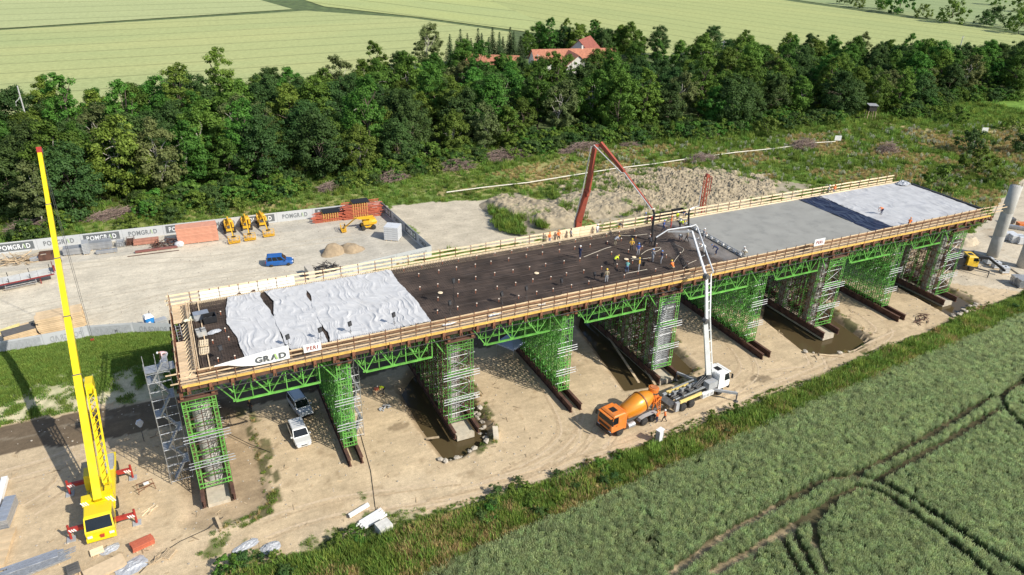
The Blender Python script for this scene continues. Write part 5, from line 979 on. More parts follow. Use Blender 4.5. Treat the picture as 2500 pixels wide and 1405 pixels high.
for k in range(8): ld.bar((-3.2, 1.2-.02*k, .8+k*.27), (-2.8, 1.2-.02*k, .8+k*.27), .035)
ld.build('ladder', ORA, mx); MB().box((2.15, .0, 1.5), (.25, 2.2, 1.6)).build('bulkhead', ORA, mx)
# white concrete pump truck with its boom over the deck
a, b = G(1665, 1003), G(1739, 971); rz = aim(a, b); n = Vector((-math.sin(rz), math.cos(rz), 0)); f = Vector((math.cos(rz), math.sin(rz), 0)); o = a+f*2.75+n*1.1
pt = thing('pump_truck', 'white and grey concrete pump truck with raised white boom', 'pump truck', (o.x, o.y, 0), rz)
PGY = M('pump_grey', (.27, .28, .285), .55, .1, var=.2, scale=3, dirt=(.4, .36, .3), damt=.5)
for y in (-.45, .45): MB().box((.1, y, 1.0), (9.4, .14, .3)).build('frame_rail', CHR, pt)
cab(pt, 3.05, 5.0, 1.0, 3.15, WHP, False)
for x in (3.65, -1.35, -2.75):
    for s in (-1, 1): wheel(pt, x, s*1.06, .52, .34 if x > 0 else .52)
for s in (-1, 1):
    MB().box((-1.6, s*1.16, 1.5), (3.6, .2, .36)).build('side_beam', M('stripe_yellow', (.72, .56, .2), .5), pt); MB().box((-3.75, s*1.1, .95), (.55, .3, 1.25)).build('rear_leg_box', GREYP, pt); MB().box((1.35, s*1.05, .95), (1.9, .45, .6)).build('tool_box', WHP, pt)
    for k in range(3): MB().box((.65+k*.65, s*1.285, .95), (.5, .02, .42)).build('tool_box_door', GREYP, pt)
MB().box((2.1, -.75, 1.95), (1.5, .9, .9)).build('water_box', GREYP, pt); MB().box((2.3, .8, 1.7), (1.1, .7, .5)).build('oil_tank', CHR, pt)
for y in (-.55, -.18, .18, .55): MB().tube((-3.6, y, 1.55+.1*abs(y)), (1.1, y, 1.75), .1, 8).build('delivery_pipe', PGY if abs(y) > .3 else CHR, pt)
for k in range(6): MB().box((-3+k*.62, .35*(-1)**k, 1.75), (.34, .5, .5)).build('pump_block', CHR if k % 2 else PGY, pt)
MB().box((-.9, .95, 2.0), (3.6, .12, .14)).box((-.9, -.95, 2.0), (3.6, .12, .14)).build('platform_rail', PGY, pt); MB().loft([[(-4.6, -.7, .7), (-3.9, -.7, .7), (-3.9, .7, .7), (-4.6, .7, .7)], [(-4.9, -.95, 1.4), (-3.8, -.95, 1.4), (-3.8, .95, 1.4), (-4.9, .95, 1.4)]]).build('hopper', CHR, pt)
for k in range(3): MB().tube((-.3+k*.5, -.2, 2.0), (1.9, .35-k*.3, 2.6), .07, 7).build('hydraulic_pipe', CHR, pt)
MB().lathe([(0, .62), (.5, .55), (.9, .45), (1.7, .4)], (2.35, 0, 1.2), (0, 0, 1), 16).build('turret', CHR, pt)
for s, e in ((-1, (4.3, -3.2)), (1, (1.2, 4.0))):
    MB().bar((2.2, s*.8, 1.15), (e[0], e[1], 1.2), .24, .3).build('outrigger_arm', GREYP, pt); MB().tube((e[0], e[1], .05), (e[0], e[1], 1.25), .09, 8).lathe([(0, .3), (.06, .3)], (e[0], e[1], 0), (0, 0, 1), 10).build('outrigger_foot', CHR, pt)
R3 = Matrix.Rotation(-rz, 3, 'Z')
def loc3(p): return R3 @ (Vector(p)-Vector((o.x, o.y, 0)))
def tur(): return o+f*2.35
T0 = tur(); T0.z = 2.7
p1 = GY(1722, 784, T0.y+.5); p2 = GY(1724, 676, T0.y+2.6); p3 = GY(1690, 566, 7.2); p4 = GY(1630, 566, 8.4); p5 = GY(1602, 580, 8.8); p6 = GY(1588, 645, 8.8)
# arms are box beams with a pipe alongside
def arm(name, p, q, w0, w1, mat, parent):
    d = (q-p).normalized(); u = d.cross(Vector((0, 0, 1))); u = u.normalized() if u.length > .05 else Vector((1, 0, 0)); v = u.cross(d)
    MB().loft([[p+u*(i*w0*.45)+v*(j*w0*.6) for i, j in ((-1, -1), (1, -1), (1, 1), (-1, 1))], [q+u*(i*w1*.45)+v*(j*w1*.6) for i, j in ((-1, -1), (1, -1), (1, 1), (-1, 1))]]).build(name, mat, parent)
L = [loc3(p) for p in (T0, p1, p2, p3, p4, p5, p6)]
BWH = M('boom_white', (.8, .8, .79), .4, var=.06, scale=1.2, dirt=(.55, .52, .46), damt=.35)
arm('boom_section', L[0], L[1], .52, .42, BWH, pt); arm('boom_section', L[1]+Vector((.2, 0, 0)), L[2]+Vector((.05, 0, 0)), .36, .3, BWH, pt); arm('boom_section', L[2], L[3], .27, .22, BWH, pt); arm('boom_section', L[3], L[4], .2, .14, GREYP, pt)
MB().path([L[0]+Vector((.7, 0, 0)), L[1]+Vector((.75, 0, .2)), L[2]+Vector((.8, 0, .1)), L[2]+Vector((.9, -.2, .5)), L[3]+Vector((.85, 0, .5)), L[3]+Vector((.5, 0, .9)), L[3]+Vector((0, .2, .7)), L[4]+Vector((0, 0, .25)), L[5]], .085, 7).build('delivery_line', BWH, pt)
for i in range(3):
    for k in range(1, 5): u = k/5; pa = L[i].lerp(L[i+1], u); MB().bar(pa, pa+Vector((.75, 0, .15)), .06).build('pipe_bracket', BWH, pt)
for j in (1, 2): MB().lathe([(-.3, .3), (-.28, .34), (.28, .34), (.3, .3)], L[j], (0, 1, 0), 12).build('boom_joint', CHR, pt)
MB().path([L[5], L[5].lerp(L[6], .3)+Vector((.05, 0, .1)), L[6]], .13, 7).build('rubber_hose', RF, pt)
# red pump boom rising from behind the bridge
RED = M('boom_red', (.34, .07, .04), .5, .05, var=.14, scale=1.5, dirt=(.18, .07, .05), damt=.5)
rbm = thing('placing_boom', 'tall folded dark red pump boom rising behind the deck', 'pump boom', (0, 0, 0)); yb = 21.0
g0 = GY(1408, 556, yb); foot = Vector((g0.x-.4, yb, 0)); rbm.location = foot; lf = lambda p: Vector(p)-foot
q0 = GY(1412, 540, yb); q1 = GY(1432, 470, yb-.3); q2 = GY(1452, 362, yb-1); q2b = GY(1466, 350, yb-1.2); q3 = GY(1522, 418, 16); q4 = GY(1594, 512, 10.6); q5 = GY(1590, 598, 10.6)
MB().box((0, 0, 1.2), (2.4, 6.0, 1.4)).build('carrier', RED, rbm); MB().box((0, 4, 1.6), (2.4, 2, 2.4)).build('cab', RED, rbm); wheel(rbm, -1.2, 2, .52, .4); wheel(rbm, 1.2, 2, .52, .4); wheel(rbm, -1.2, -2, .52, .4); wheel(rbm, 1.2, -2, .52, .4)
MB().lathe([(0, .5), (1.2, .42)], (0, 0, 1.9), (0, 0, 1), 12).build('turret', RED, rbm)
arm('boom_section', Vector((0, 0, 3)), lf(q0), .8, .75, RED, rbm); arm('boom_section', lf(q0), lf(q1), .78, .66, RED, rbm); arm('boom_section', lf(q1)+Vector((.12, 0, 0)), lf(q2), .6, .45, RED, rbm); arm('boom_section', lf(q2b), lf(q3), .46, .36, RED, rbm); arm('boom_section', lf(q3), lf(q4), .26, .18, RED, rbm)
MB().box(lf(q1), (.5, .9, .9)).build('boom_joint', RED, rbm); MB().box(lf((q2+q2b)/2), (1.1, .3, .34)).build('boom_joint', RED, rbm); MB().box(lf(q3), (.36, .5, .4)).build('boom_joint', RED, rbm)
PIP = M('pipe_pale', (.62, .6, .57), .45, .3, var=.15)
MB().path([Vector((-.6, 0, 3)), lf(q0)+Vector((-.65, 0, 0)), lf(q1)+Vector((-.7, 0, 0)), lf(q2)+Vector((-.6, 0, .2)), lf(q2)+Vector((-.3, -.2, .5)), lf(q3)+Vector((-.5, -.3, -.1)), lf(q3)+Vector((-.1, -.3, -.15)), lf(q4)+Vector((-.3, 0, .1)), lf(q4)+Vector((.2, 0, .05))], .075, 6).build('delivery_line', PIP, rbm)
MB().path([lf(q4), lf(q4)+Vector((.3, 0, -.6)), lf(q4.lerp(q5, .5))+Vector((.1, 0, 0)), lf(q5)], .15, 7).build('rubber_hose', RF, rbm)
# second, folded red mast
rm = thing('placing_mast', 'short dark red lattice mast with pipe behind the far rail', 'pump mast', (0, 0, 0)); m0 = GY(1712, 508, 22); m1 = GY(1722, 428, 22); rm.location = (m0.x, 22, 0); mf = lambda p: Vector(p)-Vector((m0.x, 22, 0))
zz0, zz1 = m0.z, m1.z
MB().box((0, 0, .9), (2.2, 5, 1.2)).build('base_frame', RED, rm); wheel(rm, -1.1, 1.5, .45, .35); wheel(rm, 1.1, 1.5, .45, .35)
mst = MB()
for sx, sy_ in ((-.3, -.25), (.3, -.25), (.3, .25), (-.3, .25)): mst.bar((sx, sy_, 1.4), (sx+.3, sy_, zz1-.3), .1)
z = 1.6
while z < zz1-.6: mst.bar((-.3, -.25, z), (.45, -.25, z+.7), .07); mst.bar((.3, .25, z), (-.15, .25, z+.7), .07); z += .75
mst.build('lattice_mast', RED, rm); MB().lathe([(-.25, .3), (.25, .3)], (.3, 0, zz1-.15), (0, 1, 0), 12).build('head_sheave', RED, rm); MB().path([(.9, 0, zz0+2), (1.2, 0, zz0+2.2), (1.25, 0, zz1-.5), (.9, 0, zz1-.3)], .07, 6).build('loop_pipe', RED, rm)
h0 = GY(1684, 512, 12.2); h1 = GY(1681, 606, 12.2); MB().path([(-.6, 0, 1.4), (-.55, 0, zz1-1.8), (-.6, 0, zz0+.4), mf(h0)+Vector((.6, 0, .2)), mf(h0)], .09, 6).build('delivery_line', PIP, rm); MB().path([mf(h0), mf(h0)+Vector((-.1, 0, -.5)), mf(h1)], .13, 7).build('rubber_hose', RF, rm)
# ---- yellow mobile crane
CYL = M('crane_yellow', (.78, .6, .012), .38, .05, var=.05, scale=.8, coat=.3, dirt=(.55, .38, .08), damt=.3); CRD = M('outrigger_red', (.36, .035, .025), .5, var=.15, scale=3, dirt=(.2, .08, .05), damt=.4); HAZ = M('hazard_white', (.8, .79, .76), .5)
cr = thing('mobile_crane', 'yellow mobile crane with long telescopic boom and red outriggers', 'crane', (1.15, 2.6, 0), -math.pi/2)   # local x = towards the camera
MB().box((-1.4, 0, 1.0), (11.2, 1.2, .5)).build('chassis', CHR, cr); MB().box((-2.2, 0, 1.42), (8.6, 2.5, .34)).build('carrier_deck', CYL, cr); MB().box((-4.4, .7, 1.85), (2.6, .9, .5)).build('stowage_box', GREYP, cr); MB().box((-1.0, 1.05, 1.75), (5.2, .45, .4)).build('side_locker', CYL, cr)
for x in (2.6, .5, -3.4, -5.2):
    for s in (-1, 1): wheel(cr, x, s*1.08, .62, .5)
cb = MB(); cb.loft([[(2.55, -1.2, .75), (4.95, -1.2, .75), (4.95, 1.2, .75), (2.55, 1.2, .75)], [(2.55, -1.22, 1.55), (5.05, -1.22, 1.55), (5.05, 1.22, 1.55), (2.55, 1.22, 1.55)], [(2.55, -1.18, 2.7), (4.35, -1.14, 2.7), (4.35, 1.14, 2.7), (2.55, 1.18, 2.7)], [(2.65, -1.1, 2.8), (4.15, -1.06, 2.8), (4.15, 1.06, 2.8), (2.65, 1.1, 2.8)]]); cb.build('carrier_cab', CYL, cr)
def pane(P, nm, par, e):
    MB().add(list(P)+[tuple(Vector(p)-Vector(e)) for p in P], ((0, 1, 2, 3), (7, 6, 5, 4), (0, 4, 5, 1), (2, 6, 7, 3), (1, 5, 6, 2), (0, 3, 7, 4))).build(nm, GLS, par)
pane([(4.98, -1.08, 1.68), (4.98, 1.08, 1.68), (4.42, 1.03, 2.64), (4.42, -1.03, 2.64)], 'windscreen', cr, (.03, 0, .03))
for s in (-1, 1): pane([(3.3, s*1.235, 1.65), (4.85, s*1.235, 1.65), (4.36, s*1.18, 2.55), (3.3, s*1.19, 2.55)], 'side_window', cr, (0, s*.03, 0))
MB().box((5.02, 0, .72), (.3, 2.46, .4)).build('bumper', CYL, cr); MB().box((5.1, .1, .95), (.2, .35, .25)).build('tow_hook', CRD, cr)
for s in (-1, 1): MB().box((5.06, s*.9, 1.05), (.08, .4, .2)).build('headlight', LMP, cr); MB().bar((2.2, s*.3, 1.7), (1.7, s*.3, 1.7), .3).build('exhaust', CHR, cr)
MB().box((2.05, 0, 1.75), (.9, 2.3, .5)).build('engine_cover', CYL, cr); MB().box((2.0, .75, 2.05), (.6, .6, .35)).build('engine_intake', DRUST, cr)
for (tx, ty), nm in (((-1.54, -.81), 0), ((3.99, -1.0), 1), ((-1.97, 5.9), 2), ((3.72, 6.0), 3)):
    lx, ly = -(ty-2.6), (tx-1.15); s = 1 if ly > 0 else -1; r_ = inst('outrigger', None, cr, (lx, 0, 0))
    MB().box((0, s*1.25+(ly-s*1.25)/2, 1.15), (.34, abs(ly)-1.1, .36)).build('beam', CRD, r_); MB().tube((0, ly, .1), (0, ly, 1.75), .11, 8).build('jack', CRD, r_); MB().box((0, ly, .06), (.75, .75, .1)).build('float_pad', GREYP, r_)
    for k in range(3): MB().box((.185, ly-s*(.12+.2*k), 1.15), (.02, .1, .36), rx=.5).build('hazard_stripe', HAZ, r_)
MB().lathe([(0, 1.0), (.35, 1.0)], (0, 0, 1.6), (0, 0, 1), 20).build('slewing_ring', CHR, cr)
MB().box((.3, 0, 2.2), (3.8, 1.5, .6)).box((.9, .85, 2.4), (1.9, .55, .9)).build('superstructure', CYL, cr); MB().box((1.75, 0, 2.55), (.75, 2.7, 1.0)).build('counterweight', CYL, cr)
for s in (-1, 1):
    for k in range(3): MB().box((2.135, s*(.85+.2*k), 2.5), (.02, .1, .8), rx=.45).build('hazard_stripe', HAZ, cr)
MB().loft([[(-2.6, -1.2, 1.9), (-.7, -1.2, 1.9), (-.7, -.55, 1.9), (-2.6, -.55, 1.9)], [(-2.75, -1.2, 2.7), (-.7, -1.2, 2.7), (-.7, -.55, 2.7), (-2.75, -.55, 2.7)], [(-2.3, -1.15, 3.5), (-.9, -1.15, 3.5), (-.9, -.6, 3.5), (-2.3, -.6, 3.5)]]).build('operator_cab', CYL, cr); pane([(-2.68, -1.1, 2.3), (-2.68, -.65, 2.3), (-2.34, -.68, 3.4), (-2.34, -1.08, 3.4)], 'operator_window', cr, (-.03, 0, 0)); pane([(-2.4, -1.215, 2.4), (-1.0, -1.215, 2.4), (-1.0, -1.17, 3.35), (-2.2, -1.17, 3.35)], 'operator_window', cr, (0, -.03, 0))
PB0 = Vector((1.2, 1.0, 3.2)); TIP = Vector((-.76, 36.43, 26.6)); Rc = Matrix.Rotation(math.pi/2, 3, 'Z'); cl = lambda p: Rc @ (Vector(p)-Vector((1.15, 2.6, 0)))
bd = (TIP-PB0); BLn = bd.length; u_ = bd.normalized()
def bpt(s): return PB0+u_*s
secs = [(-.8, 12.5, .8), (11.8, 19.5, .71), (19.2, 27.0, .63), (26.7, 34.5, .56), (34.2, BLn, .49)]
for s0, s1, w in secs: arm('boom_section', cl(bpt(s0)), cl(bpt(s1)), w, w, CYL, cr)
for s1, w in ((12.5, .83), (19.5, .74), (27.0, .66), (34.5, .59)): arm('boom_collar', cl(bpt(s1-.12)), cl(bpt(s1)), w+.03, w+.03, CHR, cr)
arm('boom_head', cl(bpt(BLn-.3)), cl(bpt(BLn+.5)), .55, .62, CRD, cr); MB().lathe([(-.3, .3), (.3, .3)], cl(bpt(BLn+.6)+Vector((0, 0, -.3))), (0, 1, 0), 12).build('head_sheave', CHR, cr)
MB().tube(cl(bpt(2.2)+Vector((0, 0, -1.0))), cl(bpt(7.5)+Vector((0, 0, -.35))), .17, 9).build('lift_cylinder', SIL, cr)
jb = MB(); off = Vector((.95, 0, .1)); jv = u_.cross(Vector((1, 0, 0))).normalized()
A = [bpt(.6)+off+Vector((a, 0, 0))+jv*b for a, b in ((-.3, -.3), (.3, -.3), (.3, .3), (-.3, .3))]; Bq = [bpt(10.8)+off+Vector((a, 0, 0))+jv*b for a, b in ((-.34, -.4), (.34, -.4), (.34, .4), (-.34, .4))]
for p, q in zip(A, Bq): jb.bar(cl(p), cl(q), .1)
for k in range(14):
    for e in range(4): p = A[e].lerp(Bq[e], k/14); q = A[(e+1) % 4].lerp(Bq[(e+1) % 4], (k+1)/14); jb.bar(cl(p), cl(q), .06)
jb.build('folded_jib', CYL, cr); MB().box(cl(bpt(11.2)+off), (1.4, .7, 1.2)).build('jib_head', CYL, cr); MB().bar(cl(bpt(1)+off+Vector((-.1, 0, -.5))), cl(bpt(8)+off+Vector((-.3, 0, -.55))), .34, .5).build('jib_carrier', CYL, cr)
HK = Vector((TIP.x, TIP.y+.4, 0)); hz_ = 4.0
for zq in np.arange(0, 26, .05):
    v = Vector((HK.x, HK.y, zq))-CAMP
    if 702.5-FPX*v.dot(_u2)/v.dot(_fw) < 838: hz_ = zq; break
for s in (-.09, .09): MB().tube(cl((HK.x+s, HK.y, hz_+.5)), cl((HK.x+s, HK.y, TIP.z)), .022, 4).build('hoist_rope', CHR, cr)
MB().box(cl((HK.x, HK.y, hz_+.1)), (.3, .42, 1.0)).build('hook_block', CRD, cr); MB().path([cl((HK.x+.18*math.sin(t), HK.y, hz_-.62-.2*math.cos(t))) for t in np.linspace(0, 4.6, 9)], .05, 6).build('hook', CRD, cr)
# ---- boom lifts in the yard
LYE = M('lift_yellow', (.72, .4, .02), .5, var=.1, scale=2, dirt=(.4, .26, .1), damt=.45)
def boom_lift(px, py, px2, py2, label):
    p, q = G(px, py), G(px2, py2); rz = aim(p, q); t = thing('boom_lift', label, 'boom lift', (p.x, p.y, 0), rz, 'yellow boom lifts in the yard'); D_ = min(6.5, (q-p).length)
    MB().box((0, 0, .62), (2.1, 1.3, .36)).build('chassis', LYE, t)
    for x in (-.95, .95):
        for s in (-1, 1): wheel(t, x, s*.85, .45, .34)
    MB().lathe([(0, .75), (.25, .8)], (0, 0, .8), (0, 0, 1), 14).build('turntable', CHR, t)
    MB().loft([[(-1.5, -.75, 1.0), (-.2, -.8, 1.0), (-.2, .8, 1.0), (-1.5, .75, 1.0)], [(-1.7, -.8, 1.5), (-.1, -.85, 1.5), (-.1, .85, 1.5), (-1.7, .8, 1.5)], [(-1.4, -.6, 1.95), (-.3, -.7, 1.95), (-.3, .7, 1.95), (-1.4, .6, 1.95)]]).build('counterweight', LYE, t)
    MB().box((.1, .62, 1.4), (1.5, .36, .7)).build('engine_cover', LYE, t); MB().box((.1, -.62, 1.4), (1.5, .36, .7)).build('engine_cover', LYE, t)
    MB().bar((-1.3, 0, 1.9), (1.6, 0, 2.15), .3, .34).build('lower_arm', LYE, t); MB().bar((-1.1, .0, 2.35), (2.3, 0, 2.25), .26, .3).build('upper_arm', LYE, t); MB().bar((2.2, 0, 2.25), (D_-.9, 0, .8), .18, .2).build('jib', LYE, t); MB().tube((.3, 0, 1.7), (1.5, 0, 2.2), .08, 7).build('cylinder', SIL, t); MB().path([(1.9, .2, 2.4), (2.6, .2, 2.0), (D_-1, .15, .95)], .05, 5).build('hose', BLK, t)
    b = MB(); bx0, bx1 = D_-.9, D_-.1
    for z in (.25, .75, 1.25):
        b.bar((bx0, -.95, z), (bx1, -.95, z), .05).bar((bx0, .95, z), (bx1, .95, z), .05).bar((bx0, -.95, z), (bx0, .95, z), .05).bar((bx1, -.95, z), (bx1, .95, z), .05)
    for x in (bx0, bx1):
        for y in (-.95, -.3, .3, .95): b.bar((x, y, .2), (x, y, 1.25), .05)
    b.build('basket', LYE, t); MB().box(((bx0+bx1)/2, 0, .22), (.85, 1.95, .06)).build('basket_floor', LYE, t); MB().box((bx0+.1, 0, 1.1), (.2, .7, .3)).build('control_box', BLK, t)
boom_lift(561, 565, 576, 602, 'yellow boom lift beside the orange formwork stack, left of three'); boom_lift(602, 558, 614, 597, 'middle one of three yellow boom lifts, basket down'); boom_lift(640, 550, 662, 586, 'right one of three yellow boom lifts side by side'); boom_lift(898, 558, 832, 566, 'yellow boom lift standing apart beside the white wrapped stack')
# ---- flat trailer at the left edge
a, b = G(0, 716), G(160, 682); rz = aim(a, b); n = Vector((-math.sin(rz), math.cos(rz), 0)); f = Vector((math.cos(rz), math.sin(rz), 0)); c0 = a+n*1.1-f*2.5
tr = thing('flat_trailer', 'long flatbed trailer with pale bed and dark red frame', 'trailer', (c0.x, c0.y, 0), rz); TRD = M('trailer_red', (.2, .02, .025), .5, var=.15, dirt=(.2, .12, .08), damt=.4)
for k in range(6): MB().box((-2.5+k*2.3, 0, 1.42), (2.27, 2.5, .1)).build('bed_panel', M('bed_pale', (.58, .57, .53), .6, var=.12, scale=.8, dirt=(.42, .39, .33), damt=.6), tr)
for y in (-1.2, 1.2): MB().box((3.2, y, 1.3), (13.6, .12, .24)).build('side_rail', TRD, tr)
MB().box((3.2, 0, 1.1), (13.4, .9, .4)).build('main_frame', TRD, tr)
for x in (-1.2, .15, 1.5):
    for s in (-1, 1): wheel(tr, x, s*1.05, .5, .4)
for s in (-1, 1): MB().box((5.4, s*1.15, .75), (4.2, .05, .12)).box((5.4, s*1.15, .45), (4.2, .05, .1)).box((3.4, s*1.15, .75), (.06, .06, .8)).box((7.4, s*1.15, .75), (.06, .06, .8)).build('side_guard', SIL, tr); MB().box((8.0, s*.8, .6), (.16, .16, 1.2)).build('landing_leg', TRD, tr)
for k in range(5):
    for s in (-1, 1): MB().box((-1.6+k*2.8, s*1.24, 1.75), (.1, .1, .7)).build('stake', BLK, tr)
MB().box((10.05, 0, 2.0), (.1, 2.4, 1.1)).box((10.15, .6, 1.5), (.3, .3, .9)).build('headboard', TRD, tr)
# ---- yellow truck pump under the right end
p = G(2345, 655); yp = thing('yellow_pump_truck', 'small yellow and black pump lorry half hidden behind the last tower', 'pump truck', (p.x, p.y, 0), -.5)
YPM = M('pump_yellow', (.74, .47, .03), .45, var=.08, dirt=(.4, .28, .12), damt=.4)
cab(yp, .2, 2.0, .9, 2.7, YPM); MB().box((-1.8, 0, 1.0), (4.2, 1.1, .4)).build('frame_rail', CHR, yp); MB().box((-1.6, 0, 1.7), (3.2, 1.8, .9)).build('pump_block', BLK, yp); MB().bar((-1, 0, 2.3), (3.4, -1.2, 2.6), .4).bar((3.4, -1.2, 2.6), (5.8, -2.6, 1.0), .34).build('folded_arm', BLK, yp)
for x in (1.1, -1.7, -2.9):
    for s in (-1, 1): wheel(yp, x, s*1.0, .5, .36)
MB().bar((.0, -1, 1.0), (2.8, -3.4, 1.1), .2).build('outrigger_arm', CHR, yp); MB().tube((2.8, -3.4, 0), (2.8, -3.4, 1.15), .08, 6).build('outrigger_foot', CHR, yp)
# ================================================================== FENCES
FGR = M('fence_cloth', (.5, .51, .51), .8, var=.06, scale=.6, dirt=(.4, .4, .39), damt=.5); FDK = M('fence_dark', (.13, .14, .145), .8, var=.1); FTW = M('fence_white', (.74, .75, .75), .7); FTG = M('fence_text', (.17, .18, .185), .8, var=.05); FGN = M('fence_leaf_green', (.4, .52, .27), .8); FPO = M('fence_post', (.3, .31, .32), .5, .5)
FFA = M('fence_back', (.47, .48, .49), .8, var=.06, scale=.6); FFT = M('fence_back_text', (.33, .34, .35), .8)
WM = {}
def wmesh(key, wd, mats):
    if key not in WM: WM[key] = wd[0].mesh('lettering', mats)
    return WM[key], wd[1]
def fence(label, pts, h, plen=6.6, mode='front', start=0):
    p0 = Vector((pts[0][0], pts[0][1], 0)); t = thing('site_fence', label, 'fence', p0); k = start
    for i in range(len(pts)-1):
        a = Vector((pts[i][0], pts[i][1], 0)); b = Vector((pts[i+1][0], pts[i+1][1], 0)); d = b-a; n = max(1, round(d.length/plen)); s = d.length/n; rz = math.atan2(d.y, d.x); u = d.normalized(); nm = Vector((u.y, -u.x, 0))
        for j in range(n):
            c = a+u*(s*(j+.5))-p0; key = ('fb', round(s, 2), h, mode); dark = k % 2 == 0; k += 1
            if key not in SEG: SEG[key] = MB().box((0, 0, h/2), (s-.03, .03, h)).mesh('banner', FGR if mode == 'front' else FFA)
            o = inst('banner', SEG[key], t, c, rz)
            if mode == 'front':
                if dark: boxinst('dark_print', ('dp', round(s, 2), h), (s*.86, .012, h*.72), FDK, o, (0, -.024, h*.52))
                me, x = wmesh('pd' if dark else 'pl', W_POM, [FTW, FGN] if dark else [FTG, FGN])
            else:
                if dark: boxinst('dark_print', ('dq', round(s, 2), h), (s*.9, .012, h*.75), M('fence_back_dark', (.36, .37, .38), .8), o, (0, -.024, h*.5))
                me, x = wmesh('pb', W_POMR, [FFT, FFT])
            l_ = inst('lettering', me, o, (-s*.36, -.035, h*.3)); sc_ = s*.72/x; l_.scale = (sc_, 1, h*.42/.7)
            for e in (-s/2, 0): boxinst('post', ('fp', h), (.06, .06, h+.12), FPO, t, c+u*e-nm*.05+Vector((0, 0, h/2)), rz)
            boxinst('brace', 'fbr', (.05, .9, .05), FPO, t, c-nm*.5+Vector((0, 0, .06)), rz)
    return t
B0 = G(0, 621); B1 = G(930, 514); u = (B1-B0).normalized(); Bm = B0-u*14; hF = 1.95
fence('long grey banner fence reading POMGRAD along the back of the yard', [Bm, B1], hF, 6.75, 'front', 0)
C1 = G(1054, 626); fence('grey banner fence reading POMGRAD at the right side of the yard', [B1, C1], hF, 6.6, 'front', 0)
fence('see-through grey fence closing the yard behind the bridge deck', [G(655, 752), G(760, 712), G(880, 668), C1], hF, 6.6, 'back', 0)
fence('grey fence with mirrored lettering above the grass bank at left', [G(-150, 895), G(0, 867), G(110, 848), G(220, 826), G(330, 818), G(425, 820)], hF, 6.2, 'back', 1)
# ================================================================== STACKS AND LOOSE THINGS
ALU = M('aluminium', (.5, .51, .53), .4, .6, var=.12, scale=2, rand=.1); ORP = M('formwork_orange', (.62, .29, .19), .65, var=.1, scale=1.2, rand=.08, dirt=(.45, .22, .14), damt=.4); TANW = M('stack_timber', (.58, .43, .26), .75, var=.15, scale=1, rand=.12); REDP = M('red_paint', (.5, .13, .07), .5, var=.15, scale=2, rand=.1, dirt=(.3, .1, .06), damt=.4); SCRW = M('scrap_wood', (.5, .38, .24), .85, var=.25, scale=2, rand=.25)
WRP = M('white_wrap', (.6, .61, .62), .3, var=.08, scale=3, bump=.4)
def stack(label, px, py, dims, nl, nr, mat, rz=0.0, name='board_stack', cat='stack', jit=.05, piece='board', gap=.045, base=True, z0=.12, cover_=None):
    """layers of long pieces on bearers"""
    p = G(px, py); t = thing(name, label, cat, (p.x, p.y, 0), rz); L_, W_, H_ = dims; ph, pw = H_/nl, W_/nr
    me = MB().box((0, 0, 0), (L_, pw-gap, ph-gap)).mesh(piece, mat)
    for i in range(nl):
        for j in range(nr): inst(piece, me, t, (random.uniform(-jit, jit)*L_*.5, -W_/2+pw*(j+.5), z0+ph*(i+.5)))
    if base:
        for x in (-L_*.35, 0, L_*.35): boxinst('bearer', ('be', W_), (.1, W_, z0-.01), TIMB, t, (x, 0, z0/2))
    if cover_: MB().box((0, 0, z0+H_+.03), (L_*1.02, W_*1.04, .05)).build('cover', cover_, t)
    return t
def heap(label, px, py, lx, ly, h, n, mat, piece, L_, w, cat, rz=.1, seed=1, name='heap', spread=.5):
    p = G(px, py); t = thing(name, label, cat, (p.x, p.y, 0), rz); r = random.Random(seed); mes = [MB().box((0, 0, 0), (L_*f, w, w*.35)).mesh(piece, mat) for f in (1, .75, .5)]
    for k in range(n):
        a = r.random()*6.28; d = math.sqrt(r.random()); o = inst(piece, r.choice(mes), t, (d*lx*math.cos(a), d*ly*math.sin(a), .05+h*(1-d*d)*r.random())); o.rotation_euler = (r.gauss(0, .25), r.gauss(0, .16), r.gauss(0, spread))
    return t
yr = math.atan2(u.y, u.x)
heap('jumbled heap of scrap boards by the back fence at far left', 42, 640, 4.0, 1.5, 1.3, 75, SCRW, 'board', 2.6, .16, 'timber heap', yr, 3, 'timber_heap')
stack('stack of grey formwork sheets beside the scrap boards', 95, 634, (2.2, 1.6, .5), 5, 1, M('grey_sheet', (.42, .43, .44), .6, rand=.1), yr, 'sheet_stack', piece='sheet')
t = thing('steel_bin', 'open dark brown steel bin by the back fence', 'bin', G(116, 632), yr); MB().box((0, 0, .1), (2.0, 1.7, .1)).build('floor', DRUST, t)
for dx, dy, sx, sy_ in ((0, -.85, 2.0, .06), (0, .85, 2.0, .06), (-1, 0, .06, 1.76), (1, 0, .06, 1.76)): MB().box((dx, dy, .6), (sx, sy_, 1.0)).build('side', DRUST, t)
stack('bundles of silver scaffold tubes by the back fence, left of the upright crate', 182, 619, (3.0, 1.7, 1.1), 6, 8, ALU, yr, 'tube_stack', piece='tube')
stack('tall grey crate of scaffold parts standing on end by the fence', 213, 617, (1.0, 2.0, 1.9), 7, 2, GREYP, yr+.06, 'part_crate', 'crate', piece='part')
stack('wide bundle of silver scaffold frames right of the upright crate', 246, 606, (3.6, 1.5, 1.2), 5, 4, ALU, yr, 'frame_stack', piece='frame')
stack('low bundle of silver tubes lying in front of the scaffold frames', 262, 618, (3.2, .8, .5), 3, 5, ALU, yr, 'tube_stack', piece='tube')
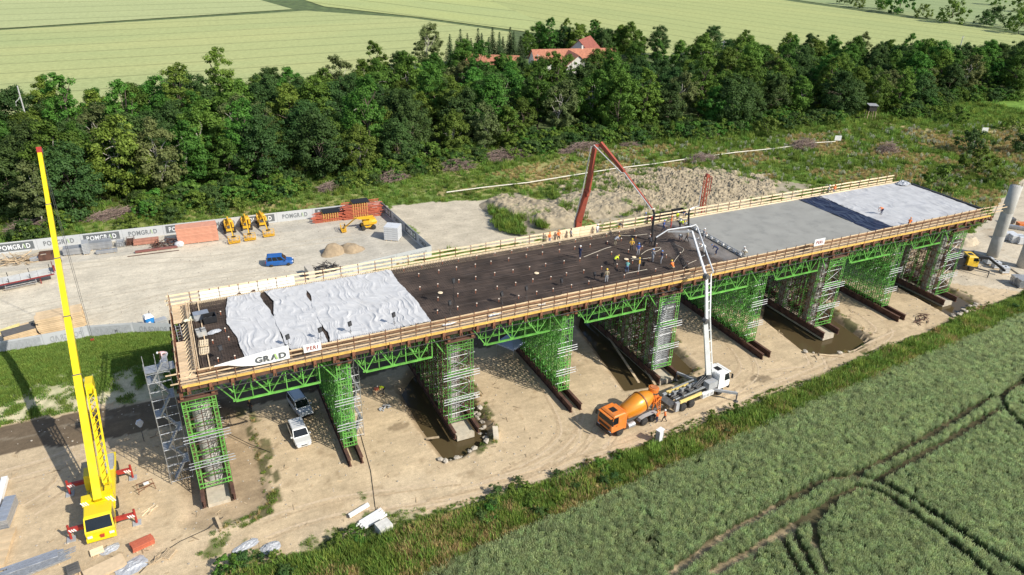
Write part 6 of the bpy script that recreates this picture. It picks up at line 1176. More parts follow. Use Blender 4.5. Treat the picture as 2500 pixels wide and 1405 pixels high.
def mesh_crate(label, px, py, mat, fill, rz=yr):
    t = thing('mesh_crate', label, 'crate', G(px, py), rz); b = MB()
    for x in (-.6, .6):
        for y in (-.8, .8): b.bar((x, y, 0), (x, y, 1.15), .07)
    for z in (.15, .5, .8, 1.12):
        for y in (-.8, .8): b.bar((-.6, y, z), (.6, y, z), .04)
        for x in (-.6, .6): b.bar((x, -.8, z), (x, .8, z), .04)
    b.build('cage', mat, t)
    for k in range(9): boxinst('part', ('mc', fill.name), (.3, 1.3, .22), fill, t, (-.35+.35*(k % 3), random.uniform(-.1, .1), .3+.26*(k//3)))
mesh_crate('silver mesh crate of couplers, left of two', 262, 597, SIL, ALU); mesh_crate('silver mesh crate beside the reddish rack', 296, 600, SIL, GREYP); mesh_crate('reddish brown mesh crate of steel parts', 320, 597, DRUST, DRUST)
stack('rack of salmon red formwork frames in front of the fence', 358, 596, (4.0, .9, .9), 4, 2, M('frame_dull_red', (.42, .19, .13), .7, rand=.15), yr, 'frame_rack', piece='frame')
heap('rusty heap of bent steel beside the orange stack', 415, 598, 2.8, 1.1, 1.4, 46, DRUST, 'steel_piece', 2.2, .16, 'scrap heap', yr, 5, 'scrap_heap', .8)
stack('long dark red steel beam lying on the yard', 385, 612, (6.6, .5, .34), 1, 1, M('beam_red', (.22, .09, .075), .6), yr+.03, 'steel_beam', 'beam', piece='beam', z0=.1)
stack('thin rusty steel bars lying in front of the red beam', 375, 620, (8, .25, .08), 1, 3, DRUST, yr, 'bar_bundle', 'bars', piece='bar', z0=.04, base=False)
def bag(label, px, py, r, z=0, mat=WRP, cat='bag', name='white_bag'):
    p = G(px, py, z); bm = bmesh.new(); bmesh.ops.create_icosphere(bm, subdivisions=3, radius=r); rr_ = random.Random(int(px))
    for v in bm.verts:
        nz = fbm(np.array([v.co.x*3+px]), np.array([v.co.y*3+v.co.z*2]), .8*r*3, 3, 5)[0]; v.co *= .7+.6*nz; v.co.z = max(-r*.5, v.co.z*.8)
    me = bpy.data.meshes.new(name); bm.to_mesh(me); bm.free(); me.materials.append(mat); tag(inst(name, me, None, (p.x, p.y, z+r*.5)), label, cat)
bag('crumpled white big bag beside the rusty heap', 438, 602, .75)
stack('tall stack of salmon orange formwork panels by the back fence', 485, 588, (6.6, 2.4, 2.9), 12, 1, ORP, yr, 'panel_stack', piece='panel', jit=.02)
def girder_stack(label, px, py, nl, nr):
    p = G(px, py); t = thing('girder_stack', label, 'stack', (p.x, p.y, 0), yr+.04)
    core = M('girder_yellow', (.55, .36, .1), .7, rand=.15)
    for i in range(nl):
        for j in range(nr): boxinst('girder', 'gsy', (.16, 2.2, .2), core, t, (-.6*nr*.38+j*.44-.2, 0, .22+i*.27)); 
        for k in range(2): boxinst('red_waler', ('gsr', nr), (nr*.44+4.2, .16, .12), REDP, t, (random.uniform(-.4, .4), -1.0+k*1.6+random.uniform(-.2, .2), .1+i*.27))
    MB().box((-.2, 0, .2+nl*.27), (nr*.46, 2.3, .06)).build('cover', RF, t)
girder_stack('lower stack of yellow girders and red walers under a black sheet', 812, 536, 6, 7); girder_stack('taller stack of yellow girders and red walers at the fence corner', 884, 528, 11, 7)
stack('white wrapped pallet stack beside the lone boom lift', 960, 583, (2.6, 2.4, 2.5), 6, 1, WRP, -.6, 'wrapped_stack', piece='wrapped_layer', jit=.01, gap=.05)
heap('dark tangled heap of steel offcuts by the concrete block', 790, 664, 3.0, 1.8, 1.5, 120, M('dark_scrap', (.05, .04, .036), .6, .3, rand=.5), 'offcut', 1.6, .1, 'scrap heap', .2, 9, 'scrap_heap', 1.2)
stack('pale concrete block standing by the scrap heap', 757, 676, (1.0, 2.4, 1.6), 1, 1, M('block_concrete', (.5, .45, .37), .9), .1, 'concrete_block', 'block', piece='block', z0=.01, base=False)
stack('big stack of golden yellow timber formwork girders at the left yard', 155, 802, (5.6, 2.6, 2.5), 9, 3, TANW, .1, 'girder_stack', piece='girder', jit=.06)
stack('low crate stack under a dark sheet behind the left fence', 52, 828, (3.8, 1.8, 1.3), 6, 1, TANW, .28, 'crate_stack', piece='layer', cover_=M('tar_sheet', (.12, .11, .1), .8))
stack('small tan board stack behind the dark sheeted one', 72, 806, (1.8, 1.0, .9), 5, 1, TANW, .3, 'board_stack', piece='board')
stack('yellow-white bundle of tubes at the far left fence', 12, 812, (4.0, .7, .4), 2, 6, M('pale_yellow', (.68, .58, .25), .6), .45, 'tube_stack', piece='tube')
t = thing('portable_toilet', 'blue portable toilet with white roof behind the fence', 'portable toilet', G(369, 806), .3); BLU = M('toilet_blue', (.02, .19, .5), .5, var=.08)
for dx, dy, sx, sy_, nm in ((0, -.54, 1.08, .05, 'wall'), (0, .54, 1.08, .05, 'wall'), (-.54, 0, .05, 1.06, 'wall'), (.54, 0, .05, 1.06, 'wall')): MB().box((dx, dy, 1.07), (sx, sy_, 2.1)).build(nm, BLU, t)
MB().box((0, -.575, 1.0), (.75, .03, 1.85)).build('door', M('toilet_door', (.03, .24, .58), .5), t); MB().box((-.1, -.595, 1.45), (.3, .02, .3)).build('notice', HAZ, t); MB().loft([[(-.6, -.6, 2.12), (.6, -.6, 2.12), (.6, .6, 2.12), (-.6, .6, 2.12)], [(-.45, -.45, 2.4), (.45, -.45, 2.4), (.45, .45, 2.4), (-.45, .45, 2.4)]]).build('roof', WHP, t); MB().tube((.3, .3, 2.2), (.3, .3, 2.75), .05, 8).build('vent_pipe', BLK, t); MB().box((0, 0, .03), (1.2, 1.2, .06)).build('base', BLK, t)
stack('grey scaffold rack beside the blue toilet', 395, 802, (1.6, 1.0, 1.4), 5, 3, GREYP, .3, 'part_rack', 'rack', piece='part')
# front left corner
stack('long white beam bundle cut by the left picture edge', 4, 1215, (.55, 5.2, .5), 2, 2, WHP, -.04, 'beam_bundle', 'beams', piece='beam')
stack('strapped bundle of grey aluminium profiles at the left edge', 22, 1264, (.95, 3.6, 1.1), 6, 5, ALU, -.12, 'profile_bundle', 'stack', piece='profile', jit=.0)
stack('long weathered timber planks lying at the left edge', 8, 1345, (1.3, 4.8, .4), 2, 5, TANW, -.1, 'plank_bundle', 'stack', piece='plank')
stack('flat bundle of galvanised planks at the bottom left', 82, 1378, (4.4, 1.0, .3), 2, 4, ALU, .12, 'plank_bundle', 'stack', piece='plank', jit=.15)
stack('spread bundle of grey steel tubes in the bottom left corner', 70, 1398, (6.6, 1.2, .25), 2, 9, SIL, .2, 'tube_bundle', 'stack', piece='tube', jit=.2)
stack('steel grid rack standing at the bottom edge left of the plywood', 182, 1398, (1.0, 1.2, .7), 1, 4, CHR, .2, 'grid_rack', 'rack', piece='bar', gap=.25)
stack('large tan plywood sheets at the bottom edge', 258, 1392, (3.2, 1.7, .22), 3, 1, M('plywood', (.62, .47, .3), .75, var=.1), .28, 'plywood_stack', 'stack', piece='sheet')
def tarp(label, px, py, lx, ly, mat, h=.25, seed=1, z=0.0):
    p = G(px, py, z); n = 22; U_, V_ = np.meshgrid(np.linspace(-1, 1, n), np.linspace(-1, 1, n)); a, b = U_.ravel(), V_.ravel(); rr_ = 1+.35*(fbm(a*3, b*3, 1.5, 3, seed)-.5); zz_ = h*fbm(a*4+seed, b*4, 1.2, 3, seed+1)*np.clip(1.3-np.hypot(a, b), .05, 1)+.03
    o = MB().add(list(zip(a*lx*rr_, b*ly*rr_, zz_)), [(j*n+i, j*n+i+1, (j+1)*n+i+1, (j+1)*n+i) for j in range(n-1) for i in range(n-1) if math.hypot(U_[j, i], V_[j, i]) < 1.12]).build('tarpaulin', mat, None, (p.x, p.y, z), .3); tag(o, label, 'tarpaulin')
GPL = M('grey_plastic', (.4, .41, .43), .45, var=.12)
tarp('grey plastic sheet beside the plywood at the bottom edge', 322, 1385, 1.3, .9, GPL, .4, 3); tarp('pale grey plastic sheet above the plywood', 268, 1343, .8, .5, GPL, .3, 5); tarp('grey sheet on the weeds left of the pallet', 660, 1340, .9, .7, GPL, .5, 7); tarp('large crumpled grey plastic foil on the dirt', 600, 1335, 1.3, .5, GPL, .3, 9)
stack('two small white boards at the bottom left beside the grey plastic', 238, 1350, (1.1, .8, .2), 2, 2, TIMP, .2, 'board_pair', 'boards', piece='board')
stack('red steel pallet loaded with clamps', 350, 1334, (1.9, 1.0, .55), 3, 3, REDP, .25, 'clamp_pallet', 'pallet', piece='clamp_box', jit=.06)
def pallet(label, px, py, z=0.0, rz=0.0, mat=None):
    p = G(px, py, z); t = thing('wooden_pallet', label, 'pallet', (p.x, p.y, z), rz); mm = mat or SCRW
    for k in range(6): boxinst('slat', ('ps', mm.name), (1.2, .11, .025), mm, t, (0, -.4+k*.16, .135))
    for x in (-.53, 0, .53): boxinst('bearer', ('pb', mm.name), (.1, .9, .1), mm, t, (x, 0, .06))
pallet('broken wooden pallet near the red clamp pallet', 412, 1354, rz=.9); pallet('wooden pallet lying in the weeds at the bottom', 852, 1325, rz=.25)
pallet('wooden pallet on the deck, upper one of two', 497, 840, 14.05, 1.5, TIMP); pallet('wooden pallet on the deck, lower one of two', 499, 859, 14.05, 1.5, TIMP)
t = thing('rust_frame', 'small rusty steel trestle with a white sheet beside the crane', 'trestle', G(358, 1196), .2); b = MB()
for x in (-.8, .8):
    for y in (-.4, .4): b.bar((x, y, 0), (x*.85, y, .8), .05)
b.bar((-.8, -.4, .75), (.8, -.4, .75), .05).bar((-.8, .4, .75), (.8, .4, .75), .05).bar((-.8, -.4, .3), (.8, .4, .3), .04); b.build('frame', RUST, t); MB().box((.1, 0, .8), (.5, .4, .04)).build('white_sheet', HAZ, t)
heap('few loose boards lying right of the crane', 374, 1243, 1.0, .6, .1, 5, TIMP, 'board', 1.4, .1, 'boards', .6, 11, 'loose_boards', .5)
heap('scattered broken slats beside the broken pallet', 395, 1362, 1.2, .6, .2, 14, SCRW, 'slat', 1.2, .09, 'boards', .6, 12, 'loose_boards', .7)
t = thing('site_lamp', 'white hooded site lamp on a thin post near the stair tower', 'lamp', G(352, 1078), .4); MB().tube((0, 0, 0), (0, 0, 2.0), .04, 6).build('post', CHR, t); MB().loft([[(-.12, -.1, 2.0), (.12, -.1, 2.0), (.12, .1, 2.0), (-.12, .1, 2.0)], [(-.38, -.16, 2.5), (.38, -.16, 2.5), (.38, .16, 2.5), (-.38, .16, 2.5)], [(-.2, -.12, 2.9), (.2, -.12, 2.9), (.2, .12, 2.9), (-.2, .12, 2.9)]]).build('lamp_head', M('lamp_white', (.6, .64, .72), .4), t)
# between the towers and along the road
stack('short bundle of white aluminium planks on the road side', 877, 1250, (2.3, .5, .22), 2, 3, WHP, .35, 'plank_bundle', 'stack', piece='plank', jit=.05)
stack('fanned bundle of white aluminium planks beside the square block', 907, 1273, (2.6, 1.2, .25), 1, 7, WHP, .35, 'plank_bundle', 'stack', piece='plank', jit=.2)
stack('square pale concrete block at the edge of the grass', 938, 1298, (1.35, 1.2, 1.0), 1, 1, M('block_white', (.62, .6, .55), .8), .25, 'concrete_block', 'block', piece='block', z0=.01, base=False)
stack('long pale concrete barrier block beside the second pit', 1210, 1062, (.6, 1.9, .55), 1, 1, M('block_tan', (.62, .54, .42), .85), -.35, 'barrier_block', 'block', piece='block', z0=.01, base=False)
t = thing('electric_cabinet', 'white and grey electric cabinet on the road edge beside the mixer', 'cabinet', G(1608, 1080), .3); MB().box((0, 0, .95), (.8, .5, 1.5)).build('case', GREYP, t); MB().box((-.05, -.26, 1.0), (.55, .02, 1.2)).build('door', WHP, t); MB().box((0, 0, 1.75), (.9, .6, .1)).build('roof', WHP, t); MB().box((-.3, 0, .1), (.1, .5, .2)).box((.3, 0, .1), (.1, .5, .2)).build('feet', CHR, t)
p = G(1247, 868); t = thing('canopy', 'pale blue folding canopy between third and fourth tower', 'canopy', (p.x, p.y, 0), .5); CBL = M('canopy_blue', (.42, .48, .66), .7, var=.06)
for x in (-1.4, 1.4):
    for y in (-1.4, 1.4): MB().tube((x, y, 0), (x, y, 2.1), .03, 6).build('leg', SIL, t)
MB().loft([[(-1.5, -1.5, 1.95), (1.5, -1.5, 1.95), (1.5, 1.5, 1.95), (-1.5, 1.5, 1.95)], [(-1.5, -1.5, 2.15), (1.5, -1.5, 2.15), (1.5, 1.5, 2.15), (-1.5, 1.5, 2.15)], [(-.1, -.1, 2.75), (.1, -.1, 2.75), (.1, .1, 2.75), (-.1, .1, 2.75)]]).build('cloth_roof', CBL, t)
t = thing('work_table', 'small work table with red box under the bridge', 'table', G(925, 962), .4); MB().box((0, 0, .75), (1.4, .7, .05)).build('table_top', TIMB, t); MB().box((-.3, 0, .92), (.5, .35, .28)).build('tool_box', REDP, t)
for x in (-.6, .6):
    for y in (-.28, .28): boxinst('leg', 'wtl', (.05, .05, .74), TIMB, t, (x, y, .37))
heap('small heap of grey concrete spacers near the work table', 940, 998, .9, .5, .4, 16, GREYP, 'spacer', .5, .16, 'heap', .4, 14, 'spacer_heap', 1.0)
for px, py, px2, py2, lab in ((1040, 1072, 1072, 1068, 'plank bridging the edge of the second pit'), (1470, 800, 1560, 935, 'long plank lying along the third pit'), (1500, 790, 1600, 940, 'second long plank along the third pit'), (2000, 866, 2060, 872, 'pale plank at the edge of the fourth pit'), (528, 1262, 540, 1290, 'steep board walkway below the first tower')):
    a, b = G(px, py, .06), G(px2, py2, .06); tag(MB().bar((0, 0, .05), b-a+Vector((0, 0, .05)), .3, .06).build('plank', SCRW, None, (a.x, a.y, .04)), lab, 'plank')
for pts, lab, r in (([(700, 960), (730, 1010), (760, 1060), (720, 1140)], 'x', .0), ([(0, 0)], 'x', 0)): pass
# cables and hoses on the ground
CAB = M('black_cable', (.02, .02, .02), .7)
for pts, lab in (([(545, 1262), (510, 1290), (440, 1322), (380, 1360), (340, 1400)], 'black cable snaking from the first pit to the bottom edge'), ([(880, 1060), (905, 1150), (915, 1230), (922, 1280)], 'thin cable running down the site from the second tower'), ([(560, 1060), (610, 1085), (660, 1105)], 'cable crossing the first pit')):
    P = [G(a, b, .04) for a, b in pts]; tag(MB().path([p-P[0] for p in P], .035, 5).build('ground_cable', CAB, None, P[0]), lab, 'cable')
P = [G(a, b, .6) for a, b in ((1090, 470), (1180, 458), (1290, 446), (1400, 428), (1500, 412), (1600, 400), (1700, 385), (1800, 372), (1900, 362), (1990, 349), (2040, 346))]
tag(MB().path([p-P[0] for p in P], .12, 6).build('long_pipe', M('pipe_cream', (.62, .58, .48), .6), None, P[0]), 'thin cream pipe running along the foot of the wood', 'pipe')
# right of the bridge
for k, (px, py) in enumerate(((2412, 645), (2430, 655), (2450, 667))):
    t = thing('water_tank', 'white cube tank beside the free columns, %s' % ('left of three', 'middle of three', 'right of three')[k], 'tank', G(px, py), -.45, 'white cube tanks'); MB().box((0, 0, .68), (1.1, 1.0, 1.05)).build('tank_body', WRP, t); b = MB()
    for z in (.2, .55, .9, 1.2): b.bar((-.57, -.52, z), (.57, -.52, z), .03).bar((-.57, .52, z), (.57, .52, z), .03).bar((-.57, -.52, z), (-.57, .52, z), .03).bar((.57, -.52, z), (.57, .52, z), .03)
    b.build('cage', SIL, t); MB().box((0, 0, .08), (1.2, 1.05, .15)).build('pallet', SCRW, t); MB().lathe([(0, .16), (.06, .16)], (0, 0, 1.2), (0, 0, 1), 10).build('lid', BLK, t)
for k, (px, py, lab) in enumerate(((2458, 585, 'left white wrapped bundle behind the free columns'), (2478, 592, 'middle white wrapped bundle behind the free columns'), (2496, 596, 'right white wrapped bundle behind the free columns'), (2484, 694, 'silver bundle on the dirt at the right edge'), (2498, 702, 'second silver bundle at the right picture edge'))): stack(lab, px, py, (2.2, 1.3, 1.4), 5, 3, WRP if k < 3 else ALU, -.5, 'wrapped_bundle', piece='bundle_layer', jit=.06)
stack('sloping bundle of steel tubes at the right edge behind the columns', 2480, 560, (4.5, .9, .6), 4, 6, ALU, -.9, 'tube_bundle', piece='tube'); stack('orange machine part at the right picture edge', 2496, 556, (2.2, 1.4, .9), 2, 1, ORA, -.5, 'machine_part', 'machine', piece='housing'); stack('dark box on the haul road beside the right column', 2462, 545, (1.8, 1.2, 1.0), 2, 1, CHR, -.5, 'steel_box', 'box', piece='section')
heap('small heap of rusty steel near the last pits', 2252, 780, 2.2, .8, .3, 26, DRUST, 'steel_piece', 1.6, .1, 'scrap heap', .4, 21, 'scrap_heap', .8)
# white sign boards and a hide by the wood, poles
for px, py, h, lab in ((2043, 352, 1.6, 'white board on a post at the end of the cream pipe'), (2402, 328, 1.2, 'small white board on the right dry track')):
    p = G(px, py); t = thing('notice_board', lab, 'sign', (p.x, p.y, 0), -.5); MB().box((0, 0, h), (1.7, .06, 1.3)).build('panel', HAZ, t); MB().tube((0, .08, 0), (0, .08, h+.4), .06, 6).build('post', SCRW, t)
p = G(2122, 293); t = thing('raised_hide', 'dark wooden hunting hide with pale roof before the right wood', 'hide', (p.x, p.y, 0), -.5)
for x in (-1, 1):
    for y in (-.9, .9): MB().bar((x*1.2, y*1.2, 0), (x, y, 3.0), .14).build('leg', SCRW, t)
MB().box((0, 0, 3.6), (2.2, 2.0, 1.6)).build('cabin', M('dark_wood', (.035, .03, .026), .8), t); MB().box((0, 0, 4.5), (2.7, 2.5, .12), rx=.08).build('roof', M('pale_roof', (.3, .3, .31), .6), t); MB().bar((-.5, -1.6, 0), (-.3, -1.1, 2.9), .06).bar((.2, -1.6, 0), (.2, -1.1, 2.9), .06).build('ladder', SCRW, t)
POLE = M('pole_grey', (.45, .44, .42), .8, var=.15)
for px, py, y, lab in ((42, 210, 128, 'grey lamp pole rising from the left end of the wood'), (1312, 133, 163, 'pale pole in front of the farmhouse'), (1768, 100, 150, 'thin pole standing in the right wood'), (2352, 88, 128, 'dark leaning pole on the right skyline')):
    p = GY(px, py, y); t = thing('utility_pole', lab, 'pole', (p.x, p.y, 0)); MB().tube((0, 0, 0), (0, 0, p.z), .2, 8, .13).build('mast', POLE, t)
    if px < 100: MB().path([(0, 0, p.z-2.2), (-.5, 0, p.z-2.9), (-1.1, 0, p.z-3.4), (-1.2, 0, p.z-4.2)], .09, 6).build('arm', POLE, t)
    else: MB().bar((-1, 0, p.z-.5), (1, 0, p.z-.5), .1).build('cross_arm', POLE, t)
# thin stakes and pipes hanging below the deck
# ================================================================== FARM
TIL = M('clay_tile', (.42, .17, .1), .85, var=.2, scale=1.5, bump=.5, dirt=(.3, .13, .08), damt=.6); TILD = M('clay_tile_dark', (.26, .08, .055), .85, var=.2, scale=1.5, bump=.5); PLA = M('plaster', (.66, .64, .58), .9, var=.08)
def house(name, label, x, y, L_, w, e, r, rz, tile, chim=True):
    t = thing(name, label, 'house', (x, y, 0), rz); MB().box((0, 0, e/2), (L_, w, e)).build('wall', PLA, t); hw = w/2+.5; hl = L_/2+.4
    for s in (-1, 1):
        MB().add([(-hl, s*hw, e-.25), (hl, s*hw, e-.25), (hl, 0, r), (-hl, 0, r), (-hl, s*hw, e-.1), (hl, s*hw, e-.1), (hl, 0, r+.16), (-hl, 0, r+.16)], ((0, 1, 2, 3), (7, 6, 5, 4), (0, 4, 5, 1), (1, 5, 6, 2), (3, 2, 6, 7), (0, 3, 7, 4))).build('roof_slope', tile, t)
        MB().add([(s*L_/2, -w/2, e), (s*L_/2, w/2, e), (s*L_/2, 0, r-.1), (s*(L_/2-.2), -w/2, e), (s*(L_/2-.2), w/2, e), (s*(L_/2-.2), 0, r-.1)], ((0, 1, 2), (5, 4, 3), (0, 3, 4, 1), (1, 4, 5, 2), (2, 5, 3, 0))).build('gable', PLA, t)
    for k in range(max(2, int(L_/4))):
        xx = -L_/2+2+k*(L_-4)/max(1, int(L_/4)-1)
        o = MB().box((xx, -w/2-.02, e*.55), (1.0, .08, 1.2)).build('window', HAZ, t); MB().box((xx, -w/2-.07, e*.55), (.82, .03, 1.0)).build('pane', GLS, o)
    MB().box((-L_*.1, -w/2-.03, 1.05), (1.1, .08, 2.1)).build('door', SCRW, t)
    if chim: MB().box((L_*.1, 0, r+.5), (.6, .6, 1.3)).build('chimney', PLA, t)
    return t
a, b = G(1140, 133, 7), G(1266, 137, 7); house('farm_barn', 'long low barn with orange tiled roof among the trees', (a.x+b.x)/2, (a.y+b.y)/2, (b-a).length, 7, 4, 7, aim(a, b), TIL, False)
a, b = G(1300, 122, 8.5), G(1500, 118, 8.5); m = (a+b)/2; house('farm_house', 'large farmhouse with long salmon tiled roof among the trees', m.x, m.y, (b-a).length, 9.5, 4.6, 8.5, aim(a, b), TIL)
a = G(1392, 122, 8.2); t = house('house_wing', 'projecting white gable wing of the farmhouse with salmon roof', a.x-2, a.y-6, 12, 8.5, 4.6, 8.2, aim(G(1300, 122), G(1500, 118))+math.pi/2, TIL, False)
a = G(1430, 100, 10); house('farm_shed', 'dark red roof rising behind the farmhouse', a.x+3, a.y+6, 13, 8, 6, 10, aim(G(1300, 122), G(1500, 118))+.9, TILD, False)
# ================================================================== THINGS ON THE DECK
sc = thing('screed_beam', 'long lattice screed beam lying across the edge of the fresh concrete', 'screed', (77.5, 0, 14.05)); b = MB()
for x, z in ((-.22, .05), (.22, .05), (0, .45)): MB().bar((x, YN+.1, z), (x, YF-.1, z), .07).build('chord', SIL if z > .1 else CHR, sc)
k = 0
for j in range(29):
    y = YN+.3+j*.48
    if y < YF-.4: b.bar((-.22, y, .05), (0, y+.24, .45), .05).bar((.22, y, .05), (0, y+.24, .45), .05)
b.build('lacing', SIL, sc)
for j in range(12): MB().box((0, YN+.8+j*1.15, .22), (.3, .3, .26)).build('bracket_plate', HAZ, sc)
for k, (pts, lab) in enumerate(([[(1425, 628), (1450, 618), (1475, 608), (1492, 603)], 'pale hose from the worker in navy to the bending worker'], [[(1565, 622), (1580, 612), (1600, 606), (1613, 605), (1608, 612), (1590, 618)], 'looped pale hose beside the blue worker'], [[(1645, 596), (1665, 605), (1668, 612), (1652, 630), (1642, 645)], 'pale hose curving towards the near rail'], [[(1540, 632), (1560, 633), (1590, 630)], 'pale hose lying between the bending workers'], [[(1528, 668), (1550, 664), (1580, 658)], 'pale hose beside the near rail by the bending worker'], [[(1668, 655), (1680, 645), (1700, 636)], 'short pale hose near the boom'], [[(1510, 575), (1540, 576), (1580, 572)], 'thin pale hose by the far rail'])):
    P = [G(a, c, 14.1) for a, c in pts]; tag(MB().path(smooth_(P), .032, 6).build('vibrator_hose', M('hose_pale', (.5, .44, .35), .7), None, P[0]), lab, 'hose')
p = G(513, 785, 14.05); t = thing('black_tub', 'open black plastic tub at the left deck end', 'tub', (p.x, p.y, 14.05), .1); MB().box((0, 0, .05), (1.3, 1.0, .08)).build('floor', BLK, t)
for dx, dy, sx, sy_ in ((0, -.5, 1.3, .06), (0, .5, 1.3, .06), (-.62, 0, .06, 1.0), (.62, 0, .06, 1.0)): MB().box((dx, dy, .4), (sx, sy_, .7)).build('side', BLK, t)
for k in range(4): boxinst('part_inside', 'btp', (.3, .35, .2), CHR, t, (-.4+.27*k, .1*(-1)**k, .3))
p = G(492, 778, 14.05); t = thing('grey_case', 'silver grey case beside the black tub on the deck', 'case', (p.x, p.y, 14.05), .1); MB().box((0, 0, .35), (1.5, .9, .65)).build('body', GREYP, t); MB().box((0, 0, .7), (1.52, .92, .06)).build('lid', ALU, t)
tarp('pale yellow crumpled sheet on the left deck end', 472, 780, .9, .45, M('pale_yellow_sheet', (.74, .72, .52), .6), .5, 13, 14.1); tarp('clear plastic bundle of wire on the reinforcement', 523, 812, .7, .4, GPL, .3, 15, 14.08)
p = G(492, 818, 14.05); t = thing('grey_crate', 'square grey crate between tub and pallets', 'crate', (p.x, p.y, 14.05), .1); MB().box((0, 0, .3), (.95, .95, .55)).build('body', M('crate_grey', (.4, .39, .36), .7), t); MB().box((0, 0, .6), (.98, .1, .05)).box((0, 0, .61), (.1, .98, .05)).build('strap', CHR, t)
tarp('grey roll of plastic foil by the far rail at left', 652, 714, 1.3, .35, GPL, .7, 17, 13.5)
for k, (px, py) in enumerate(((1352, 733), (1395, 722), (1100, 790), (1210, 768), (1330, 740))): tarp('white plastic sheeting on the near walkway, %s' % ('beside the red lamp', 'right of the red lamp', 'leftmost piece', 'second piece from the left', 'middle piece')[k], px, py, 1.0, .3, WRP, .4, 30+k, 13.5)
for k, (px, py) in enumerate(((1598, 530), (1628, 522), (1656, 515))):
    p = G(px, py+4, 14.0); t = thing('steel_tray', 'dark steel tray hung outside the far rail, %s of three' % ('left', 'middle', 'right')[k], 'tray', (p.x, max(p.y, 17.3), 13.8), .0, 'dark trays outside the far rail'); MB().box((0, 0, .05), (1.9, 1.0, .06)).build('floor', CHR, t)
    for dx, dy, sx, sy_ in ((0, -.5, 1.9, .06), (0, .5, 1.9, .06), (-.95, 0, .06, 1.0), (.95, 0, .06, 1.0)): MB().box((dx, dy, .35), (sx, sy_, .6)).build('side', BLK, t)
for k, (px, py) in enumerate(((1075, 716), (1310, 668), (1529, 634), (1548, 629))): p = G(px, py, 14.06); tag(MB().lathe([(0, .22), (.05, .3), (.09, .28), (.1, .1)], (0, 0, 0), (0, 0, 1), 12).build('white_disc', TIMP, None, (p.x, p.y, 14.05)), 'pale round cover on the reinforcement, %s' % ('left end of the bare part', 'middle of the bare part', 'beside the yellow worker', 'right of the yellow worker')[k], 'cover')
for k, (px, py, m_) in enumerate(((1470, 675, BLK), (1571, 648, BLK), (585, 723, DRUST), (620, 716, DRUST), (2095, 450, CHR), (2150, 443, CHR))):
    p = G(px, py, 13.6 if k > 1 else 14.05); tag(MB().lathe([(0, .16), (.4, .2), (.42, .2), (.41, .17), (.1, .13)], (0, 0, 0), (0, 0, 1), 10).build('bucket', m_, None, (p.x, p.y, 13.5 if k > 1 else 14.05)), ('black bucket by the near rail under the bending worker', 'black bucket right of the worker in yellow', 'rusty bucket on the far walkway by the white boards', 'second rusty bucket on the far walkway', 'dark bucket by the far rail at the plastic sheet', 'dark bucket at the far right corner')[k], 'bucket')
tarp('crumpled silver foil heap at the far right deck corner', 2205, 450, 1.3, .9, GPL, .9, 41, 14.05)
# ================================================================== PEOPLE
SKIN = [M('skin_a', (.45, .26, .17), .6, var=.05), M('skin_b', (.36, .2, .13), .6, var=.05)]
def cloth(nm, c): return M('cloth_'+nm, c, .85, var=.15, scale=6)
CLO = dict(orange=(.8, .19, .04), navy=(.02, .03, .08), grey=(.3, .31, .34), white=(.72, .72, .7), yellow=(.72, .42, .06), blue=(.03, .07, .28), hivis=(.6, .72, .03), dark=(.03, .03, .035), jeans=(.1, .15, .27), red=(.5, .07, .05), pink=(.66, .42, .42), teal=(.12, .3, .27), khaki=(.3, .25, .17))
HELM = {c: MB().lathe([(0, .135), (.012, .14), (.02, .108), (.06, .1), (.1, .07), (.12, .01)], (0, 0, 0), (0, 0, 1), 12).mesh('helmet', M('helmet_'+c, v, .35)) for c, v in dict(white=(.8, .8, .78), yellow=(.8, .55, .05), blue=(.1, .25, .6), orange=(.75, .25, .04)).items()}
HAIRM = M('hair', (.035, .025, .018), .8); BOOT = M('boot', (.06, .045, .03), .8); BOOTO = M('boot_orange', (.55, .28, .1), .7)
PM = {}
def person(px, py, z, kind, rz, top, legs, hat, label, boots=BOOT, s=1.0):
    p = G(px, py, z); t = thing('person', label, 'person', (p.x, p.y, z), rz); b, hd, upv, fw_ = BODY[kind]; t.scale = (s, s, s); key = (kind, top, legs, boots.name)
    if key not in PM: PM[key] = b.mesh('body', [SKIN[len(PM) % 2], cloth(top, CLO[top]), cloth(legs, CLO[legs]), boots], True)
    inst('body', PM[key], t); q = Vector((0, 0, 1)).rotation_difference(upv).to_euler()
    o = inst('helmet' if hat else 'hair', HELM[hat] if hat else SEG.setdefault('hair', MB().lathe([(-.06, .06), (-.02, .1), (.04, .1), (.09, .07), (.11, .01)], (0, 0, 0), (0, 0, 1), 10).mesh('hair', HAIRM)), t, hd+upv*.02-fw_*(.0 if hat else .02)); o.rotation_euler = q
DZ1 = 13.46; S = 14.05
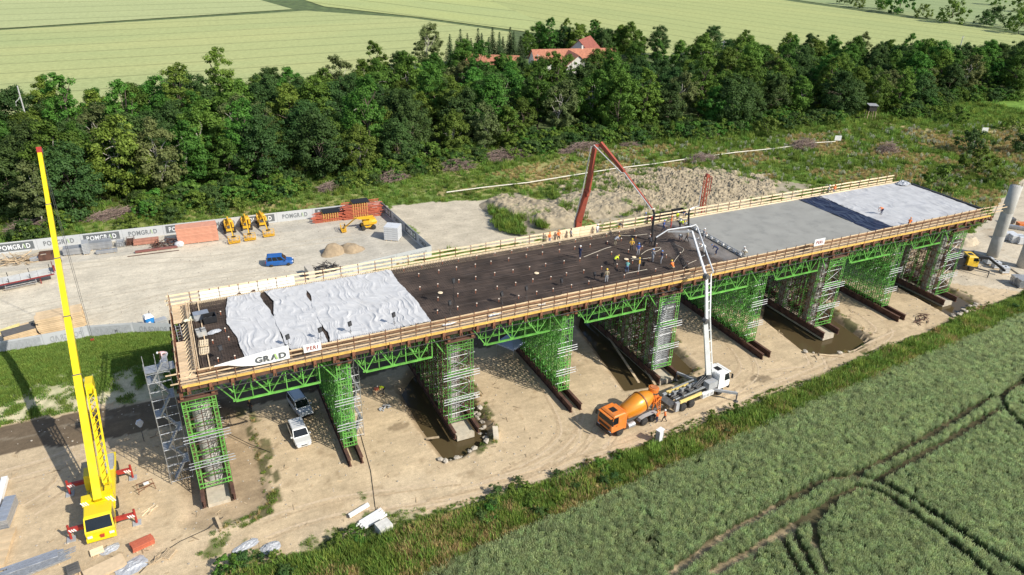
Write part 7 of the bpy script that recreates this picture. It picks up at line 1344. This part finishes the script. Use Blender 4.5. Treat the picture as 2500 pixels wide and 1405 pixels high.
for a in [
    (1341, 597, DZ1, 'stand', -1.2, 'orange', 'jeans', 'orange', 'worker in orange shirt and jeans on the far walkway, left of two'),
    (1363, 592, DZ1, 'work', -1.6, 'orange', 'dark', 'orange', 'worker in orange shirt and dark trousers by the far boards'),
    (1393, 588, DZ1, 'walk', -.4, 'grey', 'dark', None, 'bareheaded person in grey beside the foot of the red boom'),
    (1457, 577, DZ1, 'stand', -1.4, 'white', 'grey', 'white', 'worker in white shirt on the far walkway right of the red boom'),
    (1511, 567, DZ1, 'bend', .6, 'dark', 'yellow', None, 'worker in black top and yellow trousers stooping at the far rail'),
    (1415, 632, S, 'work', .3, 'navy', 'navy', 'white', 'worker in dark navy holding a hose, alone on the reinforcement'),
    (1501, 600, S, 'bend', .2, 'grey', 'khaki', 'yellow', 'worker in grey with yellow helmet bending near the far side'),
    (1541, 614, S, 'work', -2.2, 'yellow', 'dark', 'yellow', 'worker in mustard shirt and shorts standing mid deck'),
    (1557, 625, S, 'stand', -1.9, 'blue', 'grey', 'blue', 'worker in blue top and grey trousers mid deck'),
    (1587, 603, S, 'reach', 1.2, 'dark', 'dark', 'white', 'worker in dark clothes guiding the red boom hose', BOOTO),
    (1592, 640, S, 'work', .2, 'grey', 'grey', 'blue', 'worker in light grey holding the white boom hose'),
    (1614, 644, S, 'work', 2.9, 'navy', 'grey', 'blue', 'worker in dark top with blue helmet right of the hose'),
    (1500, 649, S, 'bend', .3, 'hivis', 'dark', 'yellow', 'worker in hi-vis yellow stooping over the reinforcement'),
    (1530, 666, S, 'bend', .9, 'teal', 'jeans', 'orange', 'worker in teal shirt bending beside the near rail'),
    (1559, 662, S, 'stand', 2.4, 'yellow', 'grey', 'yellow', 'worker in mustard shirt and grey trousers near the near rail'),
    (1480, 690, S, 'stand', 1.4, 'khaki', 'grey', 'yellow', 'worker in khaki with yellow helmet close to the near rail'),
    (1619, 567, S, 'walk', -1.0, 'blue', 'navy', 'blue', 'worker all in blue near the far side of the wet concrete'),
    (1637, 557, S, 'stand', -.6, 'orange', 'red', 'orange', 'worker in orange vest and red trousers by the screed end'),
    (1659, 558, S, 'reach', -.9, 'hivis', 'dark', 'yellow', 'worker in hi-vis stooping over the far end of the screed'),
    (1652, 545, DZ1, 'stand', -1.5, 'hivis', 'khaki', 'white', 'worker in hi-vis vest on the far walkway behind the screed'),
    (1679, 540, S, 'bend', 2.6, 'navy', 'dark', 'blue', 'worker in navy stooping at the far side by the hanging black hose', BOOTO),
    (1591, 553, DZ1, 'stand', -1.4, 'red', 'dark', 'white', 'worker in red shirt on the far walkway behind the hose'),
    (1574, 548, DZ1, 'work', -1.3, 'navy', 'grey', 'blue', 'worker in navy beside the dark trays at the far rail'),
    (1661, 590, S, 'bend', -2.4, 'dark', 'navy', 'white', 'worker in black bending at the wet concrete, left of two'),
    (1676, 592, S, 'walk', 2.2, 'khaki', 'dark', 'white', 'worker in khaki striding at the wet concrete behind the boom'),
    (1718, 617, S, 'bend', 2.7, 'white', 'white', 'white', 'worker in white stooping at the screed behind the boom'),
    (1748, 622, S, 'reach', 2.2, 'navy', 'navy', 'blue', 'worker in navy raking beside the middle of the screed', BOOTO),
    (1716, 588, S, 'work', -.4, 'grey', 'grey', 'white', 'worker in grey standing just behind the screed beam'),
    (1641, 658, S, 'crouch', 1.6, 'orange', 'khaki', 'yellow', 'worker in orange crouching against the near rail'),
    (1819, 622, S, 'crouch', 2.8, 'white', 'khaki', 'white', 'worker in white crouching at the near end of the screed'),
    (2151, 524, S, 'bend', 2.9, 'orange', 'navy', 'white', 'worker in orange vest walking bent over the plastic sheet'),
    (2219, 551, S, 'crouch', .5, 'orange', 'dark', 'orange', 'worker in orange kneeling at the near rail on the plastic sheet'),
    (2020, 478, DZ1, 'work', -.9, 'grey', 'khaki', 'white', 'worker in grey at the far rail by the navy sheet, left of two'),
    (2034, 477, DZ1, 'stand', -2.0, 'orange', 'grey', 'orange', 'worker in orange at the far rail by the navy sheet, right of two'),
    (1603, 1033, 0, 'stand', 1.9, 'orange', 'navy', 'orange', 'worker in orange jacket at the mixer ladder, left of two'),
    (1621, 1031, 0, 'walk', 2.4, 'orange', 'dark', 'white', 'worker in orange jacket at the pump hopper, right of two'),
    (613, 1008, 0, 'stand', .8, 'dark', 'dark', 'yellow', 'person in dark clothes standing in the shade under the first span'),
    (937, 962, 0, 'bend', 2.9, 'hivis', 'dark', 'white', 'person in pale vest leaning over the work table under the bridge'),
    (408, 882, 13.45, 'bend', -2.9, 'pink', 'grey', 'white', 'worker in pink shirt leaning out at the top of the stair tower'),
]: person(*a)
